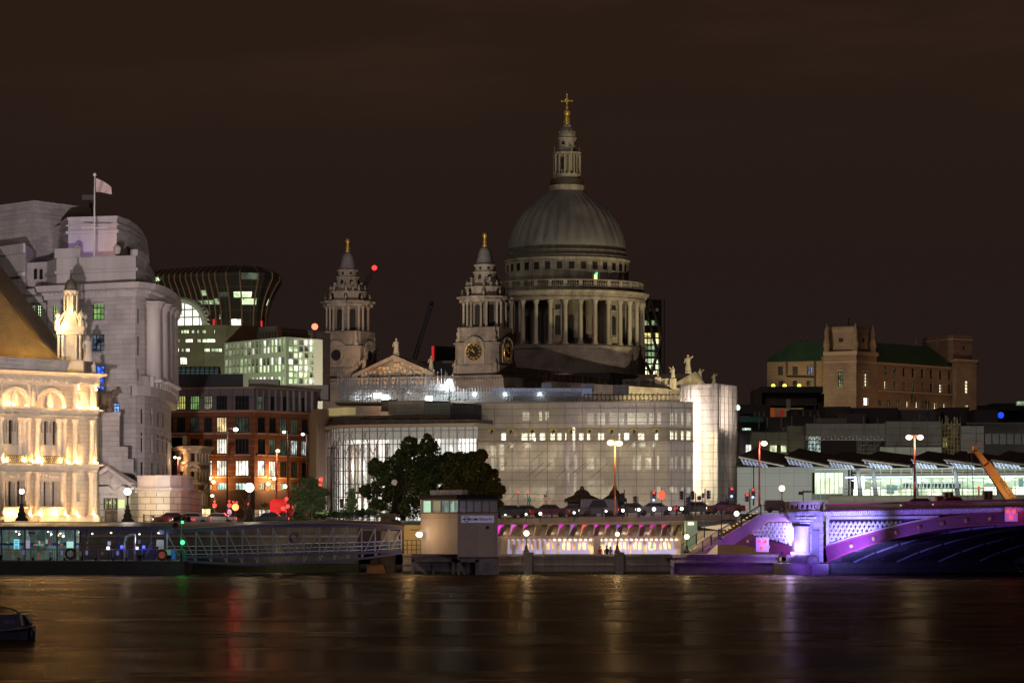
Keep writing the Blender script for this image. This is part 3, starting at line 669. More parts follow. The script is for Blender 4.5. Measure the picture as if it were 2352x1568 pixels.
uf.band(d, uf.s(235), uf.L, 22.6, 23.1, .35); uf.band(d, uf.s(300), uf.L, 16.2, 16.4, .12)
d.build('wall', M_port, U)
d = MB(); uf.cornice(d, uf.s(54), uf.L, ZC-1.7, 1.7, 1.55)
x = uf.s(110)
while x < uf.L-.5: uf.band(d, x, x+.22, ZC-1.15, ZC-.85, .75); x += .5
d.build('cornice', M_portp, U)
for r, m in wins:
    o = uf.quad(MB(), r, .12).build('window', m, U)
    if r[1]-r[0] > 1.1: uf.bars(MB(), r, .11, 3, 3, .1).build('window_frame', M_frame, o)
    elif m is not M_dark: uf.bars(MB(), r, .11, 2, 4, .08).build('window_frame', M_frame, o)
for x in (1085,1136,1177,1206,1222):
    t = uf.s(Z1(x,0)[0]); d = MB(); uf.col(d, t, 23.2, 33.4, 1.15 if x < 1150 else 1.0, -.5, 14, .88, .5, 1.0); d.build('column', M_portp, U)
    d = MB(); r = (t-.7+1.2, t+.7+1.2, 23.4, 32); uf.quad(d, (r[0], min(r[1],uf.L), 23.6, 32.4), -.02).build('recess_shade', mat('recess_shade_stone',(.20,.18,.18),.9), U)  # flat strips between columns, with the shade of recesses put into the stone colour
d = MB(); uf.band(d, uf.s(300), uf.L, 21.4, 22.6, .8)
x = uf.s(318)
while x < uf.L-1: uf.band(d, x, x+1.0, 22.6, 23.9, 1.1); x += 1.9
d.build('column_plinth', M_portp, U)
u1 = Fac([(48,424),(108,421),(130,416),(312,411),(338,421),(352,436),(358,450)])
d = MB(); u1.wall(d, 0, u1.L, ZC-.2, 39.2); u1.back(d, 0, u1.L, ZC-.2, 39.0, (-9,24)); u1.band(d, 0, u1.L, 37.2, 37.6, .3); u1.band(d, u1.s(130), u1.s(186), 39.2, 40.4, .3); u1.band(d, u1.s(300), u1.s(336), 39.1, 39.9, .3); d.build('attic_parapet', M_portp, U)
u2 = Fac([(140,430),(157,423),(268,421),(292,426),(312,434),(326,444),(335,456),(338,470)])
hs = [(u2.s(Z1(a,0)[0]), u2.s(Z1(b_,0)[0]), 39.4, 41.6) for a, b_ in ((922,950),(972,998),(1013,1034),(1044,1056),(1062,1070))]
d = MB(); u2.wall(d, 0, u2.L, 36, 44.9, hs, .4); u2.back(d, 0, u2.L, 36, 44.8, (-8,20)); u2.band(d, 0, u2.L, 42.9, 43.3, .35); u2.band(d, 0, u2.L, 43.9, 44.1, .3); u2.band(d, 0, u2.L, 44.7, 45.1, .15); d.build('attic_drum', M_portp, U)
for i, h in enumerate(hs):
    o = u2.quad(MB(), h, .35).build('window', lit('lit_red_dim',(1.,.2,.15),.12,dark=.02) if i == 0 else M_dark, U); u2.bars(MB(), h, .3, 1, 3, .1).build('window_frame', M_frame, o)
u3 = Fac([(-80,444),(79,431),(209,441)])
d = MB(); u3.wall(d, 0, u3.L, 36, 48.1); u3.back(d, 0, u3.L, 36, 48, (-4,18))
for z in (44.2,46.1,47.0): u3.band(d, 0, u3.L, z, z+.25, .18)
d.build('roof_block', M_port, U)
u4 = Fac([(-90,430),(0,427),(58,421.5)]); d = MB(); u4.wall(d, 0, u4.L, 35.5, 41.5); u4.back(d, 0, u4.L, 35, 41.4, (0,14)); u4.band(d, 0, u4.L, 40.4, 41.6, .3); u4.band(d, 0, u4.L, 37.4, 37.9, .5); d.build('side_attic', M_portp, U)
d = MB(); p = P(209,476,444); d.tube((p.x,p.y,46),(p.x,p.y,50),.25); d.box(p.x-1.2,p.x+.6,p.y-.4,p.y+.4,49.4,50.1); d.tube((p.x-2.8,p.y,50),(p.x,p.y,49.8),.09); d.build('roof_mast', M_frame, U)
for xx in (572,865):
    u_, v1 = Z1(xx,760); p = P(u_, v1, 417); z1 = CAMZ+(HV-Z1(0,640)[1])/FOC*417; h = z1-39.0
    d = MB(); d.lathe([(.42,0),(.42,.15*h),(.22,.2*h),(.25,.3*h),(.45,.55*h),(.55,.75*h),(.46,.88*h),(.2,.98*h),(0,h)], (p.x,415.5,39.0), 12); d.build('urn', M_portp, U)
ft = thing('flagpole', 'white flagpole on the curved stone building, pale flag blowing right', 'flagpole', (P(216,604,414).x,414,39.6))
fp = P(217.5,403,414); d = MB(); d.tube((ft['_org'][0],414,37.5),(fp.x,414,fp.z),.16,8,.09); d.ball((fp.x,414,fp.z+.1),.24,8,5); d.tube((fp.x-1.7,414,42.9),(fp.x+1.7,414,42.9),.08); d.build('pole', mat('white_paint',(.7,.66,.66),.5), ft)
vs = []; nx_, nz_ = 12, 6
for j in range(nz_+1):
    for i in range(nx_+1):
        f = i/nx_; a, b_ = P(219.5+35*f, 409+10*f+ (10*f*f), 414), P(219.5+37*f, 440+6*f, 414); q = a.lerp(b_, j/nz_)
        vs.append((q.x, 414+.35*math.sin(f*7+j*.3), q.z))
fs = [(j*(nx_+1)+i, j*(nx_+1)+i+1, (j+1)*(nx_+1)+i+1, (j+1)*(nx_+1)+i) for j in range(nz_) for i in range(nx_)]
fl = MB().add(vs, fs, True).build('flag', mat('flag_cloth',(.62,.48,.48),.9), ft)
pf = Fac([(216,401),(276,399.5),(302,401)])
d = MB(); a, b_ = pf.s(222), pf.s(275)
for r in ((600,738,420,615),(588,775,615,690),(580,800,690,775)): 
    q = pf.rect(Z2(r[0],0)[0], Z2(r[1],0)[0], Z2(0,r[2])[1], Z2(0,r[3])[1]); pf.band(d, q[0], q[1], q[2], q[3], .02*(r[0]<600)+.4+(.5 if r[3]>620 else 0), 6)
q = pf.rect(Z2(596,0)[0], Z2(742,0)[0], Z2(0,400)[1], Z2(0,424)[1]); pf.band(d, q[0], q[1], q[2], q[3], .75, 6)
d.build('plinth', M_port, U)
S = thing('stone_sculpture', 'brown stone sculpture of a figure leading a horse on a high plinth', 'sculpture', (P(245,947,399).x,400,P(245,947,399).z))
d = MB(); sx_, sy_, sz_ = S['_org']
d.add([(sx_+a*.45, sy_+b_*.4, sz_+c) for a,b_,c in ((-1.9,-1,.9),(1.6,-1,.9),(1.6,1,.9),(-1.9,1,.9),(-1.9,-1,2.3),(1.3,-1,2.3),(1.3,1,2.3),(-1.9,1,2.3))],[(0,3,2,1),(4,5,6,7),(0,1,5,4),(1,2,6,5),(2,3,7,6),(3,0,4,7)])
for lx in (-.75,.6): d.tube((sx_+lx,sy_-.2,sz_),(sx_+lx*.9,sy_-.2,sz_+1.1),.2,6,.28); d.tube((sx_+lx,sy_+.3,sz_),(sx_+lx*.9,sy_+.3,sz_+1.1),.2,6,.28)
d.tube((sx_+.45,sy_,sz_+1.9),(sx_+.95,sy_,sz_+2.75),.42,7,.28); d.tube((sx_+.8,sy_,sz_+2.75),(sx_+1.25,sy_,sz_+2.1),.25,6,.14); d.tube((sx_-.9,sy_,sz_+2.1),(sx_-1.05,sy_,sz_+.9),.13,5)
d.build('horse', mat('brown_stone',(.20,.14,.10),.85,col2=(.10,.07,.05),nscale=1.5,bump=.4), S)
d = MB(); robed(d, sx_+.3, sy_-.75, sz_, 2.4, 1); d.build('figure', mat('brown_stone',(.2,.14,.1)), S)
lf = Fac([(212,396),(222,394.5),(300,394),(318,391),(356,389.5),(390,389.7),(415,392),(433,397),(442,404),(444,412)])
zt = lf.z(356,1094); dr = lf.rect(Z2(632,0)[0], Z2(735,0)[0], Z2(0,930)[1], Z2(0,1100)[1]); dl = (dr[0], dr[1], dr[2], dr[3])
nd = lf.rect(Z2(933,0)[0], Z2(958,0)[0], Z2(0,1040)[1], Z2(0,1100)[1])
M_rus = mat('rusticated_stone', (.60,.55,.47), .85, col2=(.46,.42,.36), nscale=.4, brick=(1.7,.78), mortar=.05, bcol=(.22,.2,.17), bump=.2)
d = MB(); lf.wall(d, 0, lf.L, 4, zt-1.6, [dl, nd], .5); lf.back(d, 0, lf.L, 4, zt-1.5, (0,12)); d.build('entrance_wall', M_rus, U)
d = MB(); a = lf.s(316); lf.cornice(d, a, lf.L, zt-1.9, .55, .45); lf.wall(d, a, lf.L, zt-1.4, zt, off=-.06); lf.band(d, a, lf.L, zt-.02, zt+.16, .25, .5); lf.band(d, 0, a, zt-1.9, zt-1.5, .3); d.build('parapet', M_portp, U)
a, b_, c_ = lf.sz(*Z2(608,802)), lf.sz(*Z2(845,848)), lf.sz(*Z2(700,745)); d = MB()
o3 = Vector(lf.at(0,0,1.2))-Vector(lf.at(0,0,0))
d.slab([lf.at(a[0],a[1]-.9,-.5), lf.at(b_[0],a[1]-.9,-.5), lf.at(b_[0],b_[1],-.5), lf.at(c_[0],c_[1]-.4,-.5), lf.at(a[0],a[1],-.5)], tuple(o3))
for p_, q_ in ((a,c_),(c_,b_)): d.tube(lf.at(p_[0],p_[1],-.75), lf.at(q_[0],q_[1],-.75), .26, 4)
lf.band(d, a[0]-.1, b_[0]+.1, a[1]-1.5, a[1]-1.1, .75)
lf.band(d, dr[0]-.9, dr[0]-.25, 4, a[1]-1.5, .45); lf.band(d, dr[1]+.25, dr[1]+.9, 4, a[1]-1.5, .45); lf.band(d, dr[0]-.3, dr[1]+.3, dr[3], dr[3]+.3, .55)
d.build('porch', M_portp, U)
m = MB(); p = lf.at((a[0]+b_[0])/2-.6, a[1]-.6, -.6); m.ball(p, .9, 10, 6, 1.1); m.build('carved_shield', M_portp, U)
dz = dr[3]-1.45; o = lf.quad(MB(), (dr[0], dr[1], dr[2], dz), .42).build('door', M_bronze, U)
m = MB()
for i in range(2):
    for j in range(4):
        w_ = (dr[1]-dr[0])/2; lf.band(m, dr[0]+w_*i+.22, dr[0]+w_*(i+1)-.22, dr[2]+.5+j*1.2, dr[2]+1.4+j*1.2, -.34, .44)
m.build('door_panel', mat('bronze_panel',(.17,.12,.08),.5), o)
o = lf.quad(MB(), (dr[0], dr[1], dz+.05, dr[3]), .42).build('fanlight', lit('fanlight_glow',(.85,1.,.35),.8,cell=(.3,.3)), U); lf.bars(MB(), (dr[0], dr[1], dz+.05, dr[3]), .38, 4, 1, .1).build('fanlight_bars', M_frame, o)
for t in (dr[0]-1.0, dr[1]+1.0):
    m = MB(); p = lf.at(t, dr[3]-.7, -.8); m.box(p[0]-.35,p[0]+.35,p[1]-.3,p[1]+.3,p[2]-.5,p[2]+.5); m.build('wall_lantern', glow('lantern_green',(.8,1.,.35),.9), U)
lf.quad(MB(), nd, .45).build('side_door', mat('dark_door',(.03,.025,.02),.6), U)
light('porch_lamp', 'POINT', P(325,1185,384), 700, (1.,.9,.66), size=.3)
light('corner_lamp', 'POINT', P(400,1196,382), 1500, (1.,.88,.66), size=.3)
light('stone_floodlight', 'SPOT', (-85,330,2), 1.2e4, (1.,.86,.74), (-46,410,14), .5, 40, .8)
[light('stone_floodlight', 'SPOT', (x_,215,7), e_, (1.,.87,.85), (-52,415,30), 1.0, 15, .4) for x_, e_ in ((15,1.9e5),(-36,6.2e5))]
light('roof_floodlight', 'SPOT', (-52,393,23.5), 1.5e4, (1.,.62,.25), (-62,430,48), .3, 36, .4)
light('recess_floodlight', 'POINT', (P(150,604,419).x,418.5,40.2), 160, (.25,.2,1.), size=.3)
light('recess_floodlight', 'POINT', (P(238,604,419).x,418.0,40.0), 160, (.9,.5,.3), size=.3)
M_cr = mat('cream_stone', (.62,.52,.40), .8, col2=(.50,.42,.33), nscale=.6, brick=(1.3,.5), mortar=.02, bump=.2)
M_crp = mat('cream_stone_carved', (.64,.55,.43), .8, col2=(.50,.42,.33), nscale=1.5, bump=.5, bscale=4)
K = thing('cream_gothic_building', 'ornate cream stone building lit gold with arches and corner turret', 'building', P(80,1200,380))
cf = Fac([(-70,371),(222,386),(226,395)])
cs = lambda u: cf.s(u)
def crect(z, x0, x1, y0, y1): return cf.rect(z(x0,0)[0], z(x1,0)[0], z(0,y0)[1], z(0,y1)[1])
def lev(z, x, y): return cf.z(*z(x,y))
holes = []; slit = []
for r in ((1290,1342,668,772),(1288,1335,1310,1478)): slit.append(crect(Z17,*r))
slit.append(crect(Z18,1275,1328,815,970))
bays = [(0,),(1,),(2,)]
S1 = []
for xc in (820, 238, -350): S1.append(cf.s(Z17(xc,0)[0]))
zA0, zA1 = lev(Z17,820,905), lev(Z17,820,600); zL0, zL1 = lev(Z17,820,1500), lev(Z17,820,1105); zG0, zG1 = lev(Z18,780,1060), lev(Z18,780,640)
for c in S1:
    for o_ in (-1.35,0,1.35):
        holes.append((c+o_-.55-.3, c+o_+.55-.3, zL0, zL1)); 
    for o_ in (-.95,.35): holes.append((c+o_-.4, c+o_+.4, lev(Z17,820,1035), lev(Z17,820,965)))
    for o_ in (-1.35,0,1.35): holes.append((c+o_-.5-.4, c+o_+.5-.4, zG0, zG1))
    holes.append((c-2.0, c+2.0, zA0, zA1-.6))
d = MB(); ztop = lev(Z17,1200,345); cf.wall(d, 0, cf.L, 4, ztop, holes+slit, .9); cf.back(d, 0, cf.L, 4, ztop-.1, (-2,16)); d.build('wall', M_cr, K)
M_brownwin = mat('brown_window', (.02,.010,.005), .5, col2=(.05,.024,.01), nscale=.8, spec=.1)
for i, h in enumerate(holes):
    if h[1]-h[0] > 3:
        o = cf.quad(MB(), h, .88).build('arch_recess', M_crp, K); c = (h[0]+h[1])/2
        w_ = (c-1.75, c-.95, zA0+.2, zA0+1.7); m = MB(); cf.quad(m, w_, .8).build('window', M_dark, o)
        m = MB(); p = cf.at(c+.15, zA0+.1, .1); m.lathe([(.5,0),(.45,.5),(.3,.9),(.42,1.3),(.2,1.9),(0,2.2)], p, 8); m.build('finial_ornament', M_crp, K)
        m = MB(); n = 12
        for rr in (2.05, 2.3):
            pts = [cf.at(c+math.cos(math.pi*k/n)*rr, zA1-.6-1.4+math.sin(math.pi*k/n)*rr*.98, -.1) for k in range(n+1)]
            m.path(pts, .14 if rr < 2.2 else .2, 5)
        for k in range(n):
            a0_, a1_ = math.pi*k/n, math.pi*(k+1)/n
            q0 = (c+math.cos(a0_)*2.0, zA1-2.0+math.sin(a0_)*1.96); q1 = (c+math.cos(a1_)*2.0, zA1-2.0+math.sin(a1_)*1.96)
            if k < n: m.slab([cf.at(q0[0],q0[1],-.02), cf.at(q0[0],max(zA1,q0[1]),-.02), cf.at(q1[0],max(zA1,q1[1]),-.02), cf.at(q1[0],q1[1],-.02)], tuple(Vector(cf.at(0,0,.3))-Vector(cf.at(0,0,0))))
        m.build('arch', M_crp, K)
    else:
        o = cf.quad(MB(), h, .8).build('window', M_brownwin, K); cf.bars(MB(), h, .75, 1, 2, .09).build('window_frame', M_bronze, o)
for h in slit: o = cf.quad(MB(), h, .5).build('slit_window', M_dark, K)
d = MB()
for (x, y, h, o_) in ((1200,420,.75,1.3),(1200,505,.3,.5),(1200,985,.55,.9),(1200,905+145,.25,.3)): cf.cornice(d, 0, cs(222), lev(Z17,x,y), h, o_)
cf.cornice(d, 0, cs(222), lev(Z18,1200,430), .55, .85); cf.cornice(d, 0, cs(222), lev(Z18,1200,470), .3, .35)
cf.band(d, 0, cs(224), 4, lev(Z18,1200,1220), .35); cf.band(d, 0, cs(223), lev(Z17,1200,520)-.1, lev(Z17,1200,420), .3)
x = .3; zz = lev(Z17,1200,440)
while x < cs(222): cf.band(d, x, x+.14, zz, zz+.16, .5); x += .3
d.build('cornices', M_crp, K)
x = .8
while x < cs(160): m = MB(); cf.band(m, x, x+.4, lev(Z17,1200,500), lev(Z17,1200,440), .55); m.build('bracket', M_crp, K); x += 1.35
def colm(u, z0, z1, r, dep=-.45): m = MB(); cf.col(m, cs(u), z0, z1, r, dep, 9, .88, .3, .55); m.build('column', M_crp, K)
zc2, zc1 = lev(Z17,1200,520), lev(Z17,1200,915); 
for u in (165.5,204): colm(u, zc1+.05, zc2+.2, .34)
zu0, zu1 = lev(Z18,1200,350), lev(Z17,1200,1080)
for u in (165,203,139,128,79,59,48,40,-5,-22,-34): colm(u, zu0, zu1, .33)
zd0, zd1 = lev(Z18,1200,1215), lev(Z18,1200,490)
for u in (162,201,137,78,56,-2,-24,-60): colm(u, zd0, zd1, .36)
for c in S1:
    for o_ in (-.98,.38):
        m = MB(); cf.col(m, c+o_, zL0, zL1, .17, .35, 7); m.build('mullion', M_crp, K)
        m = MB(); cf.col(m, c+o_-.1, zG0, zG1, .2, .3, 7); m.build('mullion', M_crp, K)
    m = MB(); cf.band(m, c-2.2, c+1.5, zG0-1.0, zG0-.05, .5); cf.band(m, c-2.3, c+1.7, zG0-.3, zG0, .75); cf.band(m, c-2.2, c+1.6, 4.6, zG0-1.5, .6); m.build('sill', M_crp, K)
    m = MB(); cf.band(m, c-2.2, c+1.6, zG1+.15, zG1+1.1, .35)
    for i in range(9): m.ball(cf.at(c-2.0+i*.42, zG1+.6, -.38), .19, 5, 4)
    m.build('carved_frieze', M_crp, K)
    r = cf.rect(10,10.1,Z18(0,215)[1],Z18(0,350)[1]); m = MB(); z0, z1 = lev(Z18,780,350), lev(Z18,780,225)
    cf.band(m, c-2.1, c+1.7, z1-.08, z1+.05, .95, -.85); cf.band(m, c-2.1, c+1.7, z0, z0+.1, .95, -.85)
    x = c-2.1
    while x < c+1.65:
        m.tube(cf.at(x,z0,-.9), cf.at(x,z1,-.9), .035, 4); m.tube(cf.at(x,z0+.1,-.9), cf.at(x+.3,z1-.1,-.9), .03, 4); m.tube(cf.at(x+.3,z0+.1,-.9), cf.at(x,z1-.1,-.9), .03, 4); x += .3
    m.build('iron_balcony', mat('balcony_iron',(.10,.08,.03),.5,metal=.3), K)
    m = MB(); cf.band(m, c-2.2, c+1.8, z0-.25, z0, 1.0); cf.band(m, c-2.0,c+1.5, z1, zL0-.05, .1); m.build('balcony_slab', M_crp, K)
for u in (73.5, -8):
    m = MB(); z0, z1 = lev(Z17,530,870), lev(Z17,530,545); p = cf.at(cs(u), z0, -.15); robed(m, p[0], p[1], z0, z1-z0, 0); m.build('niche_statue', M_crp, K)
    m = MB(); cf.band(m, cs(u)-.65, cs(u)-.5, z0-.2, z1+.4, .3); cf.band(m, cs(u)+.5, cs(u)+.65, z0-.2, z1+.4, .3); m.build('niche_frame', M_crp, K)
M_pur = mat('parapet_stone', (.46,.42,.40), .85, col2=(.34,.31,.30), nscale=.7, bump=.3)
zb0, zb1 = lev(Z17,600,300), lev(Z17,600,95); m = MB()
cf.band(m, 0, cs(160), ztop-.1, zb0+.75, -.3, .9); cf.band(m, 0, cs(160), zb1-.1, zb1+.15, -.2, 1.0)
for a, b_ in ((455,620),(-120,25),(1010,1160)): cf.band(m, max(0,cf.s(Z17(a,0)[0])), cf.s(Z17(b_,0)[0]), zb0+.7, zb1+.1, -.22, .95)
m.build('parapet', M_pur, K)
for a, b_ in ((25,455),(620,1010),(-560,-120)):
    m = MB(); x = cf.s(Z17(a,0)[0])+.15
    while x < cf.s(Z17(b_,0)[0]):
        if x > 0: p = cf.at(x, zb0+.75, .6); m.lathe([(.07,0),(.15,.3),(.07,.55),(.07,.65),(.14,.95),(.07,zb1-zb0-.85)], p, 6)
        x += .26
    m.build('balustrade', M_pur, K)
m = MB(); cur = [(128,828),(104,802),(88,786),(72,769),(47,737),(35,720),(13,691),(0,675),(-40,622),(-90,556)]
Yr = lambda v: 387+(828-v)*.02
poly = [P(u,v,Yr(v)) for u, v in cur]+[P(-90,828,Yr(828))]
m.slab(poly, (1.5,12,0)); m.path([P(u+1,v-1,Yr(v)-.1) for u, v in cur], .18, 5)
m.build('roof', mat('golden_tiles',(.20,.125,.04),.55,col2=(.13,.08,.03),nscale=.8,brick=(.5,.18),mortar=.02,bump=.4,bscale=5), K)
T = thing('turret', None, None, P(163,850,391)); T.parent = K; T.location = Vector(T['_org'])-Vector(K['_org'])
tx, ty = P(164,0,392).x, 391.5; tz = lambda y: CAMZ+(HV-Z1(0,y)[1])/FOC*391.5
m = MB(); m.obox((tx,ty),.05,3.3,3.3,tz(1600),tz(1480)); m.obox((tx,ty),.05,1.5,1.5,tz(1480),tz(1290)); m.obox((tx,ty),.05,3.5,3.5,tz(1262),tz(1235)); m.obox((tx,ty),.05,3.2,3.2,tz(1290),tz(1262)); m.obox((tx,ty),.05,2.7,2.7,tz(1600)-2,tz(1470)-1.2)
m.lathe([(1.5,tz(1235)),(1.4,tz(1215)),(1.05,tz(1180)),(.85,tz(1140)),(.9,tz(1130)),(.45,tz(1128)),(.4,tz(1000)),(.8,tz(1000)),(.95,tz(985)),(1.0,tz(970)),(.9,tz(965))],(tx,ty,0),8,smooth=False)
m.build('turret_body', M_crp, T)
m = MB(); m.lathe([(.8,tz(965)),(.72,tz(930)),(.45,tz(895)),(.12,tz(880)),(.05,tz(815))],(tx,ty,0),8); m.build('turret_cap', mat('turret_lead',(.10,.085,.07),.6), T)
for sx1 in (-1,1):
    for sy1 in (-1,1):
        for o_ in (0,.5):
            m = MB(); m.lathe([(.26,0),(.26,.15),(.17,.25),(.16,tz(1290)-tz(1480)-.4),(.28,tz(1290)-tz(1480)-.1)],(tx+sx1*(1.3-o_*(sy1<0)),ty+sy1*1.3,tz(1480)),7); m.build('column', M_crp, T)
        m = MB(); m.lathe([(.36,0),(.36,.7),(.12,.9),(.38,1.3),(.3,1.6),(.08,1.8),(0,2.1)],(tx+sx1*1.45,ty+sy1*1.45,tz(1235)),8); m.build('urn', M_crp, T)
        m = MB(); m.tube((tx+sx1*1.2,ty+sy1*1.2,tz(1190)),(tx+sx1*.6,ty+sy1*.6,tz(1120)),.14); m.build('scroll', M_crp, T)
for k in range(8):
    a = k*math.pi/4+.39; m = MB(); m.lathe([(.14,0),(.1,.2),(.1,tz(1000)-tz(1130)-.2),(.16,tz(1000)-tz(1130))],(tx+.8*math.cos(a),ty+.8*math.sin(a),tz(1130)),6); m.build('lantern_column', M_crp, T)
for u, v0, v1 in ((203,770,830),(216,830,860)):
    m = MB(); p = P(u,v1,388); robed(m, p.x, p.y, p.z, (v1-v0)/FOC*388, 0); m.build('corner_statue', M_pur, K)
M_up = glow('uplight_lens', (1.,.8,.5), 6., False)
def uplight(u, z, e, dep=-1.05, c=(1.,.56,.20)):
    p = cf.at(cs(u), z, dep); m = MB(); m.lathe([(.12,0),(.16,.12),(.1,.16)], (p[0],p[1],p[2]-.2), 6); m.build('uplight', M_up, K)
    light('uplight_beam', 'POINT', (p[0],p[1],p[2]+.12), e, c, size=.12)
for u in (165,184,204): uplight(u, zc1+.3, 230)
for u in (128,100,44,16,-25): uplight(u, zc1+.35, 170)
for u in (163,203,139,121,79,59,40,0): uplight(u, zu0+.25, 380 if u > 150 else 520)
for u in (162,201,137,112,78,56,20,0): uplight(u, zd0+.15, 200 if u > 150 else 230)
for u in (166,206): uplight(u, zc2-.3, 110, -.8)
for u in (146,88,70,4): uplight(u, 5.2, 16, -1.6)
for u in (30,114): light('arch_light', 'POINT', cf.at(cs(u), zA0+.4, .3), 220, (1.,.66,.3), size=.15)
light('turret_light', 'POINT', (tx-1.0,ty-2.2,tz(1240)+.5), 450, (1.,.72,.3), size=.15); light('turret_light', 'POINT', (tx,ty-1.3,tz(1130)+.3), 110, (1.,.72,.3), size=.1)
light('turret_light', 'POINT', (tx-1.0,ty-2.5,tz(1300)), 150, (1.,.7,.35), size=.15)
light('tile_light', 'POINT', P(48,822,383), 1500, (1.,.66,.2), size=.2); light('tile_light', 'POINT', P(18,826,381), 700, (1.,.7,.25), size=.2)
M_or = mat('orange_brick', (.21,.075,.035), .85, col2=(.15,.052,.025), nscale=.5, brick=(60,.98), mortar=.09, bcol=(.42,.24,.15), bump=.1)
M_cl = mat('grey_cladding', (.17,.14,.145), .55, brick=(1.9,4.2,0.), mortar=.06, bcol=(.05,.04,.045))
O = thing('red_banded_office', 'orange brick office with pale stripes, dark glazed top floor and tall windows', 'building', P(560,1190,512))
of = Fac([(376,512),(584,508),(730,521)])
og = lambda x0, x1, y0, y1: of.rect(Z4(x0,0)[0], Z4(x1,0)[0], Z4(0,y0)[1], Z4(0,y1)[1])
zrow = [(278,402),(465,598),(652,785),(840,976),(1035,1100)]
Lx = [(205,270),(300,375),(418,496),(538,610),(648,738),(812,930)]; Rx = [(1007,1070),(1106,1166),(1201,1262),(1296,1356),(1390,1449),(1478,1502)]
litm = {(0,0):M_pale,(0,1):lit('lit_yellow_room',(1.,.95,.3),.55),(0,2):M_green,(0,3):lit('lit_dim_yellow',(.9,.8,.5),.3),(1,4):M_warm,(2,4):M_white,(2,1):M_dim,(3,3):M_white,(3,4):M_white,(3,5):lit('lit_bright_room',(1.,.9,.7),2.4),(4,1):M_warm,(4,2):M_warm,(4,3):M_warm,(4,4):lit('lit_teal_room',(.4,.9,.7),.8),(4,5):lit('lit_tealwhite',(.75,1.,.85),1.6)}
litr = {(2,3):lit('lit_cool_room',(.8,.95,.9),1.1,cell=(.5,.7)),(2,4):lit('lit_cool_room',(.8,.95,.9),1.1),(2,5):M_warm,(3,0):M_white,(3,1):M_white,(4,0):M_warm,(4,1):M_warm,(4,2):M_pale,(4,3):M_dim,(4,4):M_dim,(0,0):M_dim,(1,2):M_dim,(1,3):M_dim,(2,2):M_dim,(2,1):M_dim}
holes = []
for j, (y0, y1) in enumerate(zrow):
    for side, X in ((0,Lx),(1,Rx)):
        for i, (x0, x1) in enumerate(X):
            dy = (x0-975)*.045*(1 if y0 < 900 else .2) if side else 0
            if j == 0: x0 -= 2; x1 += 2
            r = og(x0, x1, y0+dy, y1+dy); m = (litr if side else litm).get((j,i), M_dark if (i+j)%3 else lit('lit_faint',(.3,.45,.3),.07)); holes.append((r, m, j))
zb = of.z(584,Z4(0,408)[1]); d = MB(); base = of.z(584,Z4(0,1100)[1])
of.wall(d, 0, of.L, base, zb, [h[0] for h in holes if h[2] > 0], .35); d.build('brick_wall', M_or, O)
d = MB(); zt = of.z(584,Z4(0,208)[1]); of.wall(d, 0, of.L, zb, zt, [h[0] for h in holes if h[2] == 0], .35); of.back(d, 0, of.L, 4, zt-.1, (-5,40)); 
d.build('attic_storey', M_cl, O)
d = MB(); of.band(d, 0, of.L, zb-.25, zb+.1, .3); d.build('stone_course', mat('pale_band',(.38,.24,.17),.8), O); d = MB(); of.band(d, 0, of.L, zt-.1, zt+.15, .25)
d.build('roof_course', mat('pale_band',(.38,.24,.17),.8), O)
for r, m, j in holes:
    if j: d = MB(); of.band(d, r[0]-.25, r[1]+.25, r[2]-.3, r[2]-.05, .12); d.build('window_sill', mat('pale_band',(.38,.24,.17)), O)
d = MB(); of.wall(d, 0, of.L, 4, base, [], .3, -.3); d.build('base_wall', mat('brown_base',(.09,.05,.045),.8,col2=(.06,.035,.03),nscale=.3), O)
for r, m, j in holes:
    o = of.quad(MB(), r, .32).build('window', m, O); of.bars(MB(), r, .28, 4 if r[1]-r[0] < 7 else 6, 1 if j else 2, .11).build('window_frame', M_frame, o)
for x in range(10):
    r = og(990+x*53, 1001+x*53, 225+x*2, 402+x*2)
    if r[1] < of.L: d = MB(); of.band(d, r[0], r[1], r[2], r[3], .35); d.build('fin', mat('fin_grey',(.3,.28,.3),.5), O)
for x, y, e in ((590,997,250),(620,1030,700),(1135,1000,1300),(1085,1045,600),(1230,1068,250)):
    u_, v_ = Z4(x,y); t, z = of.sz(u_, v_); p = of.at(t, z, -.5); m = MB(); m.ball(p, .3, 8, 5); m.build('wall_lamp', glow('sodium_lamp',(1.,.72,.38),5,False), O); light('wall_lamp_light', 'POINT', of.at(t, z, -1.6), e, (1.,.55,.2), size=.3)
d = MB(); q = of.rect(376,Z4(925,0)[0],Z4(0,85)[1],Z4(0,210)[1]); of.band(d, q[0], q[1], q[2]-.5, q[3], -3, 20); d.build('plant_room', mat('plant_dark',(.04,.042,.05),.6,brick=(14,9),mortar=.05), O)
for x, y in ((955,178),(1096,180)):
    p = P(*Z4(x,y), 530); light('roof_lamp_light', 'POINT', (p.x,p.y-1,p.z), 300, (1.,.75,.45), size=.2); MB().ball(p,.35,8,5).build('roof_lamp', glow('sodium_lamp',(1.,.72,.38),5,False), O)
d = MB(); a, b_ = P(*Z4(925,200),528), P(*Z4(1190,205),528); d.box(a.x,b_.x,528,531,a.z-1,a.z+1.2); a, b_ = P(*Z4(1180,200),527), P(*Z4(1620,235),527); d.box(a.x,b_.x,527,532,b_.z-1.5,b_.z+.9); d.build('roof_walkway', mat('walkway_grey',(.3,.28,.25),.6), O)
B = thing('brown_corner_house', 'small brown Victorian corner house with cream window surrounds and round turret corner', 'building', P(430,1190,460))
bf = Fac([(384,474),(424,459),(432,456.5),(442,456),(454,456.5),(462,458),(482,462)])
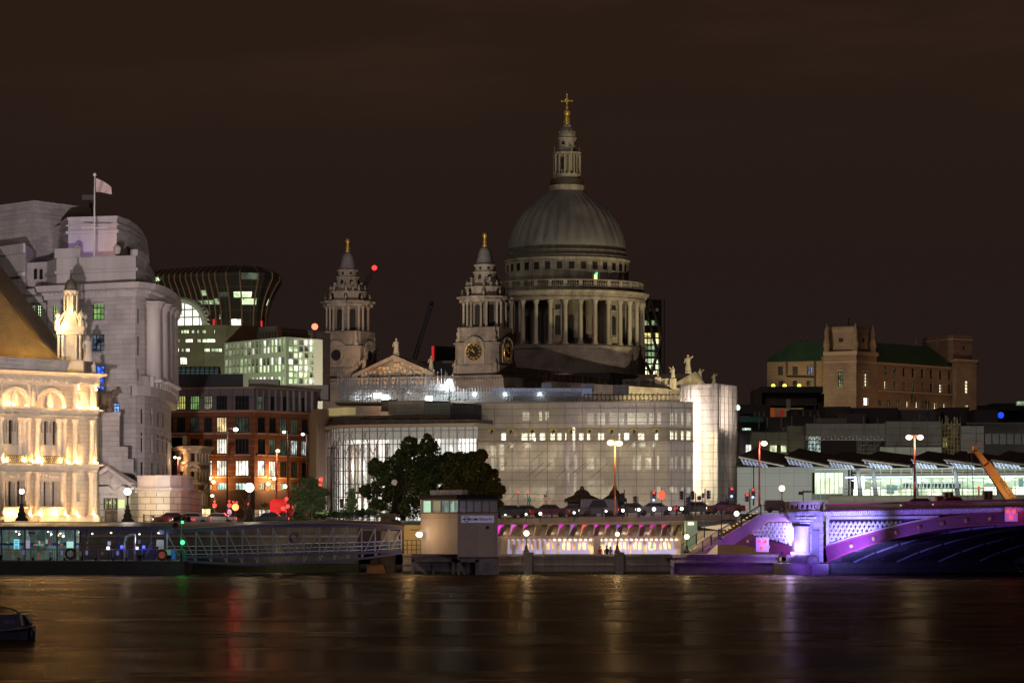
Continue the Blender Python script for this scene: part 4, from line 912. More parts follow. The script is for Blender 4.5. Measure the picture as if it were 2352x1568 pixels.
bg = lambda x0, x1, y0, y1: bf.rect(Z4(x0,0)[0], Z4(x1,0)[0], Z4(0,y0)[1], Z4(0,y1)[1])
hs = [bg(*r) for r in ((330,368,780,850),(422,455,780,850),(500,515,785,855),(528,545,785,855),(556,572,785,855),(330,365,940,1000),(420,452,940,1005),(500,515,950,1030),(528,545,950,1030),(556,570,950,1030),(496,508,1130,1240),(526,536,1130,1240),(552,562,1130,1240))]
d = MB(); zt = bf.z(440,Z4(0,715)[1]); bf.wall(d, 0, bf.L, 4, zt, hs, .3); bf.back(d, 0, bf.L, 4, zt-.1, (-3,14)); d.build('wall', mat('brown_brick',(.20,.12,.055),.85,col2=(.13,.08,.04),nscale=.8,bump=.2), B)
M_sur = mat('cream_surround', (.42,.32,.22), .8, col2=(.3,.23,.16), nscale=1)
d = MB(); bf.cornice(d, 0, bf.L, zt-1.0, 1.0, .8); bf.band(d, 0, bf.L, bf.z(440,Z4(0,868)[1]), bf.z(440,Z4(0,856)[1]), .3); bf.band(d, 0, bf.L, bf.z(440,Z4(0,1048)[1]), bf.z(440,Z4(0,1030)[1]), .35); bf.band(d, 0, bf.L, bf.z(440,Z4(0,1262)[1]), bf.z(440,Z4(0,1245)[1]), .4); d.build('cornice', M_sur, B)
for i, h in enumerate(hs):
    o = bf.quad(MB(), h, .28).build('window', M_dark, B); m = MB()
    bf.band(m, h[0]-.3, h[0]-.02, h[2]-.3, h[3]+.3, .15); bf.band(m, h[1]+.02, h[1]+.3, h[2]-.3, h[3]+.3, .15); bf.band(m, h[0]-.4, h[1]+.4, h[3]+.05, h[3]+.5, .3); bf.band(m, h[0]-.4, h[1]+.4, h[2]-.4, h[2]-.05, .25)
    if i in (5,6,11): m.slab([bf.at(h[0]-.5,h[3]+.5,-.3), bf.at(h[1]+.5,h[3]+.5,-.3), bf.at((h[0]+h[1])/2,h[3]+1.3,-.3)], tuple(Vector(bf.at(0,0,.35))-Vector(bf.at(0,0,0))))
    m.build('window_surround', M_sur, o)
for x, y0, y1 in ((325,625,720),(290,640,715)): m = MB(); p = P(*Z4(x,y1),466); m.box(p.x-1.2,p.x+1.0,466,468,p.z-2,p.z+(y1-y0)*.0158); m.build('chimney', mat('brown_brick',(.2,.12,.055)), B)
r = bg(440,575,1262,1390); d = MB(); bf.quad(d, (r[0], bf.L, 5.2, r[3]), -.08).build('shopfront', lit('lit_shopfront',(1.,.8,.35),.9,cell=(1.6,2.6),dark=.35), B)
light('shop_lamp', 'POINT', P(*Z4(515,1285),450), 900, (1.,.75,.35), size=.3); MB().ball(P(*Z4(515,1282),454),.35,8,5).build('shop_light', glow('shop_bulb',(1.,.8,.4),4,False), B)
light('side_lamp_light', 'POINT', P(405,1062,458), 500, (1.,.6,.3), size=.3)
def office(name, label, f, zt, root_px, wallm, winr, winm, frame=M_frame, dep=.5, bk=(-3,30), nx=2, nz=1, w=.14, zb=6, cat='building'):
    T = thing(name, label, cat, root_px); d = MB(); f.wall(d, 0, f.L, zb, zt, winr, dep); f.back(d, 0, f.L, zb, zt-.1, bk); d.build('wall', wallm, T)
    for i, r in enumerate(winr):
        m = winm(i); o = f.quad(MB(), r, dep-.05).build('window', m, T)
        if frame and i < 100: f.bars(MB(), r, dep-.12, nx, nz, w).build('window_frame', frame, o)
    return T
random.seed(11)
M_w1 = lit('city_bright', (.80,1.,.58), 1.5, cell=(2.4,3), nsc=.8); M_w2 = lit('city_mid', (.62,.85,.45), .55, cell=(2.4,3)); M_w3 = lit('city_low', (.5,.7,.45), .12, cell=(2.4,3)); M_w4 = lit('city_white', (1.,.98,.8), 2.2, cell=(2.4,3)); M_bl = lit('city_blue', (.25,.7,1.), 1.4, cell=(2,2))
gf = Fac([(584-69,826),(657,800),(741,812)])
g3 = lambda x0, x1, y0, y1: gf.rect(Z3(x0,0)[0], Z3(x1,0)[0], Z3(0,y0)[1], Z3(0,y1)[1])
rc = []
for j, (ya, yb, sl) in enumerate(((848,965,-.095),(985,1120,-.05),(1140,1210,-.02))):
    for k in range(16):
        x = 722+k*33; 
        dy = (x-720)*sl
        if j == 0 and 1: 
            rc.append(g3(x+3, x+23, ya+dy, ya+dy+52)); rc.append(g3(x+1, x+21, ya+dy+60, ya+dy+112))
        elif j == 1: rc.append(g3(x+1, x+21, ya+dy, ya+dy+62)); rc.append(g3(x-1, x+19, ya+dy+68, ya+dy+125))
        elif x > 925: rc.append(g3(x-1, x+19, ya+dy, ya+dy+60))
for j in range(7):
    for k in range(5): rc.append(g3(1275+k*46, 1275+k*46+34, 812+j*56, 812+j*56+44))
def pick(i): 
    q = random.random()
    return M_w4 if q < .16 else (M_w1 if q < .5 else (M_w2 if q < .8 else M_w3))
office('green_lit_office', 'pale grid-fronted office glowing green and white, left of the north tower', gf, gf.z(657,Z3(0,785)[1]), P(600,1100,812), mat('pale_grid',(.42,.44,.36),.5,emis=(.55,.7,.42),es=.0), rc, pick, frame=None, dep=.9, bk=(-5,40))
G = bpy.data.objects['green_lit_office']; d = MB(); pf2 = Fac([(553,835),(636,826),(640,830)]); pf2.wall(d,0,pf2.L,gf.z(657,Z3(0,785)[1])-1,pf2.z(636,Z3(0,690)[1])); pf2.back(d,0,pf2.L,40,pf2.z(636,Z3(0,690)[1]),(4,20))
for k in range(14): t = pf2.s(553+k*6.2); pf2.band(d, t, t+.25, 40, pf2.z(636,Z3(0,730)[1]), .4)
d.build('penthouse', mat('penthouse_grey',(.30,.31,.26),.5), G)
d = MB(); p2 = Fac([(641,832),(716,846)]); p2.wall(d,0,p2.L,40,p2.z(641,Z3(0,700)[1])); p2.back(d,0,p2.L,40,p2.z(641,Z3(0,700)[1]),(4,14)); d.build('plant_screen', mat('plant_screen',(.08,.07,.065),.6,brick=(2.6,5,0),mortar=.15,bcol=(.2,.17,.15)), G)
light('office_glow', 'SPOT', (-66,745,14), 1.7e5, (.85,.92,.62), (-64,806,48), 2., 60, .8)
af = Fac([(380,829),(470,825),(520,826),(600,831)])
a3 = lambda x0, x1, y0, y1: af.rect(Z3(x0,0)[0], Z3(x1,0)[0], Z3(0,y0)[1], Z3(0,y1)[1])
rc = []
for y in (722,800,882,960):
    for x0, x1 in ((218,238),(250,282),(290,316),(330,405),(425,452),(470,495),(520,555),(620,640)) if y == 722 else (((218,258),(282,322),(370,440),(475,510),(518,640)) if y == 800 else (((218,232),(270,318),(332,360),(372,410),(535,590),(598,700)) if y == 882 else ((218,262),(325,388)))):
        rc.append(a3(x0, x1, y, y+36 if y < 950 else y+66))
AO = office('arched_glass_office', 'terraced stone office with a bright arched glass roof behind the stone block', af, af.z(450,Z3(0,682)[1]), P(440,1100,830), mat('terrace_stone',(.13,.115,.07),.7,col2=(.08,.065,.04),nscale=.2), rc, lambda i: M_w4 if i % 3 else M_w1, frame=M_frame, nx=3, dep=.6, bk=(-7,40))
m = MB(); c0, zc0 = af.sz(*Z3(330,688)); rad = c0-af.s(Z3(545,0)[0]); rad = abs(rad)
n = 18; arc = [(c0-rad*math.cos(math.pi*i/n), zc0+rad*.92*math.sin(math.pi*i/n)) for i in range(n+1)]
arc = [(min(max(a,.05),af.L-.1),b_) for a, b_ in arc]
m.add([af.at(c0,zc0,.6)]+[af.at(a,b_,.6) for a, b_ in arc], [(0,i+1,i+2) for i in range(n)]); gl = m.build('arched_glazing', lit('arch_bright',(1.,1.,.85),2.0,cell=(4,5),dark=.4), AO)
m = MB(); m.path([af.at(a,b_,-.5) for a, b_ in arc], .8, 6); m.path([af.at(a,b_,6) for a, b_ in arc], .8, 6)
for i in range(1, n): a, b_ = arc[i]; a2, b2 = arc[i]; m.tube(af.at(a,b_,-.4), af.at(a,b_,6), .3, 4); 
for i in range(2, n-1, 2): a, b_ = arc[i]; m.tube(af.at(a,zc0,.2), af.at(a,b_,.2), .22, 4)
for f in (.3,.58): 
    hw = rad*math.sqrt(max(0,1-(f/.92)**2)); m.tube(af.at(max(.05,c0-hw),zc0+rad*f,.2), af.at(c0+hw,zc0+rad*f,.2), .22, 4)
m.build('arch_frame', mat('arch_steel',(.4,.4,.36),.5), AO)
V = thing('barrel_glass_roof', 'long low barrel-vaulted glass roof with blue-green panes', 'roof', P(430,860,640)); m = MB(); q = MB(); n = 8
x0, x1 = P(*Z3(150,0),640).x, P(*Z3(648,0),640).x; zb_ = P(*Z3(0,1108),640).z; h_ = P(*Z3(0,1036),640).z-zb_
for i in range(n):
    a, b_ = math.pi*i/n, math.pi*(i+1)/n; pa = (-math.cos(a)*h_, math.sin(a)*h_); pb = (-math.cos(b_)*h_, math.sin(b_)*h_)
    m.add([(x0,646+pa[0],zb_+pa[1]),(x1,646+pa[0],zb_+pa[1]),(x1,646+pb[0],zb_+pb[1]),(x0,646+pb[0],zb_+pb[1])],[(0,1,2,3)])
    q.tube((x0,646+pa[0]*1.01,zb_+pa[1]*1.01),(x1,646+pa[0]*1.01,zb_+pa[1]*1.01),.1,4)
    for k in range(13): xx = x0+(x1-x0)*k/12; q.tube((xx,646+pa[0]*1.02,zb_+pa[1]*1.02),(xx,646+pb[0]*1.02,zb_+pb[1]*1.02),.13,4)
m.build('glazing', mat('vault_glass',(.05,.09,.09),.15,emis=(.35,.6,.55),es=.09,sample=False), V); q.build('glazing_bars', M_frame, V); MB().box(x0,x1,640,655,20,zb_).build('support_wall', mat('plant_dark',(.04,.042,.05)), V)
kf = Fac([(350,1118),(420,1110),(470,1105),(512,1102),(560,1100),(590,1101),(606,1104),(612,1112),(614,1125)])
KT = thing('flared_ribbed_tower', 'dark office tower flaring outward at the top with curved ribs', 'building', P(495,1100,1110))
def flare(z): return 0. if z < 74 else 6.0*min(1,((z-74)/16.))**2.0
zr = [10,40,60,70,74,77,80,83,86,88.5]
d = MB(); cs_ = kf.cuts(0, kf.L); vs = []; fs = []
prof = [(z, flare(z)) for z in zr]+[(90.5,5.0),(92.6,1.),(93.6,-6)]
for t in cs_:
    for z, o_ in prof: vs.append(kf.at(t, z, -o_))
np_ = len(prof)
for i in range(len(cs_)-1):
    for j in range(np_-1): fs.append((i*np_+j,(i+1)*np_+j,(i+1)*np_+j+1,i*np_+j+1))
d.add(vs, fs); kf.back(d, 0, kf.L, 10, 90, (-5,30)); d.build('glass_skin', mat('tower_glass',(.035,.04,.035),.25,brick=(9,3.9,0),mortar=.22,bcol=(.085,.075,.06)), KT)
ks = [kf.s(Z3(x,0)[0]) for x in (170,222,270,318,365,412,458,504,550,597,645,692,770,868,965,1030,1065)]
for t in ks:
    m = MB(); m.path([kf.at(max(t,.05), z, -o_-.3) for z, o_ in prof], .24, 5); m.build('rib', mat('rib_metal',(.24,.17,.12),.5), KT)
def kw(x0,x1,y0,y1,mt,bl=None):
    a, b_, z0, z1 = kf.rect(Z3(x0,0)[0], Z3(x1,0)[0], Z3(0,y0)[1], Z3(0,y1)[1]); 
    m = MB(); o_ = flare((z0+z1)/2); m.add([kf.at(a,z0,-flare(z0)-.25),kf.at(b_,z0,-flare(z0)-.25),kf.at(b_,z1,-flare(z1)-.25),kf.at(a,z1,-flare(z1)-.25)],[(0,1,2,3)]); m.build('window', mt, KT)
for r in ((555,597,385,430,M_w2),(810,862,398,445,M_w1),(875,940,398,445,M_w1),(505,640,470,505,M_w2),(650,690,455,505,M_w2),(872,960,455,505,M_w1),(972,1060,455,510,M_w1),(778,860,632,685,M_w4),(675,690,590,630,M_w2),(880,960,240,295,M_w3),(700,766,400,440,M_w3),(150,240,280,310,M_w1),(640,700,700,780,M_w3),(720,765,755,800,M_w2),(785,845,755,800,M_w1),(870,915,702,722,M_w4),(775,850,700,735,M_w3)): kw(*r)
for x, y in ((638,662),(1018,675)): m = MB(); a, z = kf.sz(*Z3(x,y)); p = kf.at(a,z,-1.2); m.box(p[0]-.28,p[0]+.28,p[1]-.3,p[1]+.3,z-1.1,z+1.1); m.build('warning_light', glow('red_strip',(1.,.03,.03),.7,False), KT)
light('tower_floodlight','SPOT',(-95,1020,30),1.1e5,(1.,.72,.5),(-95,1105,84),2,70,.9)
RB = thing('dark_ribbed_block', 'dark ribbed block with a red glowing edge beside the clock tower', 'building', P(1018,850,1010)); rf = Fac([(992,1010),(1048,1016)])
d = MB(); zt = rf.z(1000,795); rf.wall(d,0,rf.L,10,zt); rf.back(d,0,rf.L,10,zt-.1,(0,20))
for k in range(8): rf.band(d, .2+k*.95, .35+k*.95, 10, zt+.2, .3)
d.build('wall', mat('block_dark',(.035,.03,.03),.6), RB); rf.band(MB(), -.1,.5,zt-7,zt,.5).build('red_light_strip', glow('red_edge',(1.,.03,.03),.6,False), RB)
sfx = Fac([(1470,1300),(1518,1306),(1519,1320)]); s7 = lambda x0,x1,y0,y1: sfx.rect(Z7(x0,0)[0],Z7(x1,0)[0],Z7(0,y0)[1],Z7(0,y1)[1])
rc = []; ml = []
for y0, y1, m in ((640,668,0),(752,795,1),(865,905,2),(918,962,3),(975,1015,1),(1035,1075,1),(1095,1135,4),(1150,1190,4),(1205,1238,3)):
    for k in range(4): rc.append(s7(1388+k*36, 1388+k*36+32, y0, y1)); ml.append((M_w3,M_w2,lit('city_gold',(1.,.85,.3),1.3,cell=(2.4,3)),lit('city_gold2',(1.,.9,.5),2.,cell=(2.4,3)),M_w1)[m])
DT = office('striped_glass_tower', 'tall dark tower with bright yellow floor bands and diagonal braces behind the dome', sfx, sfx.z(1500,Z7(0,562)[1]), P(1498,860,1300), mat('tower_dark',(.045,.042,.04),.4,brick=(3,3.9,0),mortar=.2,bcol=(.09,.075,.06)), rc, lambda i: ml[i], frame=None, dep=.4)
m = MB()
for a, b_ in (((1395,640),(1540,1240)),((1435,575),(1530,900)),((1530,900),(1440,1240)),((1400,700),(1435,575)),((1392,1130),(1440,1240)),((1542,562),(1542,1240))):
    p, q = sfx.sz(*Z7(*a)), sfx.sz(*Z7(*b_)); m.tube(sfx.at(p[0],p[1],-.9), sfx.at(q[0],q[1],-.9), .7, 5)
m.build('diagonal_brace', mat('brace_steel',(.12,.09,.085),.5), DT)
def lattice(mb, p, q, w_, r, n):
    p, q = Vector(p), Vector(q); dd = (q-p).normalized(); s_ = dd.cross(Vector((0,1,0))).normalized()*w_/2
    for k in (-1,1): mb.tube(p+s_*k, q+s_*k, r, 4)
    for i in range(n): a = p+(q-p)*i/n; b_ = p+(q-p)*(i+1)/n; mb.tube(a+s_*(1 if i%2 else -1), b_+s_*(-1 if i%2 else 1), r*.7, 4)
CR = thing('luffing_crane', 'dark crane jib with a red lamp at its tip behind the north tower', 'crane', P(835,900,1000)); m = MB(); lattice(m, P(838,655,1000), P(860,616,1000), .9, .16, 8); m.build('jib', M_frame, CR); m = MB(); lattice(m, P(838,900,1000), P(838,650,1000), 1.2, .2, 20); m.build('mast', M_frame, CR)
m = MB(); m.ball(P(860,615,998), .8, 10, 6); m.build('warning_lamp', glow('beacon_red',(1.,.03,.03),3.), CR)
CR = thing('luffing_crane', 'thin dark unlit crane jib rising between the two west towers', 'crane', P(945,900,1000)); m = MB(); lattice(m, P(944,850,1000), P(991,698,1000), 1.0, .26, 26); m.build('jib', mat('crane_grey',(.03,.03,.035),.6), CR); m = MB(); m.ball(P(991,697,1000), .7, 6, 4); m.build('jib_head', M_frame, CR)
BE = thing('red_beacon', 'large bright red beacon on a roof left of the north tower', 'beacon', P(723,800,820)); m = MB(); m.ball(P(723,750,820), .8, 12, 8); m.build('lens', glow('beacon_core',(1.,.10,.05),5.), BE); a = P(723,760,820); m = MB(); m.tube((a.x,820,a.z-8),(a.x,820,a.z+.2),.18); m.build('mast', M_frame, BE)
light('beacon_light', 'POINT', P(723,750,812), 700, (1.,.05,.05), size=.8)
M_wall = mat('river_wall_stone', (.19,.165,.135), .85, col2=(.11,.095,.08), nscale=.35, brick=(1.9,.62), mortar=.035, bump=.4, bscale=2.5)
M_wallp = mat('river_wall_coping', (.34,.30,.28), .8, col2=(.22,.20,.18), nscale=.6, bump=.3, streak=True)
M_weed = mat('tide_weed', (.035,.045,.015), .8, col2=(.06,.055,.02), nscale=1.5, bump=.6, bscale=4)
W1 = thing('embankment_wall', 'tall dark stone embankment wall behind the covered footbridge', 'wall', (-60,362,0)); m = MB(); m.box(-120,-17.0,361,362.6,1.0,5.2); m.build('stone_face', M_wall, W1)
m = MB(); m.box(-120,-16.9,360.7,362.9,5.2,5.6); m.box(-120,-16.9,360.8,361.2,3.9,4.1); m.build('coping', M_wallp, W1); m = MB(); m.box(-120,-16.9,360.8,362.8,-2,1.0); m.build('weed_band', M_weed, W1)
m = MB(); a = P(875,0,361).x; m.box(a,-12.9,359.6,362.2,-2,6.4); m.box(a-.2,-12.7,359.4,362.2,6.1,6.5); m.build('lamp_pier', mat('pier_stone',(.24,.18,.11),.85,col2=(.15,.11,.07),nscale=.8,bump=.4), W1)
m = MB(); c = P(908,1197,359.5); m.lathe([(.1,0),(.55,.05),(.6,.35),(.3,.5),(0,.52)],(c.x,359.4,c.z-.3),10); m.build('lion_head', M_bronze, W1)
m = MB(); c = P(674,1237,360.8); 
for i in range(12): t0, t1 = i*math.pi/6, (i+1)*math.pi/6; m.tube((c.x+.5*math.cos(t0),360.7,c.z+.5*math.sin(t0)),(c.x+.5*math.cos(t1),360.7,c.z+.5*math.sin(t1)),.09,4)
m.build('mooring_ring', M_frame, W1)
rwf = Fac([(925,350),(1142,347),(1540,347)])
W2 = thing('river_wall', 'pale purple-lit stone river wall in front of the lit walkway', 'wall', (8,347,0))
d = MB(); zt = 2.15; rwf.wall(d, 0, rwf.L, .3, zt-.25); rwf.band(d, 0, rwf.L, .95, 1.15, .12); d.build('stone_face', mat('quay_stone',(.36,.31,.29),.85,col2=(.22,.19,.17),nscale=.6,brick=(2.2,.8),mortar=.03,bump=.35,bscale=2,streak=True), W2)
d = MB(); rwf.band(d, 0, rwf.L, zt-.25, zt, .18, .8); d.build('coping', M_wallp, W2); d = MB(); rwf.band(d, 0, rwf.L, -2, .3, .1, .8); d.build('weed_band', M_weed, W2)
for u in (1213.5,1423): d = MB(); s_ = rwf.s(u); rwf.band(d, s_-.42, s_+.42, -1, zt+.12, .55, .8); rwf.band(d, s_-.5, s_+.5, zt+.02, zt+.2, .62, .85); d.build('lamp_pedestal', M_wallp, W2)
for u in (1249,): 
    d = MB(); a = rwf.at(rwf.s(u),0,-.25); d.tube((a[0],a[1],.2),(a[0],a[1],zt+.2),.04,4); d.build('pipe', M_wallp, W2)
W3 = thing('river_wall', 'dark purple-lit river wall under the staircase beside the bridge', 'wall', (21,345,0)); wf3 = Fac([(1540,346),(1552,348.4),(1784,349),(1790,352)])
d = MB(); wf3.wall(d, 0, wf3.L, -2, 2.0); wf3.band(d, 0, wf3.L, 1.75, 2.1, .15, .7); wf3.band(d,0,wf3.L,.75,.9,.1); d.build('stone_face', mat('quay_stone_dark',(.22,.18,.17),.85,col2=(.13,.11,.10),nscale=.5,brick=(2.4,.9),mortar=.03,bump=.3), W3)
wk = MB(); wk.add([(-8,347.5,1.2),(32,347.5,1.2),(32,368,1.2),(-8,368,1.2)],[(0,1,2,3)]); struct('riverside_walkway', wk, mat('paving',(.22,.2,.18),.8,brick=(1,1),mortar=.03))
uw = Fac([(1100,355.4),(1142,356),(1352,361),(1592,367)])
UW = thing('walkway_arcade', 'long walkway wall with glowing lilac panels, warm downlights and curved hoods', 'arcade', (10,360,1.2))
zf0 = uw.z(1142,Z11(0,850)[1]); zf1 = uw.z(1500,Z11(0,800)[1]); zf = 3.75
M_pan = lit('lilac_panel', (.60,.50,.80), .34, cell=(3,4), dark=.8, nsc=.5); M_fasc = mat('fascia_cream', (.50,.42,.33), .6, col2=(.40,.33,.26), nscale=1)
d = MB(); uw.wall(d, 0, uw.L, 1.2, zf-.05); d.build('glowing_panel', M_pan, UW)
d = MB(); uw.sweep(d, [(-.9,zf),(-.9,zf+.28),(.1,zf+.28),(.1,zf)], 0, uw.L); d.build('fascia', M_fasc, UW)
d = MB(); uw.wall(d, 0, uw.L, zf+.28, 5.6); d.build('upper_wall', mat('arcade_upper',(.50,.40,.27),.8,col2=(.4,.32,.22),nscale=.6), UW)
random.seed(5); k = 0; x = Z11(105,0)[0]
M_hood = mat('hood_glass', (.22,.18,.14), .3, metal=.3, col2=(.32,.27,.21), nscale=1.2); M_side = mat('hood_side', (.66,.57,.44), .7); 
mags = [(1.,.0,.75),(.9,.1,.9),(1.,.0,.75),None,None,(.85,0.,.8),(.5,.05,.8),(1,.12,.06),(1.,.0,.8),(1.,.0,.75),(.35,.05,.9),(1.,.0,.75),(.8,.0,.4),(.3,.05,.8),(1.,.0,.8),(.8,0,.45),(1.,.05,.05)]
hx = [(122,265),(290,430),(445,600),(610,755),(765,910),(930,1065),(1090,1215),(1245,1390),(1400,1545),(1555,1690),(1705,1845),(1860,1995),(2010,2145),(2160,2300),(2315,2440)]
hx = [(Z11(a,0)[0], Z11(b,0)[0]) for a, b in hx]+[(Z12(a,0)[0], Z12(b,0)[0]) for a, b in ((28,150),(160,270),(290,395))]
for i, (ua, ub) in enumerate(hx):
    s0, s1 = uw.s(ua), uw.s(ub); H_ = MB(); n = 7; R_ = 1.25; z0 = zf+.3
    pr = [(-.95+(1-math.cos(math.pi/2*j/n))*1.1, z0+math.sin(math.pi/2*j/n)*R_) for j in range(n+1)]
    sh = 1.1
    L_ = (s1-s0)*.62
    vs = []; 
    for d_, z_ in pr: f = (z_-z0)/R_; vs += [uw.at(s0+f*sh*.7,z_,d_), uw.at(s0+L_+f*sh*.5,z_,d_)]
    H_.add(vs, [(2*j,2*j+1,2*j+3,2*j+2) for j in range(n)], True); hd = H_.build('curved_hood', M_hood, UW)
    Q = MB(); pts = [uw.at(s0+L_,z0,.05)]+[uw.at(s0+L_+(z_-z0)/R_*sh*.5,z_,d_) for d_, z_ in pr]+[uw.at(s0+L_+sh*.5,z0+R_,.05)]
    Q.add(pts, [tuple(range(len(pts)))]); Q.path([p for p in pts[1:-1]], .05, 4); Q.build('hood_side', M_side, hd)
    c = mags[i] if i < len(mags) else None
    if c: 
        q = MB(); t = max(s0-.15,.1); q.slab([uw.at(t,z0+.15,-.12),uw.at(t+.3,z0+.9,-.12),uw.at(t+.75,z0+1.2,-.12),uw.at(t+.1,z0+1.2,-.12),uw.at(max(t-.3,.05),z0+.75,-.12)],(0,.06,0)); q.build('coloured_light', glow('magenta_%d'%i, c, .9, False), UW)
for i in range(46):
    t = .6+i*.64
    if t > uw.L-.5: break
    on = t > uw.s(1270); q = MB(); p = uw.at(t, zf-.25, -.35)
    q.box(p[0]-.12,p[0]+.12,p[1]-.1,p[1]+.1,p[2],p[2]+.22); q.build('downlight', glow('down_on',(1.,.75,.45),3.,False) if on else glow('down_off',(1.,.7,.5),.6,False), UW)
    q = MB(); uw.band(q, t-.17, t+.17, zf-1.25, zf-.05, .03); q.build('tan_strip', mat('tan_panel',(.55,.38,.26),.7,emis=(.8,.45,.25),es=.15,sample=False), UW)
for u in (1210,1262,1300,1340,1372,1400,1430,1462,1495,1528,1560): light('downlight_beam','SPOT', uw.at(uw.s(u),zf-.2,-.75), 150 if u<1270 else 420, (1.,.66,.34), uw.at(uw.s(u),1.2,.2), .15, 120, .9)
for u in (1160,1215,1270,1325,1380,1435,1490,1545): light('hood_fill','POINT', uw.at(uw.s(u),4.75,-1.9), 26, (1.,.72,.45), size=.2)  # fill points added under the deck to brighten the hoods
for u in (1145,1357,1556): d = MB(); s_ = uw.s(u); d.hexa([uw.at(s_-.2,1.2,-1.0),uw.at(s_+.55,1.2,-1.0),uw.at(s_+.55,1.2,.1),uw.at(s_-.2,1.2,.1),uw.at(s_-.1,zf,-1.0),uw.at(s_+.75,zf,-1.0),uw.at(s_+.75,zf,.1),uw.at(s_-.1,zf,.1)]); d.build('leaning_pillar', M_fasc, UW)
for a, b, y0, y1 in ((710,755,940,1055),(905,950,940,1055),(1505,1545,915,1055),(2070,2118,900,1055),(300,345,950,1050),(1885,1920,905,1055)): 
    r = uw.rect(Z11(a,0)[0],Z11(b,0)[0],Z11(0,y0)[1],Z11(0,y1)[1]); q = MB(); uw.band(q, r[0], r[1], 1.2, r[3], .05); q.build('grey_panel', mat('grey_door',(.28,.26,.24),.6,emis=(.4,.36,.33),es=.1,sample=False), UW)
for x0,x1,y0,y1,z in ((2165,2205,952,1035,Z11),): r = uw.rect(z(x0,0)[0],z(x1,0)[0],z(0,y0)[1],z(0,y1)[1]); q = MB(); uw.band(q, *r, .1); o = q.build('notice_board', glow('notice_white',(.9,.9,.85),.75,False), UW); q = MB(); uw.band(q, r[0]+.05, r[1]-.05, r[2]+.3, r[2]+.75, .13); q.build('notice_patch', glow('notice_green',(.15,.6,.4),.5,False), o)
q = MB(); ef = Fac([(1592,367),(1652,368),(1790,366)]); 
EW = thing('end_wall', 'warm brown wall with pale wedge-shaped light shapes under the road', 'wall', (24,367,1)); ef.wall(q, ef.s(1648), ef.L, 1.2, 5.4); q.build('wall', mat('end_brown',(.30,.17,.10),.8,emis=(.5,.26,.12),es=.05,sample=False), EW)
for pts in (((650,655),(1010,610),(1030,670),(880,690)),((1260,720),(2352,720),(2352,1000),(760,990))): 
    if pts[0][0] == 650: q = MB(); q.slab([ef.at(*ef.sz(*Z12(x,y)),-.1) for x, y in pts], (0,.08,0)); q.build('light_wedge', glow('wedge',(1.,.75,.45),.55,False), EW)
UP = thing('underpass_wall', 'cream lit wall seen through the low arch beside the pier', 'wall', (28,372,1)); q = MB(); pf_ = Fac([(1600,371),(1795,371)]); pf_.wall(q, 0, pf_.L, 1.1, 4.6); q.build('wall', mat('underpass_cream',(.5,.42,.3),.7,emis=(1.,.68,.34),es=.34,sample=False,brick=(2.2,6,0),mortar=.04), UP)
q = MB(); p = P(1657,1258,370.5); q.ball(p,.22,6,4,1.4); q.build('wall_lamp', glow('warm_lamp',(1.,.8,.5),4,False), UP)
KI = thing('ribbed_kiosk', 'small pale green ribbed kiosk at the end of the arcade', 'kiosk', P(1588,1240,363)); a, b = P(*Z12(466,575),363), P(*Z12(612,780),363)
q = MB(); q.box(a.x,b.x,363,366,1.2,a.z)
for i in range(12): xx = a.x+(b.x-a.x)*(i+.5)/12; q.box(xx-.03,xx+.03,362.92,363.02,1.2,a.z-.1)
q.build('ribbed_box', mat('kiosk_green',(.35,.42,.26),.6,emis=(.5,.65,.35),es=.16,sample=False), KI); q = MB(); c0, c1 = P(*Z12(495,592),362.8), P(*Z12(570,628),362.8); q.box(c0.x,c1.x,362.75,362.95,c1.z,c0.z); q.build('lit_sign', glow('sign_white',(.95,1.,.8),1.2,False), KI)
df = Fac([(1090,353.5),(1142,354),(1352,359),(1592,365),(1700,362)])
dz = lambda u: CAMZ+(HV-{1142:1191.5}.get(u,1191.5-(u-1142)*.0215))/FOC*df.ray(u)[1]
d = MB(); cs_ = df.cuts(0, df.L); vs = []
def dzs(t): return 5.88+.02*max(0,(t-3))
for t in cs_: 
    z = dzs(t)
    for dep, zz in ((0,z-.62),(0,z),(15,z),(15,z-.62)): vs.append(df.at(t,zz,dep))
fs = []
for i in range(len(cs_)-1):
    for j in range(4): fs.append((i*4+j,i*4+(j+1)%4,(i+1)*4+(j+1)%4,(i+1)*4+j))
d.add(vs, fs); struct('road_deck', d, mat('deck_concrete',(.30,.23,.17),.8,col2=(.20,.155,.12),nscale=.5,bump=.2))
d = MB(); vs = [df.at(t,dzs(t)+.004,1.0) for t in cs_]+[df.at(t,dzs(t)+.004,15) for t in reversed(cs_)]; d.add(vs,[tuple(range(len(vs)))]); struct('road', d, mat('asphalt',(.05,.048,.046),.6,col2=(.07,.065,.06),nscale=2))
RL = thing('roadside_railing', 'long black railing with thick posts along the road above the walkway', 'railing', (8,357,6)); m = MB()
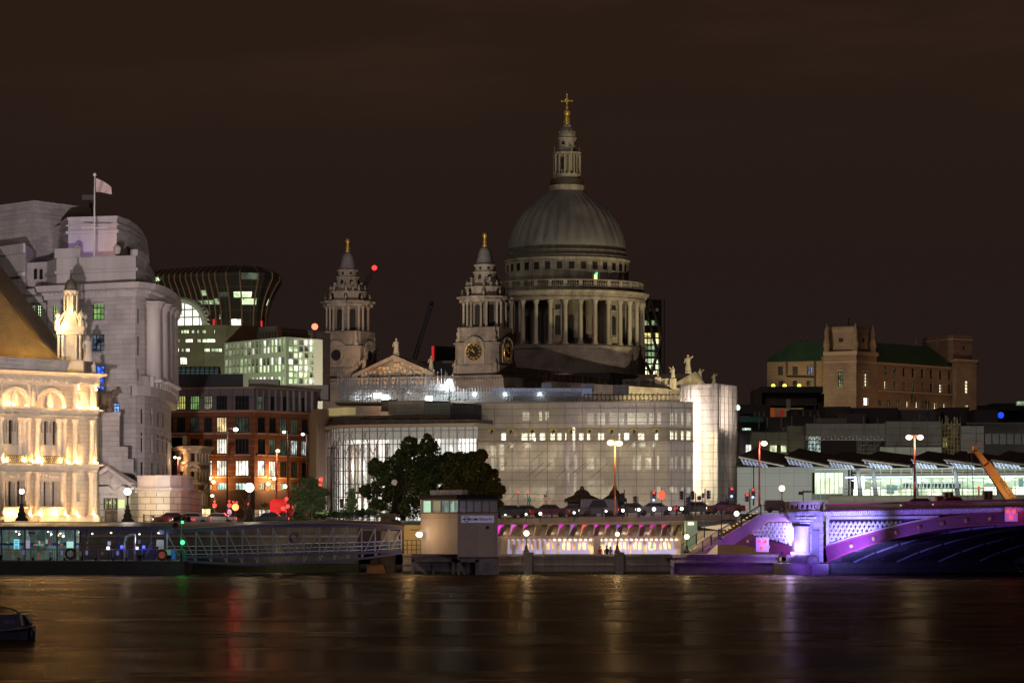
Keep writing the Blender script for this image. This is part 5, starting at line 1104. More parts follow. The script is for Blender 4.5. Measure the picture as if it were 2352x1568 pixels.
def railrun(RL, f, s0, s1, zfun, h, post, bal, mt, w=.06, dep=.15, pw=.09):
    t = s0; top = MB()
    n = max(1, int((s1-s0)/post))
    for i in range(n+1):
        t = s0+(s1-s0)*i/n; p = f.at(t, 0, dep); z = zfun(t); q = MB(); q.box(p[0]-pw,p[0]+pw,p[1]-pw,p[1]+pw,z-.1,z+h+.12); q.build('post', mt, RL)
        if i: 
            a, b = f.at(tp,0,dep), p; za, zb = zfun(tp), z
            for hh in (.12, h): top.tube((a[0],a[1],za+hh),(b[0],b[1],zb+hh), w*.6, 4)
            top2 = MB(); k = max(2, int((t-tp)/bal))
            for j in range(1, k): ff = j/k; xx, yy, zz = a[0]+(b[0]-a[0])*ff, a[1]+(b[1]-a[1])*ff, za+(zb-za)*ff; top2.tube((xx,yy,zz+.12),(xx,yy,zz+h),.016,3,cap=False)
            top2.build('bars', mt, RL)
        tp = t
    top.build('rails', mt, RL)
M_blk = mat('black_paint', (.015,.015,.016), .4)
railrun(RL, df, df.s(1120), df.L-.2, dzs, 1.0, 1.55, .14, M_blk)
RL2 = thing('promenade_railing', 'low black railing along the road edge above the footbridge roof', 'railing', (-30,364,5.5)); ff_ = Fac([(330,366),(640,365),(905,364)]); railrun(RL2, ff_, 0, ff_.L, lambda t: 5.55+t*.008, .8, 4.2, .3, M_blk, pw=.07)
GB = thing('curved_glass_building', 'brightly lit curved glass building with steel trusses behind the trees', 'building', P(900,1190,445))
gl = Fac([(748,453),(753,447),(762,443),(780,440),(810,438),(850,436.5),(960,434),(1094,431)])
zt = gl.z(900,1208) ; zg1 = gl.z(850,Z8(0,268)[1]); 
M_steel = mat('white_steel', (.45,.45,.43), .4)
back_ = Fac([(762,455),(800,449),(1094,441)])
d = MB(); back_.wall(d, 0, back_.L, 5, zg1-1.3); d.build('lit_interior_wall', lit('interior_white', (1.,.95,.86), 1.1, cell=(2.2,7), dark=.22, nsc=.7, sample=True), GB)
d = MB(); gl.wall(d, .1, gl.L, zg1-1.6, zg1, off=.5); d.build('spandrel_glass', mat('spandrel_grey',(.22,.21,.18),.4,brick=(2.2,.55,0),mortar=.05,emis=(.6,.58,.5),es=.30,sample=False), GB)
for z in (9.5,): d = MB(); gl.band(d, 0.5, gl.L, z, z+.3, -2.5, 5); d.build('floor', mat('floor_edge',(.35,.33,.3),.6), GB)
m = MB()
z = 5.5
while z < zg1: gl.band(m, 0, gl.L, z, z+.09, .04, .05); z += 1.75
m.build('transoms', mat('glazing_steel',(.16,.155,.14),.4), GB)
t = .4; k = 0
while t < gl.L:
    m = MB(); m.tube(gl.at(t,5,0), gl.at(t,zg1,0), .07, 4); m.tube(gl.at(t+.25,5,.9), gl.at(t+.25,zg1,.9), .06, 4)
    z = 5
    if k % 3 == 0:
        while z < zg1-1.2: m.tube(gl.at(t,z,0), gl.at(t+.25,z+1.2,.9), .04, 3); m.tube(gl.at(t+.25,z+1.2,.9), gl.at(t,z+2.4,0), .04, 3); z += 2.4
    m.build('mullion', mat('glazing_steel',(.16,.155,.14),.4), GB); t += 1.15; k += 1
for i in range(9):
    t = 1.0+i*2.3; m = MB()
    for a in (-1,1): m.tube(gl.at(t,zg1-3.6,-.1), gl.at(min(max(t+a*1.5,.1),gl.L),zg1-.4,-.3), .07, 5)
    m.build('brace', M_steel, GB)
for i in range(12):
    t = .6+i*1.75; m = MB(); 
    p = gl.at(t, 0, 3.0); m.tube((p[0],p[1],5),(p[0],p[1],zg1-2), .22, 6); m.build('inner_column', mat('inner_white',(.7,.68,.62),.5), GB)
d = MB(); gl.band(d, 0, gl.L, zg1, zg1+.45, .5, 6); d.build('roof_edge', mat('roof_edge_tan',(.42,.36,.26),.6), GB)
m = MB(); gl.band(m, 0, gl.L, zg1+.45, zg1+.95, -.05, 6); m.build('louvre_band', mat('louvre_dark',(.06,.05,.045),.6,brick=(2.2,3,0),mortar=.2,bcol=(.3,.26,.2)), GB)
g2 = Fac([(757,450),(790,446),(1094,436)]); zs = lambda y: g2.z(900,Z8(0,y)[1])
d = MB(); g2.wall(d, 0, g2.L, zg1+.5, zs(165)); g2.back(d, 0, g2.L, zg1, zs(165), (-1.5,20)); d.build('upper_storey', mat('upper_tan',(.15,.115,.08),.7,brick=(8,.22,0),mortar=.03), GB)
for x in (365,520,640,770,940,1065): r = g2.rect(Z8(x,0)[0],Z8(x+80,0)[0],Z8(0,188)[1],Z8(0,197)[1]); d = MB(); g2.band(d, *r, .04); d.build('slot_window', M_void, GB)
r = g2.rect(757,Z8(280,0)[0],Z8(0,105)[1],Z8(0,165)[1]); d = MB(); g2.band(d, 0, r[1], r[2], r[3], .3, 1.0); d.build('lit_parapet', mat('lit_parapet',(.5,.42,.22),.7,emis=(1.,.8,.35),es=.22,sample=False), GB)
r = g2.rect(Z8(600,0)[0],Z8(895,0)[0],Z8(0,45)[1],Z8(0,160)[1]); d = MB(); g2.band(d, r[0], r[1], r[2], r[3], .1, 6); d.build('sheeted_box', mat('sheet_pale',(.36,.38,.32),.8,col2=(.24,.26,.22),nscale=.8,brick=(1.4,.5,0),mortar=.03), GB)
r = g2.rect(Z8(895,0)[0],Z8(1130,0)[0],Z8(0,62)[1],Z8(0,160)[1]); d = MB(); g2.band(d, r[0], r[1], r[2], r[3], .05, 6); d.build('green_panels', mat('green_panel',(.17,.21,.17),.4,brick=(2.,1.5,0),mortar=.05,bcol=(.35,.4,.33)), GB)
r = g2.rect(Z8(485,0)[0],Z8(605,0)[0],Z8(0,35)[1],Z8(0,130)[1]); d = MB(); c = g2.at((r[0]+r[1])/2, r[2], 1.5); d.lathe([((r[1]-r[0])/2,0),((r[1]-r[0])/2,r[3]-r[2])], c, 20); d.build('round_tank', mat('tank_grey',(.2,.18,.15),.7,brick=(3,.35,0),mortar=.03), GB)
r = g2.rect(Z8(1130,0)[0],Z8(1324,0)[0],Z8(0,82)[1],Z8(0,222)[1]); d = MB(); g2.band(d, r[0], r[1], r[2], r[3], .6, 5); d.build('dark_louvre_box', mat('louvre_box',(.02,.02,.032),.5,brick=(.8,1.2,0),mortar=.05,bcol=(.05,.05,.08)), GB)
EP = thing('concrete_end_tower', 'plain beige concrete end wall left of the bright curved glass', 'building', P(735,1190,445)); ep = Fac([(723,449),(727,446),(748,447),(757,450)])
d = MB(); z1 = ep.z(735,Z8(0,112)[1]); ep.wall(d, 0, ep.L, 4, z1); ep.back(d, 0, ep.L, 4, z1-.05, (-1.5,12)); d.build('wall', mat('end_beige',(.36,.30,.24),.85,col2=(.27,.22,.18),nscale=.3,streak=True), EP)
light('end_light','POINT',(P(735,0,445).x,440,27),160,(1.,.8,.45),size=.2)
for i in range(7): light('hall_light','POINT', gl.at(1.5+i*2.9,8+(i%2)*5,3.4), 260, (1.,.93,.8), size=.4)
random.seed(21)
SF = thing('roof_scaffold', 'tangled bright steel scaffolding on the roof under a white floodlight', 'scaffold', P(1000,915,470))
M_sc = mat('scaffold_steel', (.42,.44,.45), .4, metal=.6)
def scaff(T, u0, u1, v0, v1, Y0, Y1, nx, nz, r=.06, mt=M_sc, name='scaffold_frame', diag=.4, up=0, skip=.0):
    a, b = P(u0,v1,Y0), P(u1,v0,Y0); X = [a.x+(b.x-a.x)*i/nx for i in range(nx+1)]; Zs = [a.z+(b.z-a.z)*j/nz for j in range(nz+1)]
    for Y in (Y0, Y1):
        m = MB()
        for x in X: m.tube((x,Y,Zs[0]),(x,Y,Zs[-1]+random.random()*up),r,4)
        for z in Zs: m.tube((X[0],Y,z),(X[-1],Y,z),r,4)
        for i in range(nx):
            for j in range(nz):
                if random.random() < diag: m.tube((X[i],Y,Zs[j]),(X[i+1],Y,Zs[j+1]),r*.8,4)
        m.build(name, mt, T)
    m = MB()
    for x in X[::2]:
        for z in Zs: m.tube((x,Y0,z),(x,Y1,z),r,4)
    m.build('cross_tubes', mt, T)
scaff(SF, 778, 875, 893, 921, 462, 466, 16, 4, .05, diag=.6, up=2.6)
scaff(SF, 875, 1045, 893, 920, 463, 468, 28, 4, .05, diag=.6, up=2.4)
scaff(SF, 1045, 1335, 900, 921, 464, 468, 44, 3, .05, diag=.7, up=1.0)
scaff(SF, 775, 1040, 883, 894, 461, 463, 30, 1, .05, diag=1., up=2.6)
for x in (335,390,405,533,563,578,603,680,740,865,890,1040,1060,655,795): p, q = P(*Z5(x,1380),462), P(*Z5(x,1250+(x*37)%70),462); m = MB(); m.tube(p,q,.08,4); m.build('standard', M_sc, SF)
d = MB(); a, b = P(770,921,461), P(1345,921,461); d.box(a.x,b.x,460.5,470,a.z-.35,a.z-.1); d.build('scaffold_boards', mat('boards',(.25,.2,.15),.8), SF)
d = MB(); a, b = P(1130,900,472), P(1360,888,472); d.box(a.x,b.x,472,474,a.z-.6,b.z-.2); d.build('blue_white_sheet', mat('blue_sheet',(.5,.55,.8),.7,emis=(.5,.6,1.),es=.10,sample=False), SF)
for x0,x1,y0,y1 in ((1330,1405,0,0),(670,768,188,250),(1065,1190,195,270),(1390,1536,210,300)):
    if y1: a, b = P(*Z9(x0,y1),474), P(*Z9(x1,y0),474); d = MB(); d.box(a.x,b.x,474,478,a.z,b.z); d.build('hoist_hut', mat('hut_sheet',(.33,.34,.40),.7,brick=(1.2,1.4,0),mortar=.05), SF)
FL = thing('site_floodlight', 'white floodlight on a pole above the roof scaffolding', 'floodlight', P(1032,905,462)); m = MB(); p = P(1032,876,459.5); m.ball(p,.42,10,6); m.build('lamp_head', glow('flood_white',(.93,1.,.97),5,False), FL); m = MB(); m.tube((p.x,460.2,p.z-4),(p.x,460.2,p.z-.2),.08); m.build('pole', M_frame, FL)
light('site_flood_light','POINT',(p.x,458.4,p.z-.4),1500,(.9,.97,1.),size=.4)
for u, v, e in ((985,913,240),(940,905,150),(885,911,330),(850,912,170),(820,912,140),(1090,905,60),(1160,905,50),(1240,905,50)): light('work_light','POINT',P(u,v,463.5),e,(.88,.95,1.),size=.3)
for u, v in ((985,916),(867,908),(885,912)): m = MB(); p = P(u,v,461.6); m.box(p.x-.5,p.x+.5,461.5,461.7,p.z-.35,p.z+.35); m.build('work_lamp', glow('flood_white',(.93,1.,.97),5,False), SF)
M_sheet = sheeting('white_sheeting', (.60,.53,.46), .10); M_sheet2 = sheeting('lilac_sheeting', (.57,.50,.52), .08); M_net = sheeting('fine_netting', (.50,.44,.36), .42)
M_pole = mat('scaffold_pole', (.17,.145,.12), .5)
WB = thing('sheeted_building', 'long stone building wrapped in backlit white scaffold sheeting', 'building', P(1320,1170,440))
sh = Fac([(1094,437.5),(1291,435.5),(1328,434.8),(1533,432.5),(1592,435.5)])
wl = Fac([(1097,440.5),(1291,438.5),(1328,437.8),(1530,435.5),(1590,438.5)])
s9 = lambda x0,x1,y0,y1: wl.rect(Z9(x0,0)[0],Z9(x1,0)[0],Z9(0,y0)[1],Z9(0,y1)[1])
s10 = lambda x0,x1,y0,y1: wl.rect(Z10(x0,0)[0],Z10(x1,0)[0],Z10(0,y0)[1],Z10(0,y1)[1])
M_ws = lit('window_soft', (1.,.92,.66), 2.2, cell=(1.6,2.6), dark=.5); M_wb = lit('window_strong', (1.,.95,.8), 6., cell=(1,1), dark=.5); M_wd = lit('window_weak', (1.,.9,.62), .9, cell=(1.6,2.6), dark=.4)
ws = []
for r in ((480,555,480,565),(640,675,478,565),(703,742,475,560)): ws.append((s9(*r),M_ws))
for x0, x1 in ((1030,1090),(1118,1190),(1215,1300),(1345,1490),(1520,1715),(1735,1790),(1818,1860)): ws.append((s9(x0,x1,490,605),M_wd if x0 < 1100 else M_ws))
for x0, x1 in ((270,315),(470,530),(545,605),(650,705),(755,800),(825,865),(900,915),(1040,1085),(1120,1150),(1232,1290),(1430,1450),(1490,1540),(1628,1690),(1795,1830)): ws.append((s9(x0,x1,690,760),M_ws))
for x, y in ((600,750),(668,745),(1062,745)): ws.append((s9(x-9,x+9,y-14,y+16),M_wb))
for r in ((165,212,820,915),(250,296,800,905),(355,390,790,840),(498,565,785,840),(975,1003,620,870),(1570,1600,780,830),(1640,1700,780,830),(1765,1800,780,830)): ws.append((s9(*r),M_ws))
for r in ((165,212,935,1045),(250,296,925,1055),(330,430,925,1045),(440,635,930,1045),(655,800,920,1045),(905,942,915,1048),(988,1025,908,1050),(1115,1190,925,1045),(1210,1300,925,1045),(1575,1660,915,1050),(1815,1840,915,1050),(1700,1760,930,1045)): ws.append((s9(*r),M_ws if r[1]-r[0] < 90 else M_wd))
for r in ((340,425,1200,1330),(440,630,1210,1330),(645,800,1215,1330),(985,1015,1080,1330),(925,945,1080,1180),(1120,1200,1145,1200),(1210,1290,1145,1200),(1120,1300,1215,1330),(1320,1380,1215,1330),(1500,1590,1340,1420),(1620,1870,1345,1420),(1815,1850,1215,1330)): ws.append((s9(*r),M_wd if r[1]-r[0] > 40 else M_ws))
for x0, x1 in ((315,345),(355,375),(405,430),(450,490)):
    for y0, y1 in ((540,640),(690,760),(900,1000),(1150,1200)): ws.append((s10(x0,x1,y0,y1),M_ws))
base = 5.6; zt = sh.z(1291,Z9(0,388)[1]); d = MB(); wl.wall(d, 0, wl.L, base, zt-.4, [w_[0] for w_ in ws], .3); wl.back(d, 0, wl.L, base, zt-.5, (2,24)); d.build('stone_wall', mat('inner_wall',(.42,.36,.28),.85,col2=(.33,.28,.22),nscale=.4), WB)
for r, m in ws: wl.quad(MB(), r, .2).build('window', m, WB)
zlev = [zt, sh.z(1291,Z9(0,635)[1]), sh.z(1291,Z9(0,770)[1]), sh.z(1291,Z9(0,1050)[1]), base]
us = [1094,1291,1328,1533,1592]
for i in range(4):
    for j in range(4):
        d = MB(); a, b = sh.s(us[i])+.001, sh.s(us[i+1])-.001
        nx_ = max(2,int((b-a)/.9)); nz_ = max(2,int((zlev[j]-zlev[j+1])/.9)); vs = []
        for q in range(nz_+1):
            for p in range(nx_+1):
                z = zlev[j+1]+(zlev[j]-zlev[j+1])*q/nz_; t = a+(b-a)*p/nx_
                w_ = .12*math.sin(math.pi*((z*.5)%1))*(.6+.4*math.sin(t*1.7)) if 0 < p < nx_ else 0
                vs.append(sh.at(t,z,-w_))
        fs = [(q*(nx_+1)+p,q*(nx_+1)+p+1,(q+1)*(nx_+1)+p+1,(q+1)*(nx_+1)+p) for q in range(nz_) for p in range(nx_)]
        d.add(vs, fs, True); d.build('sheeting', M_net if j == 1 else (M_sheet2 if i in (1,3) or j == 0 and i == 2 else M_sheet), WB)
def polegrid(T, f, s0, s1, z0, z1, dx, dz_, dep, r=.045):
    m = MB(); z = z0
    while z <= z1+.01:
        for a, b in zip(f.cuts(s0,s1), f.cuts(s0,s1)[1:]): m.tube(f.at(a,z,dep), f.at(b,z,dep), r, 4); m.tube(f.at(a,z+1.0,dep), f.at(b,z+1.0,dep), r*.7, 4) if z+1 < z1 else 0
        z += dz_
    m.build('ledgers', M_pole, T); t = s0; m = MB()
    while t <= s1: m.tube(f.at(t,z0,dep), f.at(t,z1,dep), r, 4); t += dx
    m.build('standards', M_pole, T)
polegrid(WB, sh, .1, sh.L-.1, base, zt-.3, 2.4, 1.9, -.16, .035); polegrid(WB, sh, .1, sh.L-.1, base, zt-.3, 2.4, 2.0, .8, .05)
m = MB(); random.seed(8)
for i in range(16): t = random.uniform(1,sh.L-4); z = base+2*random.randint(0,5); m.tube(sh.at(t,z,-.17), sh.at(t+2.4,z+2,-.17), .035, 3)
m.build('braces', M_pole, WB)
d = MB(); sh.band(d, 0, sh.L, zlev[2]-.1, zlev[2]+.06, .2); sh.band(d, 0, sh.L, zt-.02, zt+.1, .1, .5); d.build('sheet_edge', mat('edge_grey',(.25,.22,.19),.8), WB)
for x in (178,365,580,790,968,1148,1365,1583,1803):
    t, z = sh.sz(*Z9(x,668)); q = MB(); n = 6
    for i in range(n): a0, a1 = math.pi*i/n*.9+.3, math.pi*(i+1)/n*.9+.3; q.tube(sh.at(t+.45*math.cos(a0),z-.1+.38*math.sin(a0),-.25), sh.at(t+.45*math.cos(a1),z-.1+.38*math.sin(a1),-.25), .09, 4)
    o = q.build('banner_logo', mat('logo_yellow',(.55,.40,.04),.7), WB); q = MB(); q.slab([sh.at(t-.16,z-.55,-.27), sh.at(t+.22,z-.1,-.27), sh.at(t,z+.5,-.27)], (0,-.03,0)); q.build('logo_arrow', mat('logo_black',(.02,.015,.01),.7), o)
for i in range(12): light('scaffold_lamp','POINT', sh.at(2.+i*2.2, base+(3 if i%2 else 9.5), 1.5), 70, (1.,.86,.6), size=.4)
[light('sheet_fill','SPOT',(x_,395,6.8),9.5e3,(1.,.88,.77),(x_+1,438,14),1.,110,.7) for x_ in (0,14,29)]  # fill spots added in the street to brighten the sheeting from outside
TW = thing('sheeted_tower', 'taller scaffold tower with glaring white light inside its sheeting', 'scaffold tower', P(1640,1170,442))
tw = Fac([(1563,443.6),(1588,442.7),(1648,440.5),(1693,448)]); ztt = tw.z(1648,Z10(0,295)[1]); ti = Fac([(1566,449),(1588,448),(1647,445.6),(1690,452)])
for a, b, lo in ((0,1,sh.z(1560,925)+.2),(1,2,base),(2,3,base)):
    z = lo
    while z < ztt-.1:
        z2 = min(z+(4.1 if z == lo else 4.0), ztt); d = MB(); s0, s1 = tw.c[a]+.001, tw.c[b]-.001; nx_ = 6; nz_ = 5; vs = []
        for q in range(nz_+1):
            for p in range(nx_+1): vs.append(tw.at(s0+(s1-s0)*p/nx_, z+(z2-z)*q/nz_, -.12*math.sin(math.pi*q/nz_)*math.sin(math.pi*p/nx_+p)**2))
        d.add(vs, [(q*(nx_+1)+p,q*(nx_+1)+p+1,(q+1)*(nx_+1)+p+1,(q+1)*(nx_+1)+p) for q in range(nz_) for p in range(nx_)]); d.build('sheeting', M_sheet2 if b == 3 or z2 > ztt-4 else M_sheet, TW); z = z2
d = MB(); ti.wall(d, 0, ti.L, base, ztt-6); ti.back(d, 0, ti.L, base, ztt-6, (1,8)); d.build('core_wall', mat('core_wall',(.7,.66,.55),.8,col2=(.5,.46,.38),nscale=.5,brick=(3,2.6,0),mortar=.15), TW)
d = MB(); a, b = tw.at(tw.c[2]+.1,base,.1), ti.at(ti.c[2],base,0); d.slab([a,b,(b[0],b[1],ztt-6),(a[0],a[1],ztt-6)],(.05,0,0)); d.build('light_divider', mat('divider_grey',(.4,.37,.33),.9), TW)  # unseen divider added to keep the lamps' light off the right face
d = MB(); tw.wall(d, 0, tw.L, ztt-.05, ztt-.04); d = MB(); d.prism([tw.at(t,0,.15)[:2] for t in tw.c]+[(tw.p[3].x+.2,452),(tw.p[0].x+.3,452)], ztt-.3, ztt-.12); d.build('sheet_roof', M_sheet2, TW)
polegrid(TW, tw, .05, tw.L-.05, base, ztt-.2, 1.65, 1.9, -.16, .035); d = MB(); a = tw.at(tw.c[2],0,-.22); d.tube((a[0],a[1],base),(a[0],a[1],ztt),.09,5); d.build('corner_pole', M_pole, TW); polegrid(TW, tw, .05, tw.L-.05, base, ztt-.2, 1.65, 1.9, 1.3, .05)
for u, v, e in ((1600,915,1100),(1606,978,2600),(1626,996,500),(1597,1020,1800),(1604,1065,2600),(1600,1085,1500),(1598,1130,2000),(1640,925,260),(1612,945,900),(1575,1010,300),(1670,1060,260),(1672,985,200),(1668,1120,200),(1670,930,80)):
    t = tw.s(u); p = tw.at(t, 0, 1.7); z = CAMZ+(HV-v)/FOC*443; light('tower_work_light','POINT',(p[0],p[1],z),e*.7,(1.,.90,.68),size=.5)
    if e > 1400: m = MB(); m.box(p[0]-.35,p[0]+.35,p[1]-.1,p[1]+.1,z-.25,z+.25); m.build('work_lamp', glow('work_lamp',(1.,.95,.8),5,False), TW)
d = MB(); a, b = P(1480,921,445), P(1580,921,445); 
for k in range(24): q = P(1345+k*10,918,448); 
scaff(SF, 1342, 1560, 905, 918, 449, 452, 22, 1, .045, mt=M_pole, diag=.2, up=.3)
def pavilion(u0, u1, label):
    a, b = P(u0,1168,383), P(u1,1168,383); w_ = (b.x-a.x); cx_, cy_ = (a.x+b.x)/2, 383+w_/2; zb_ = 5.9; ze = P(0,Z11(0,335)[1],383).z
    T = thing('stone_pavilion', label, 'pavilion', (cx_,cy_,zb_)); M_pv = mat('pavilion_stone',(.085,.055,.045),.8,col2=(.05,.035,.03),nscale=.8,bump=.3)
    d = MB(); d.box(cx_-w_*.40,cx_+w_*.40,cy_-w_*.4,cy_+w_*.4,zb_,ze-.25); d.build('body', M_pv, T); n = 12
    d = MB(); d.path([(cx_+w_*.18*math.cos(math.pi*i/n), cy_-w_*.41, zb_+.5+w_*.18*math.sin(math.pi*i/n)) for i in range(n+1)], .08, 5); d.build('arch', mat('pavilion_trim',(.14,.09,.07),.8), T)
    d = MB(); h = w_/2; d.add([(cx_-h,cy_-h,ze),(cx_+h,cy_-h,ze),(cx_+h,cy_+h,ze),(cx_-h,cy_+h,ze),(cx_-h*.42,cy_-h*.42,ze+.55),(cx_+h*.42,cy_-h*.42,ze+.55),(cx_+h*.42,cy_+h*.42,ze+.55),(cx_-h*.42,cy_+h*.42,ze+.55)],[(0,3,2,1),(4,5,6,7),(0,1,5,4),(1,2,6,5),(2,3,7,6),(3,0,4,7)])
    d.box(cx_-h*.97,cx_+h*.97,cy_-h*.97,cy_+h*.97,ze-.3,ze); 
    for i in range(12): x = cx_-h*.92+h*1.84*i/11; d.box(x-.06,x+.06,cy_-h*.99,cy_-h*.9,ze-.45,ze-.25)
    d.build('hipped_roof', M_pv, T); d = MB(); d.lathe([(h*.44,ze+.5),(h*.42,ze+.75),(h*.3,ze+1.0),(h*.12,ze+1.15)],(cx_,cy_,0),8,smooth=False); d.build('dome_cap', M_pv, T)
    d = MB(); zs_ = P(0,Z11(0,170)[1],383).z
    for k in range(4):
        a0 = math.pi/4+k*math.pi/2; p0 = lambda r, z: (cx_+r*math.cos(a0), cy_+r*math.sin(a0), z); p1 = lambda r, z: (cx_+r*math.cos(a0+math.pi/2), cy_+r*math.sin(a0+math.pi/2), z)
        d.tube(p0(.42,ze+1.0), p0(.16,zs_), .05, 4)
        for j in range(4): f0, f1 = j/4, (j+1)/4; d.tube(p0(.42-.26*f0,ze+1+(zs_-ze-1)*f0), p1(.42-.26*f1,ze+1+(zs_-ze-1)*f1), .03, 3); d.tube(p1(.42-.26*f0,ze+1+(zs_-ze-1)*f0), p0(.42-.26*f1,ze+1+(zs_-ze-1)*f1), .03, 3)
    d.lathe([(.2,zs_-.05),(.22,zs_+.08),(0,zs_+.15)],(cx_,cy_,0),6); d.build('openwork_spire', mat('spire_iron',(.10,.05,.04),.6), T)
pavilion(1296,1379,'dark stone pavilion with openwork spire, left of the orange lamp post'); pavilion(1384,1441,'smaller dark stone pavilion half behind the orange lamp post')
M_far = mat('tan_stone', (.38,.27,.18), .85, col2=(.27,.19,.13), nscale=.22, brick=(1.8,.8), mortar=.02, bump=.2)
M_copper = mat('green_copper', (.035,.09,.045), .6, col2=(.022,.06,.035), nscale=.3, brick=(.7,40,0), mortar=.06, bcol=(.02,.06,.03))
M_w5 = lit('skyline_warm', (1.,.88,.5), 1.5, cell=(.8,.9), dark=.4); M_w6 = lit('skyline_dim', (.6,.7,.35), .3, cell=(.8,.9), dark=.1)
FB = thing('green_roofed_exchange', 'tan stone building with green copper roofs and two square towers on the skyline', 'building', P(2000,940,700))
f1 = Fac([(1762,703),(1893,698)]); f2 = Fac([(1893,692),(1966.9,688),(2013.6,694.5)]); f3 = Fac([(2013.6,696.5),(2197.6,721)]); f4 = Fac([(2190,716),(2197,712),(2243,717),(2244,730)])
def r13(f, x0,x1,y0,y1): return f.rect(Z13(x0,0)[0],Z13(x1,0)[0],Z13(0,y0)[1],Z13(0,y1)[1])
def blk(f, ws, zb_, zt_, bk, T, mt=M_far, fr=(2,4)):
    d = MB(); f.wall(d, 0, f.L, zb_, zt_, [w_[0] for w_ in ws], .5); f.back(d, 0, f.L, zb_, zt_-.02, bk); d.build('wall', mt, T)
    for r, m in ws:
        o = f.quad(MB(), r, .45).build('window', m, T); f.bars(MB(), r, .42, fr[0], fr[1], .14).build('window_frame', M_frame, o)
z13 = lambda f, x, y: f.z(*Z13(x,y))
ws = [(r13(f1,294,336,472,545),M_void),(r13(f1,417,460,472,543),M_void),(r13(f1,540,582,472,542),lit('skyline_blue',(.4,.55,1.),.5,cell=(.8,.9))),(r13(f1,300,334,592,640),M_void),(r13(f1,420,455,590,640),M_void),(r13(f1,540,578,590,638),M_cr)]
blk(f1, ws, 15, z13(f1,400,432), (9,12), FB)
def hip(f, s0, s1, z0, z1, run, hl, hr, T):
    m = MB(); e0, e1 = f.at(s0,z0,-.4), f.at(s1,z0,-.4); t0, t1 = f.at(s0+hl,z1,run), f.at(s1-hr,z1,run); b0, b1 = f.at(s0,z0,2*run), f.at(s1,z0,2*run)
    m.add([e0,e1,t1,t0,b0,b1],[(0,1,2,3),(4,0,3),(1,5,2),(5,4,3,2)]); m.build('copper_roof', M_copper, T)
hip(f1, -.3, f1.L, z13(f1,400,432), z13(f1,400,260), 3.5, 4.2, 0, FB)
ws = [(r13(f2,797,840,515,645),M_w6),(r13(f2,1017,1042,530,640),M_w5),(r13(f2,1012,1052,732,800),lit('skyline_bright',(1.,.92,.65),3,cell=(.8,.9),dark=.5))]
blk(f2, ws, 15, z13(f2,940,375), (0,10), FB); f2b = Fac([(1902,694),(1961.5,690),(2003,696)])
ws = [(r13(f2b,805,840,236,268),M_void),(r13(f2b,998,1018,238,270),M_void)]
blk(f2b, ws, z13(f2,940,376), z13(f2b,935,137), (0,8), FB)
m = MB(); f2.band(m, 0, f2.L, z13(f2,940,375), z13(f2,940,345), .5); f2.band(m, 0, f2.L, z13(f2,940,438), z13(f2,940,425), .25)
for y in (180,165): f2b.band(m, 0, f2b.L, z13(f2b,935,y), z13(f2b,935,y-9), .25)
for r in ((790,845,500,512),(785,840,645,656),(1005,1055,510,520),(1010,1055,640,654)): q = r13(f2,*r); f2.band(m, q[0], q[1], q[2], q[3], .4)
m.build('string_course', mat('tan_trim',(.45,.33,.22),.8), FB)
for x in (700,948,1098): 
    fx = f2; t = fx.s(Z13(x,0)[0]); p = fx.at(min(max(t,.3),fx.L-.3),0,.3); m = MB(); zz = z13(f2,940,346); m.lathe([(.8,0),(.6,.6),(.9,1.5),(.5,3),(.6,4),(.2,5.5),(0,6.2)],(p[0],p[1],zz),6); m.build('corner_finial', M_far, FB)
ws = []
for x in (1193,1270,1349,1426,1503,1578,1655,1730):
    dy = (x-1193)*.085
    ws.append((r13(f3,x-12,x+12,472+dy*.9,545+dy*.95),M_w6 if x < 1300 else M_void)); ws.append((r13(f3,x-12,x+12,592+dy*.7,665+dy*.7),{1193:M_w5,1655:lit('skyline_bright',(1,.92,.65),3)}.get(x, M_w6 if x < 1560 else M_void)))
for x in (1145,1225,1301,1378,1456,1533,1609,1687):
    dy = (x-1145)*.06; ws.append((r13(f3,x-14,x+14,748+dy,802+dy),M_w6 if x < 1340 else M_w5))
blk(f3, ws, 15, z13(f3,1120,428)-.3, (-10,9), FB, fr=(2,3)); hip(f3, 0, f3.L, z13(f3,1120,430)-.3, z13(f3,1130,258), 4.2, 0, 5, FB)
m = MB(); f3.band(m, 0, f3.L, z13(f3,1400,697), z13(f3,1400,684), .8); f3.band(m, 0, f3.L, z13(f3,1120,432)-.5, z13(f3,1120,432)-.1, .5); m.build('ledge', mat('tan_trim',(.45,.33,.22),.8), FB)
ws = [(r13(f4,1858,1882,590,700),M_w5),(r13(f4,1860,1890,788,818),M_w5)]
blk(f4, ws, 15, z13(f4,1880,432), (0,6), FB); f4b = Fac([(2129,727),(2190,717),(2233,721)]); blk(f4b, [(r13(f4b,1840,1858,305,336),M_void)], z13(f4,1880,433), z13(f4b,1780,207), (0,8), FB, mat('tan_stone_dark',(.24,.16,.11),.9,col2=(.16,.11,.08),nscale=.2,brick=(1.8,.8),mortar=.02))
m = MB(); f4.band(m, 0, f4.L, z13(f4,1880,433), z13(f4,1880,415), .4); f4b.band(m, 0, f4b.L, z13(f4b,1780,250), z13(f4b,1780,240), .25); m.build('string_course', mat('tan_trim',(.45,.33,.22),.8), FB)
for a, b in (((370,430),(370,540)),((370,555),(605,560)),((605,430),(605,740)),((1768,480),(1768,690))): f = f1 if a[0] < 1000 else f3; p, q = f.sz(*Z13(*a)), f.sz(*Z13(*b)); m = MB(); m.tube(f.at(p[0],p[1],-.25), f.at(q[0],q[1],-.25), .2, 5); m.build('drainpipe', M_frame, FB)
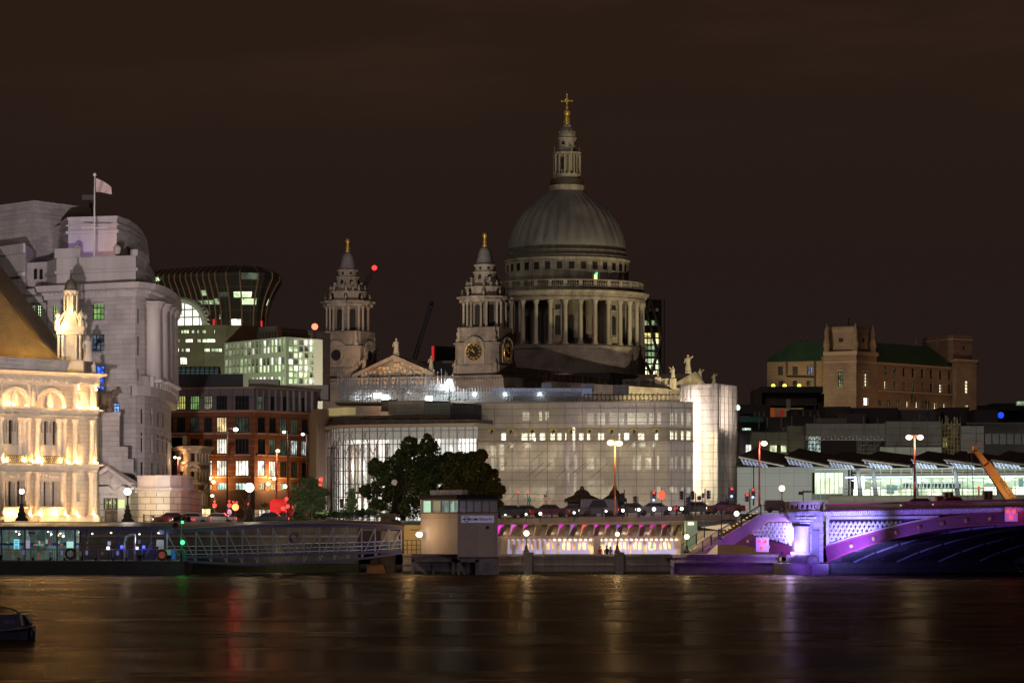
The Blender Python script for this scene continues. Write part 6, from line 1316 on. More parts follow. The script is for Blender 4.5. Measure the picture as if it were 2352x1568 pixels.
for x, y0, y1 in ((886,70,137),(492,215,262),(540,222,262),(1288,232,275),(1445,240,285),(1622,238,300)): m = MB(); m.tube(P(*Z13(x,y1+8),705), P(*Z13(x,y0),705), .14, 4); m.build('roof_mast', M_frame, FB)
for x in (255,350,472): p = P(*Z13(x,635),695); m = MB(); m.ball(p, .42, 8, 5); m.build('yellow_lamp', glow('yellow_lamp',(1.,.8,.08),3,False), FB); light('yellow_light','POINT',(p.x,p.y-1.2,p.z),120,(1.,.85,.1),size=.3)
light('exchange_flood','SPOT',(30,630,25),6.5e4,(1.,.78,.55),(75,700,45),2.,34,.8); light('exchange_flood','SPOT',(100,625,20),4.5e4,(1.,.6,.38),(85,715,35),2.,34,.8)
M_rd = mat('roof_dark', (.028,.026,.028), .7, col2=(.045,.04,.038), nscale=.5)
random.seed(31)
def boxpx(name, T, mt, x0,x1,y0,y1,Y,D=8,z=Z13, below=0):
    a, b = P(*z(x0,y1),Y), P(*z(x1,y0),Y); m = MB(); m.box(a.x,b.x,Y,Y+D,a.z-below,b.z); return m.build(name, mt, T)
RO = thing('dark_office_roofs', 'jumble of dark stepped office roofs with plant and chimneys', 'rooftops', P(1900,1000,560))
for r in ((690,905,808,860),(905,1300,818,930),(1300,1660,835,940),(1660,1895,815,950),(1020,1200,880,950)): boxpx('roof_storey', RO, M_rd, *r, 566+random.random()*6, 12, below=10)
boxpx('roof_storey', RO, mat('roof_purple',(.09,.075,.08),.7), 790,1030,868,945,563,8)
boxpx('roof_storey', RO, mat('roof_brown',(.10,.065,.045),.8,col2=(.06,.04,.03),nscale=.4), 95,160,665,790,612,10); boxpx('roof_storey', RO, mat('roof_brown',(.1,.065,.045)), 160,620,695,800,614,12)
boxpx('roof_storey', RO, M_rd, 158,670,640,692,612,14); boxpx('roof_storey', RO, mat('roof_brown2',(.07,.05,.03),.8), 540,680,700,860,616,8)
boxpx('roof_storey', RO, M_rd, 0,230,790,870,590,10); boxpx('roof_storey', RO, mat('roof_dk2',(.05,.045,.045),.7,brick=(1.3,2,0),mortar=.1,bcol=(.12,.11,.1)), 90,230,848,895,586,8)
boxpx('roof_storey', RO, M_rd, -40,700,895,1000,578,12, below=4); boxpx('roof_storey', RO, mat('roof_teal',(.02,.06,.055),.5,emis=(.05,.3,.25),es=.02), -20,175,895,935,575,3)
boxpx('roof_storey', RO, mat('roof_cream',(.22,.17,.12),.8), 615,870,905,945,560,4); boxpx('roof_storey', RO, mat('roof_dk3',(.05,.04,.04),.8), 400,690,830,900,590,9)
for i in range(14):
    x = 95+i*19 if i < 6 else 440+(i-6)*30; y = 850 if i < 6 else 845; m = MB(); a, b = P(*Z13(x,y+42),584), P(*Z13(x+11,y),584); m.box(a.x,b.x,583.6,584,a.z,b.z); m.build('roof_window', M_void if i%2 else mat('win_grey',(.16,.15,.15),.5), RO)
boxpx('lit_window', RO, lit('roof_lit',(.7,.9,.75),1.1,cell=(.6,.6)), 0,68,987,1004,573,1); boxpx('glow_panel', RO, glow('orange_panel',(1.,.2,.03),.16,False), 235,270,818,900,580,1); boxpx('glow_panel', RO, glow('red_panel',(1.,.05,.03),.16,False), 312,345,840,890,580,1)
boxpx('white_pilaster', RO, mat('pil_white',(.3,.28,.26),.7), 366,400,745,825,579,1); boxpx('yellow_cabin', RO, mat('cabin_yellow',(.25,.18,.08),.7), 340,372,983,1040,556,3)
for x in (205,322,410,1125,1783,1820,1705,135,640,655,600,1010,1480): m = MB(); y0 = 875+(x*13)%40; m.tube(P(*Z13(x,y0+85),556), P(*Z13(x,y0),556), .09, 4); m.build('scaffold_pole', mat('pole_grey',(.2,.19,.2),.5), RO)
for x, y in ((135,700),(128,720),(605,770),(1415,700),(1440,715),(1530,745),(1555,760),(1505,745),(640,780)): m = MB(); m.tube(P(*Z13(x,y+80),560), P(*Z13(x,y),560), .12, 4); m.tube(P(*Z13(x-14,y+25),560), P(*Z13(x+14,y+25),560), .08, 4); m.build('aerial', M_frame, RO)
FL2 = thing('green_white_floodlight', 'greenish white floodlight on a roof beside the sheeted tower', 'floodlight', P(1694,960,562)); p = P(1694,936,550); MB().ball(p,.42,10,6).build('lamp_head', glow('flood_green',(.75,1.,.88),5,False), FL2); m = MB(); m.tube((p.x,p.y+.3,p.z-3),(p.x,p.y+.3,p.z-.3),.08); m.build('pole', M_frame, FL2); light('roof_flood','POINT',(p.x+1,p.y-1,p.z-.5),25,(.5,1.,.8),size=.4)
M_wr = sheeting('grey_wrap', (.42,.40,.37), .03); M_wr2 = sheeting('olive_wrap', (.34,.33,.25), .05)
def wrap(label, x0,x1,y0,y1,Y,mt,D=6,z=Z13,yb=None):
    T = thing('wrapped_scaffold', label, 'scaffold'); a, b = P(*z(x0,y1),Y), P(*z(x1,y0),Y); T.location = (a.x,Y,a.z); T['_org'] = (a.x,Y,a.z); T['group'] = 'sheeted scaffolds behind the station'
    nx, nz = max(2,int((b.x-a.x)/1.1)), max(2,int((b.z-a.z)/1.0)); m = MB(); vs = [(a.x+(b.x-a.x)*i/nx, Y-.13*math.sin(i*1.9+j*.7), a.z+(b.z-a.z)*j/nz) for j in range(nz+1) for i in range(nx+1)]
    m.add(vs,[(j*(nx+1)+i,j*(nx+1)+i+1,(j+1)*(nx+1)+i+1,(j+1)*(nx+1)+i) for j in range(nz) for i in range(nx)],True); m.build('sheeting', mt, T)
    m = MB(); m.box(a.x+.05,b.x-.05,Y+.25,Y+D,a.z,b.z-.1); m.build('inner_storey', mat('inner_grey',(.2,.19,.17),.8), T)
    m = MB()
    for j in range(nz+1): m.tube((a.x,Y-.17,a.z+(b.z-a.z)*j/nz),(b.x,Y-.17,a.z+(b.z-a.z)*j/nz),.03,3)
    for i in range(0,nx+1,2): m.tube((a.x+(b.x-a.x)*i/nx,Y-.17,a.z),(a.x+(b.x-a.x)*i/nx,Y-.17,b.z+.3),.035,3)
    m.build('poles', mat('pole_dim',(.14,.13,.12),.6), T); return T
wrap('low grey wrap left, with a ragged lit window gap',75,370,1022,1280,522,M_wr2)
wrap('olive wrap standing a step higher, next to the ragged gap',370,530,970,1270,524,M_wr2)
wrap('long pale wrap carried on a truss over the dark opening',530,1195,950,1050,520,M_wr)
wrap('large pale wrap with a raised top edge left of the double lamp',1195,1660,932,1165,519,M_wr)
wrap('narrow tall pale wrap at the right end of the row',1822,2015,970,1280,520,M_wr)
wrap('low pale-green lit wrap under the large pale one',1145,1662,1145,1280,518,mat('wrap_lit',(.42,.42,.36),.8,emis=(.6,.7,.55),es=.06,col2=(.3,.3,.26),nscale=.8,sample=False))
TS = thing('scaffold_tower', 'open rusty-lit scaffold frame between two grey wraps', 'scaffold', P(*Z13(1740,1270),521)); a, b = Z13(1664,1275), Z13(1818,955); scaff(TS, a[0], b[0], b[1], a[1], 521, 524, 6, 9, .05, mt=mat('scaffold_tan',(.30,.25,.10),.5), diag=.5, up=1.5)
boxpx('inner_wall', TS, mat('scaffold_wall',(.15,.13,.06),.8), 1664,1820,965,1290,525,4); boxpx('lit_window', TS, lit('tiny_lit',(1.,.9,.35),.6,cell=(.6,.6)), 1676,1706,1070,1145,524.6,.2)
TR = thing('scaffold_truss', 'pale lattice truss spanning the dark opening below the long wrap', 'truss', P(*Z13(650,1088),520)); m = MB(); a, b = P(*Z13(530,1086),520), P(*Z13(1195,1052),520); n = 22
m.tube((a.x,520,a.z),(b.x,520,a.z),.07,4); m.tube((a.x,520,b.z),(b.x,520,b.z),.07,4)
for i in range(n): x0, x1 = a.x+(b.x-a.x)*i/n, a.x+(b.x-a.x)*(i+1)/n; m.tube((x0,520,a.z if i%2 else b.z),(x1,520,b.z if i%2 else a.z),.05,4); m.tube((x0,520,a.z),(x0,520,b.z),.07,4)
m.build('lattice', mat('truss_steel',(.45,.44,.42),.5), TR)
OB = thing('dark_brown_block', 'dark brown windowless block under the scaffold truss', 'building', P(*Z14(800,250),524)); boxpx('wall', OB, mat('brown_black',(.035,.02,.018),.8), 650,1195,85,250,526,14,z=Z14,below=6); a, b = Z14(965,85), Z14(1190,250); scaff(OB, a[0], b[0], a[1], b[1], 522, 524, 8, 5, .05, mt=mat('scaffold_dim',(.2,.18,.15),.5), diag=.6)
boxpx('lit_room', OB, lit('cool_room2',(.7,.95,.85),1.0,cell=(.7,.8)), 575,650,75,250,526,6,z=Z14); boxpx('lit_room', OB, lit('warm_ledge',(1.,.9,.55),.55,cell=(2,1),dark=.5), 375,572,225,250,521,1,z=Z14); a, b = Z14(530,75), Z14(650,250); scaff(OB, a[0], b[0], a[1], b[1], 522, 524, 4, 5, .05, mt=M_frame, diag=.5)
boxpx('lit_room', OB, lit('ragged_room',(.9,1.,.6),.9,cell=(.7,1.4)), 228,365,155,208,521.5,.3,z=Z14); boxpx('doorway', OB, mat('ragged_red',(.10,.04,.025),.8), 285,320,150,214,521.2,.3,z=Z14)
boxpx('lit_room', OB, lit('bright_pair',(1.,1.,.9),1.6,cell=(.5,.5)), 30,48,150,235,524,1,z=Z14); boxpx('lit_room', OB, lit('bright_pair',(1.,1.,.9),3.), 55,68,150,235,524,1,z=Z14); boxpx('wall', OB, M_rd, -40,80,60,250,526,10,z=Z14)
DO = thing('dark_office_wing', 'dark office wing with a row of unlit windows at the right edge', 'building', P(2300,1050,535)); boxpx('wall', DO, mat('wing_dark',(.06,.055,.05),.8), 2015,2560,955,1300,536,20)
for i in range(7): boxpx('window', DO, mat('wing_glass',(.07,.08,.075),.3), 2025+i*62,2078+i*62,1035,1122,535.7,.4)
boxpx('low_shed', DO, mat('shed_grey',(.055,.045,.06),.7,brick=(3,5,0),mortar=.06), 1938,2135,832,945,560,10); boxpx('roof_slab', DO, M_rd, 1870,2560,940,958,534,10)
MB().ball(P(*Z13(2158,880),600),.6,12,8).build('round_sign', glow('blue_round',(.02,.09,1.),.9,False), DO)
HL = thing('distant_hill_houses', 'low dark distant buildings with few lights at the far right', 'buildings', P(2320,930,1500)); boxpx('block', HL, mat('distant_dark',(.02,.018,.017),.9), 1950,2600,800,950,1500,40); boxpx('block', HL, mat('distant_dark',(.02,.018,.017)), 2090,2330,780,840,1490,20); boxpx('window', HL, lit('distant_window',(.7,.9,.6),.4,cell=(3,3)), 2300,2600,765,795,1480,5)
light('wrap_flood','SPOT',(85,470,8),2.6e4,(1.,.90,.86),(95,520,20),1.,70,.8); light('wrap_flood','SPOT',(50,470,8),1.5e4,(1.,.92,.8),(55,520,18),1.,60,.8)
ST = thing('glazed_station', 'long glazed railway station with sawtooth roof and greenish white interior', 'station', P(2000,1150,432))
tf_ = Fac([(1693,440),(1862,437),(1942,436),(2420,425)])
z14 = lambda x, y: tf_.z(*Z14(x,y)); r14 = lambda x0,x1,y0,y1: tf_.rect(Z14(x0,0)[0],Z14(x1,0)[0],Z14(0,y0)[1],Z14(0,y1)[1])
M_panel = mat('station_panel', (.33,.38,.36), .45, brick=(1.95,1.75,0.), mortar=.035, bcol=(.2,.23,.22), emis=(.55,.62,.60), es=.05, sample=False)
M_hall = lit('station_hall', (.72,1.,.66), .85, cell=(3.2,1.6), dark=.25, nsc=.7, sample=True); M_hall2 = lit('station_lower', (.85,1.,.68), 1.05, cell=(1.6,2.), dark=.35, nsc=.7)
sc_ = tf_.s(1937+11); zr_ = z14(300,335); d = MB(); gb_ = r14(572,838,378,612); tf_.wall(d, 0, sc_, 4, zr_, [gb_], .5); d.build('panel_wall', M_panel, ST)
o = tf_.quad(MB(), (gb_[0],gb_[1],gb_[2]+.8,gb_[3]), 3.).build('lit_foyer', M_hall2, ST); d = MB(); tf_.quad(d, (gb_[0],gb_[1],gb_[2],gb_[2]+.85), .3); d.build('lower_panels', mat('slate_panel',(.10,.13,.14),.4,brick=(.9,5,0),mortar=.04), ST)
tf_.bars(MB(), gb_, .3, 7, 1, .08).build('foyer_mullions', mat('green_steel',(.25,.38,.30),.5), ST)
for x, y in ((705,403),(635,408)): m = MB(); m.ball(tf_.at(*tf_.sz(*Z14(x,y)),1.5), .35, 8, 5); m.build('ceiling_lamp', glow('station_lamp',(.6,1.,.7),2.5,False), ST)
s0 = tf_.s(1942); L_ = tf_.L; lv = lambda y: z14(1450,y)
def strip(name, mt, a, b, z0, z1, dep, th=.15): m = MB(); tf_.sweep(m, [(dep,z0),(dep,z1),(dep+th,z1),(dep+th,z0)], a, b); return m.build(name, mt, ST)
strip('back_wall', M_hall, s0, L_, lv(520), lv(418), 9); strip('lower_hall', M_hall2, s0, L_, lv(568), lv(515), 5)
strip('blue_train', mat('dark_blue_panel',(.02,.035,.06),.3), tf_.s(Z14(1260,0)[0]), tf_.s(Z14(1730,0)[0]), lv(512), lv(468), 6.5, .3)
for x0,x1,y0,y1 in ((880,960,405,560),(1020,1100,500,555),(1950,2060,500,560),(2200,2300,495,560)): r = r14(x0,x1,y0,y1); strip('bright_kiosk', lit('kiosk_bright',(.95,1.,.85),1.6,cell=(.8,1.2),dark=.5), r[0], min(r[1],L_), r[2], r[3], 4, .5)
for x0,x1,y0,y1 in ((1155,1215,480,560),(1215,1240,485,530),(2255,2290,430,500)): r = r14(x0,x1,y0,y1); strip('cyan_box', glow('cyan_box',(.3,.6,.55),.45,False), r[0], r[1], r[2], r[3], 3.5, .6)
strip('upper_beams', mat('upper_tan2',(.28,.26,.2),.5), s0, L_, lv(416), lv(355), 7)
for y in (350,362,386,410): strip('long_beam', mat('beam_cream',(.6,.62,.5),.5,emis=(.9,1.,.7),es=.28,sample=False), s0, L_, lv(y+4), lv(y), 3+y*.004, .3)
strip('canopy_light', glow('canopy_glow',(.85,.92,1.),1.7,False), s0, L_, lv(424), lv(412), -.3, .6); strip('canopy_edge', mat('canopy_blue',(.25,.3,.7),.5,emis=(.2,.3,1.),es=.35,sample=False), s0, L_, lv(413), lv(409), -.6, .3)
random.seed(4)
for i in range(44): t = s0+.6+i*.66; m = MB(); q = tf_.at(t, lv(440+random.random()*8), random.uniform(2,6)); m.box(q[0]-.22,q[0]+.22,q[1],q[1]+.2,q[2]-.06,q[2]+.06); m.build('hall_lamp', glow('hall_lamp',(.9,1.,.85),3.5,False), ST)
for i in range(20): t = s0+.4+i*1.4; m = MB(); m.tube(tf_.at(t,lv(570),1.2),tf_.at(t,lv(350),1.2),.07,4); m.build('post', mat('post_pale',(.5,.5,.42),.5), ST)
for i in range(15): t = tf_.s(Z14(1260+i*30,0)[0]); m = MB(); m.tube(tf_.at(t,lv(515),3.),tf_.at(t,lv(445),3.),.06,4); m.ball(tf_.at(t,lv(508),2.9),.16,6,4); m.build('platform_lamp', mat('lamp_pale',(.6,.75,.7),.5,emis=(.6,.9,.8),es=.3,sample=False), ST)
for x in (985,1113,1455,1800,2145): t0 = tf_.s(Z14(x-14,0)[0]); t1 = tf_.s(Z14(x+6,0)[0]); m = MB(); m.tube(tf_.at(t1,lv(590),-.4), tf_.at(t0,lv(340),-.8), .34, 10, .26); m.build('leaning_column', mat('column_grey',(.34,.34,.40),.5), ST)
m = MB()
for t in [s0+i*.95 for i in range(32)]: m.tube(tf_.at(min(t,L_),lv(570),-.9), tf_.at(min(t,L_),lv(516),-.9), .03, 4)
m.tube(tf_.at(s0,lv(516),-.9), tf_.at(L_,lv(516),-.9), .05, 4); m.tube(tf_.at(s0,lv(545),-.9), tf_.at(L_,lv(545),-.9), .03, 4); m.build('platform_railing', mat('rail_dark',(.08,.08,.07),.5), ST)
strip('deck_edge', mat('deck_edge_grey',(.24,.22,.17),.7,brick=(2.6,.7,0),mortar=.05), s0-2, L_, 4, lv(572), -1.5, 12)
zr0, zr1 = z14(300,325), z14(700,262)
d = MB(); tf_.sweep(d, [(-1.,zr0),(.5,zr0+.7),(16,z14(1400,252)),(16,zr0)], 0, L_); d.build('roof_slab', mat('station_roof',(.022,.018,.018),.8), ST)
for xa, xb in ((0,375),(380,750),(738,1080),(1030,1425),(1440,1780),(1715,2120),(2110,2500)):
    sa, sb = tf_.s(Z14(xa,0)[0]), min(tf_.s(Z14(xb,0)[0]), L_); za, zb2 = z14(xa,287 if xa > 500 else 262), z14(xb,338)
    if sb-sa < 2: continue
    pts = [tf_.at(max(sa,0),za,-2.2), tf_.at(sb,zb2,-2.2), tf_.at(sb,zb2+1.2,8), tf_.at(max(sa,0),za+1.2,8)]; m = MB(); m.slab(pts, (0,0,.35)); m.build('sawtooth_roof', mat('sawtooth_dark',(.028,.02,.02),.7), ST)
    q = MB(); e = (sb-sa)*.62
    def lerp(f, dz_, dep): return tf_.at(sa+(sb-sa)*f, za+(zb2-za)*f+dz_, dep)
    q.add([lerp(.03,-.1,-2.3), lerp(.62,-.1,-2.3), lerp(.62,-.5,-1.2), lerp(.06,-.8,-1.2)],[(0,1,2,3)]); o = q.build('lit_soffit', mat('soffit_blue',(.3,.34,.5),.5,emis=(.5,.62,1.),es=.42 if xa > 350 else .12,sample=False,brick=(1.0,6,0),mortar=.12,bcol=(.1,.1,.12)), ST)
    q = MB(); q.tube(lerp(0,.1,-2.35), lerp(1,.1,-2.35), .1, 4); q.build('roof_edge', mat('edge_cream',(.6,.58,.5),.5), o)
    q = MB()
    for k in range(7): f = .06+k*.085; q.tube(lerp(f,-.1,-2.35), lerp(f+.02,-.75+.03*k,-1.2), .06, 4)
    q.build('louvre_blades', mat('blade_white',(.7,.7,.75),.5,emis=(.6,.7,1.),es=.3,sample=False), o)
strip('eaves_light', glow('eaves_glow',(.85,.9,.85),.55,False), s0-4, L_, lv(352), lv(345), -.7, .3)
for i in range(9): light('station_light','POINT', tf_.at(s0+2+i*3.2, lv(435), -2.4), 110, (.8,1.,.85), size=.3)
light('panel_wash','SPOT',(50,400,6.5),9000,(.85,1.,.98),(37,440,13),.6,90,.9)
BR = thing('road_bridge', 'cast iron arch bridge lit violet, with lattice spandrels and stone pier', 'bridge', (33,345,0))
bf_ = Fac([(1890,345),(2420,322)]); dirb = (bf_.p[1]-bf_.p[0]).normalized(); bf_ = Fac([tuple(bf_.p[0]), tuple(bf_.p[0]+dirb*46)], px=False); nb = bf_.m[0]
M_red = mat('bridge_crimson', (.15,.022,.085), .45, col2=(.10,.015,.06), nscale=.6); M_iron = mat('bridge_white_iron', (.62,.60,.62), .5, col2=(.5,.48,.5), nscale=1.5); M_pst = mat('pier_granite', (.33,.30,.30), .8, col2=(.23,.20,.20), nscale=.9, brick=(1.2,.62), mortar=.03, bump=.3)
M_mauve = mat('bridge_mauve', (.48,.30,.40), .5); M_goldr = mat('rosette_gold', (.55,.38,.14), .4, metal=.5)
up = [(1895.5,1256),(1953,1238),(2008,1223),(2063,1209),(2118,1197),(2173,1187.5),(2228,1180.5),(2290,1176.5),(2352,1174),(2440,1172.5)]
lo = [(1900,1290),(1953,1267),(2008,1248),(2063,1233.5),(2118,1221),(2173,1212),(2228,1206.5),(2290,1203.5),(2352,1202),(2440,1200.5)]
U_ = [bf_.sz(*p) for p in up]; Lw = [bf_.sz(*p) for p in lo]
def ext(mb, poly, dep0, dep1): mb.slab([bf_.at(s_,z_,dep0) for s_, z_ in poly], tuple(Vector(bf_.at(0,0,dep1))-Vector(bf_.at(0,0,dep0))))
m = MB()
for i in range(len(U_)-1): 
    ext(m, [Lw[i],Lw[i+1],U_[i+1],U_[i]], 0, .5)
rib = m.build('arch_rib', M_red, BR)
m = MB()
for A in (U_, Lw):
    for i in range(len(A)-1): z = A[i][1]; m.tube(bf_.at(*A[i],-.06), bf_.at(*A[i+1],-.06), .07, 4)
m.build('rib_moulding', mat('crimson_trim',(.25,.04,.10),.4), BR)
for x, y in ((912,992),(1098,932),(1287,880),(1480,838),(1672,806),(1868,782),(2068,766)):
    t, z = bf_.sz(*Z14(x,y)); m = MB()
    for k in range(8): a = k*math.pi/4; m.ball(bf_.at(t+.17*math.cos(a), z+.17*math.sin(a), -.08), .075, 5, 4)
    m.ball(bf_.at(t,z,-.12), .14, 8, 5); m.build('rosette', M_goldr, BR)
m = MB(); WID = 31
for i in range(len(Lw)-1):
    n = 9
    for k in range(n):
        d0, d1 = .5+WID*k/n, .5+WID*(k+1)/n-.5
        h = .16 if k%2 else 0
        m.slab([bf_.at(Lw[i][0]+.15,Lw[i][1]-h,d0), bf_.at(Lw[i+1][0]-.15,Lw[i+1][1]-h,d0), bf_.at(Lw[i+1][0]-.15,Lw[i+1][1]-h+.1,d1), bf_.at(Lw[i][0]+.15,Lw[i][1]-h+.1,d1)], (0,0,.25))
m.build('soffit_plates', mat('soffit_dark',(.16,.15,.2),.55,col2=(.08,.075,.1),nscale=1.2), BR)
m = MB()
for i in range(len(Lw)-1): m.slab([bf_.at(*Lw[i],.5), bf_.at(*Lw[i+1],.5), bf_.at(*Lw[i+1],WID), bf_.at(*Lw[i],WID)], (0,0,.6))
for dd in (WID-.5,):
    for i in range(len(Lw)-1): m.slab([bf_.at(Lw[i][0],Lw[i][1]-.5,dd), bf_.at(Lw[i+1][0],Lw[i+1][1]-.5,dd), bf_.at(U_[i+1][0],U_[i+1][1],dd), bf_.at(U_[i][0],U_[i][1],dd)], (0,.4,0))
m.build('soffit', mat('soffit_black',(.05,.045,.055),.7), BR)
zdk0, zdk1 = bf_.z(1900,1186), bf_.z(2352,1176); sE = bf_.L
dk = lambda s_: zdk0+(zdk1-zdk0)*min(1.05,max(0,s_/bf_.s(2352)))**.9
sA = bf_.s(1897); sB = bf_.s(2400)
fr = [bf_.sz(*p) for p in ((1899.6,1189),(2156,1187),(2063,1206),(2008,1220),(1953,1235),(1899.6,1253))]
m = MB(); ext(m, [(sA,U_[0][1]-.2)]+[(a,b) for a,b in U_[1:]]+[(U_[-1][0],dk(U_[-1][0]))]+[(x,dk(x)) for x in (bf_.s(2300),bf_.s(2200),bf_.s(2100),bf_.s(2000),sA)], .25, .4); m.build('spandrel_backing', mat('spandrel_back',(.05,.04,.07),.6), BR)
m = MB()
for a, b in ((fr[0],fr[1]),(fr[0],fr[5]),(fr[1],fr[2]),(fr[2],fr[3]),(fr[3],fr[4]),(fr[4],fr[5])): m.slab([bf_.at(a[0],a[1]-.14,-.02), bf_.at(b[0],b[1]-.14,-.02), bf_.at(b[0],b[1]+.14,-.02), bf_.at(a[0],a[1]+.14,-.02)] if abs(a[0]-b[0]) > .5 else [bf_.at(a[0]-.12,a[1],-.02), bf_.at(a[0]+.12,a[1],-.02), bf_.at(b[0]+.12,b[1],-.02), bf_.at(b[0]-.12,b[1],-.02)], tuple(nb*.25)+(0,))
m.build('spandrel_frame', M_iron, BR)
def lattice2(mb, f, top, bot, s0, s1, pitch, dep, r=.06):
    """diagonal strips clipped between two curves"""
    def inside(s_, z_): return s0 <= s_ <= s1 and bot(s_) <= z_ <= top(s_)
    H = max(top(s0+(s1-s0)*i/10) for i in range(11))-min(bot(s0),bot(s1)); zb_ = min(bot(s0),bot(s1)); k = s0-H*1.3
    while k < s1+H*1.3:
        for sg in (1,-1):
            seg = []; 
            for i in range(41):
                z_ = zb_+H*i/40; s_ = k+sg*(z_-zb_)*.72
                if inside(s_,z_): seg.append((s_,z_))
                elif seg: break
            if len(seg) > 1: mb.tube(f.at(*seg[0],dep), f.at(*seg[-1],dep), r, 4)
        k += pitch
import bisect
def interp(A, s_):
    for (a, za), (b, zb2) in zip(A, A[1:]):
        if s_ <= b: return za+(zb2-za)*(s_-a)/(b-a)
    return A[-1][1]
m = MB(); lattice2(m, bf_, lambda s_: bf_.z(1950,1198)+.0*s_, lambda s_: interp(U_,s_)+.35, bf_.s(1905), bf_.s(2095), .62, .08, .1); m.build('lattice', M_iron, BR)
m = MB(); s_ = sA
while s_ < sE-.3:
    z = dk(s_); m.add([bf_.at(s_,z,.0),bf_.at(s_+.17,z,.0),bf_.at(s_+.17,z+.25,-.28),bf_.at(s_,z+.25,-.28),bf_.at(s_,z+.5,-.36),bf_.at(s_+.17,z+.5,-.36),bf_.at(s_+.17,z+.5,.1),bf_.at(s_,z+.5,.1)],[(0,1,2,3),(3,2,5,4),(0,3,4,7),(1,6,5,2)]); s_ += .31
m.build('corbel_row', M_iron, BR)
def run(name, mt, d0, d1, za, zb2, s0=sA, s1=sE, n=12):
    m = MB()
    for i in range(n):
        a, b = s0+(s1-s0)*i/n, s0+(s1-s0)*(i+1)/n; m.hexa([bf_.at(a,dk(a)+za,d0),bf_.at(b,dk(b)+za,d0),bf_.at(b,dk(b)+za,d1),bf_.at(a,dk(a)+za,d1),bf_.at(a,dk(a)+zb2,d0),bf_.at(b,dk(b)+zb2,d0),bf_.at(b,dk(b)+zb2,d1),bf_.at(a,dk(a)+zb2,d1)])
    return m.build(name, mt, BR)
run('fascia_backing', mat('fascia_crimson_dark',(.25,.03,.07),.5), .12, .3, -.05, .55); run('cornice', M_red, -.42, .3, .5, .66); run('handrail', mat('handrail_crimson',(.20,.02,.05),.4), -.2, .12, 1.16, 1.34); run('plinth_rail', mat('handrail_crimson',(.2,.02,.05)), -.25, .15, .66, .74)
m = MB(); s_ = sA+.05
while s_ < sE: z = dk(s_)+.74; p = bf_.at(s_,z,-.05); m.lathe([(.035,0),(.06,.12),(.035,.3),(.06,.42)], p, 4); s_ += .16
tag(m.build('balusters', mat('baluster_pink',(.45,.25,.25),.5), BR), None, None, None, 'stuff')
m = MB(); 
for i in range(12):
    a, b = sA-.5+(sE-sA)*i/12, sA-.5+(sE-sA)*(i+1)/12; m.hexa([bf_.at(a,dk(a)+.2,.3),bf_.at(b,dk(b)+.2,.3),bf_.at(b,dk(b)+.2,WID),bf_.at(a,dk(a)+.2,WID),bf_.at(a,dk(a)+.55,.3),bf_.at(b,dk(b)+.55,.3),bf_.at(b,dk(b)+.55,WID),bf_.at(a,dk(a)+.55,WID)])
struct('bridge_deck', m, mat('asphalt',(.05,.048,.046)))
BDZ = lambda s_: dk(s_)+.55
m = MB(); ext(m, [(-1.2,-1),(1.2,-1),(bf_.s(1903),1.3),(-1.2,1.3)], .3, WID); m.build('springing', mat('springing_stone',(.10,.09,.095),.8,col2=(.06,.055,.06),nscale=.6,brick=(1.4,.6),mortar=.05), BR)
lf_ = Fac([(1640,357.5),(1760,351.5),(1826,348.3)]); l12 = lambda x, y: lf_.sz(*Z12(x,y))
m = MB(); q = [l12(*p) for p in ((1000,865),(1100,858),(1240,757),(1330,775),(1500,815),(1700,870),(1830,925),(1830,1075),(1690,1028),(1500,960),(1300,905),(1100,862))]
pts = [(1240,757),(1330,775),(1500,815),(1700,870),(1830,925)]; pb = [(1010,862),(1200,880),(1420,935),(1650,1012),(1830,1080)]
pu = [l12(*p) for p in pts]; pl_ = [l12(*p) for p in pb]
for i in range(4): m.slab([lf_.at(*pl_[i],-.02), lf_.at(*pl_[i+1],-.02), lf_.at(*pu[i+1],-.02), lf_.at(*pu[i],-.02)], (.2,.45,0))
m.build('land_arch_rib', M_red, BR)
m = MB(); m.slab([lf_.at(*l12(1180,800),.5), lf_.at(*l12(1240,757),.5), lf_.at(*l12(1830,925),.5), lf_.at(*l12(1830,560),.5), lf_.at(*l12(1480,560),.5)], (0,.1,0)); m.build('land_spandrel_backing', mat('spandrel_back',(.3,.26,.32)), BR)
m = MB(); tp = l12(1600,605)[1]; lattice2(m, lf_, lambda s_: min(tp, l12(1290,735)[1]+(s_-l12(1290,0)[0])*(tp-l12(1290,735)[1])/(l12(1480,0)[0]-l12(1290,0)[0])), lambda s_: interp(pu,s_)+.12, l12(1290,0)[0], lf_.L-.1, .58, .15, .12); m.build('land_lattice', M_iron, BR)
m = MB(); a, b = l12(1480,590), l12(1826,590); m.slab([lf_.at(a[0],a[1],-.05), lf_.at(b[0],a[1],-.05), lf_.at(b[0],a[1]+.5,-.05), lf_.at(a[0],a[1]+.5,-.05)], (.1,.3,0)); m.slab([lf_.at(*l12(1290,745),-.05), lf_.at(*l12(1480,598),-.05), lf_.at(*l12(1480,570),-.05), lf_.at(*l12(1290,715),-.05)], (.1,.3,0)); m.build('land_beam', M_mauve, BR)
for x, y in ((1245,830),(1508,898),(1030,880),(915,915)): 
    if x > 1100: m = MB(); p = lf_.at(*l12(x,y),-.1); m.ball(p,.16,8,5); m.build('rosette', M_goldr, BR)
pc = P(1843,1240,344.5); zq = lambda y: CAMZ+(HV-Z12(0,y)[1])/FOC*344.5; xq = lambda x: (Z12(x,0)[0]-CU)/FOC*344.5
PR = thing('bridge_pier', None, None, (pc.x,345,0)); PR.parent = BR; PR.location = Vector(PR['_org'])-Vector(BR['_org'])
cxp = (xq(1810)+xq(2010))/2; rp = (xq(2010)-xq(1810))/2
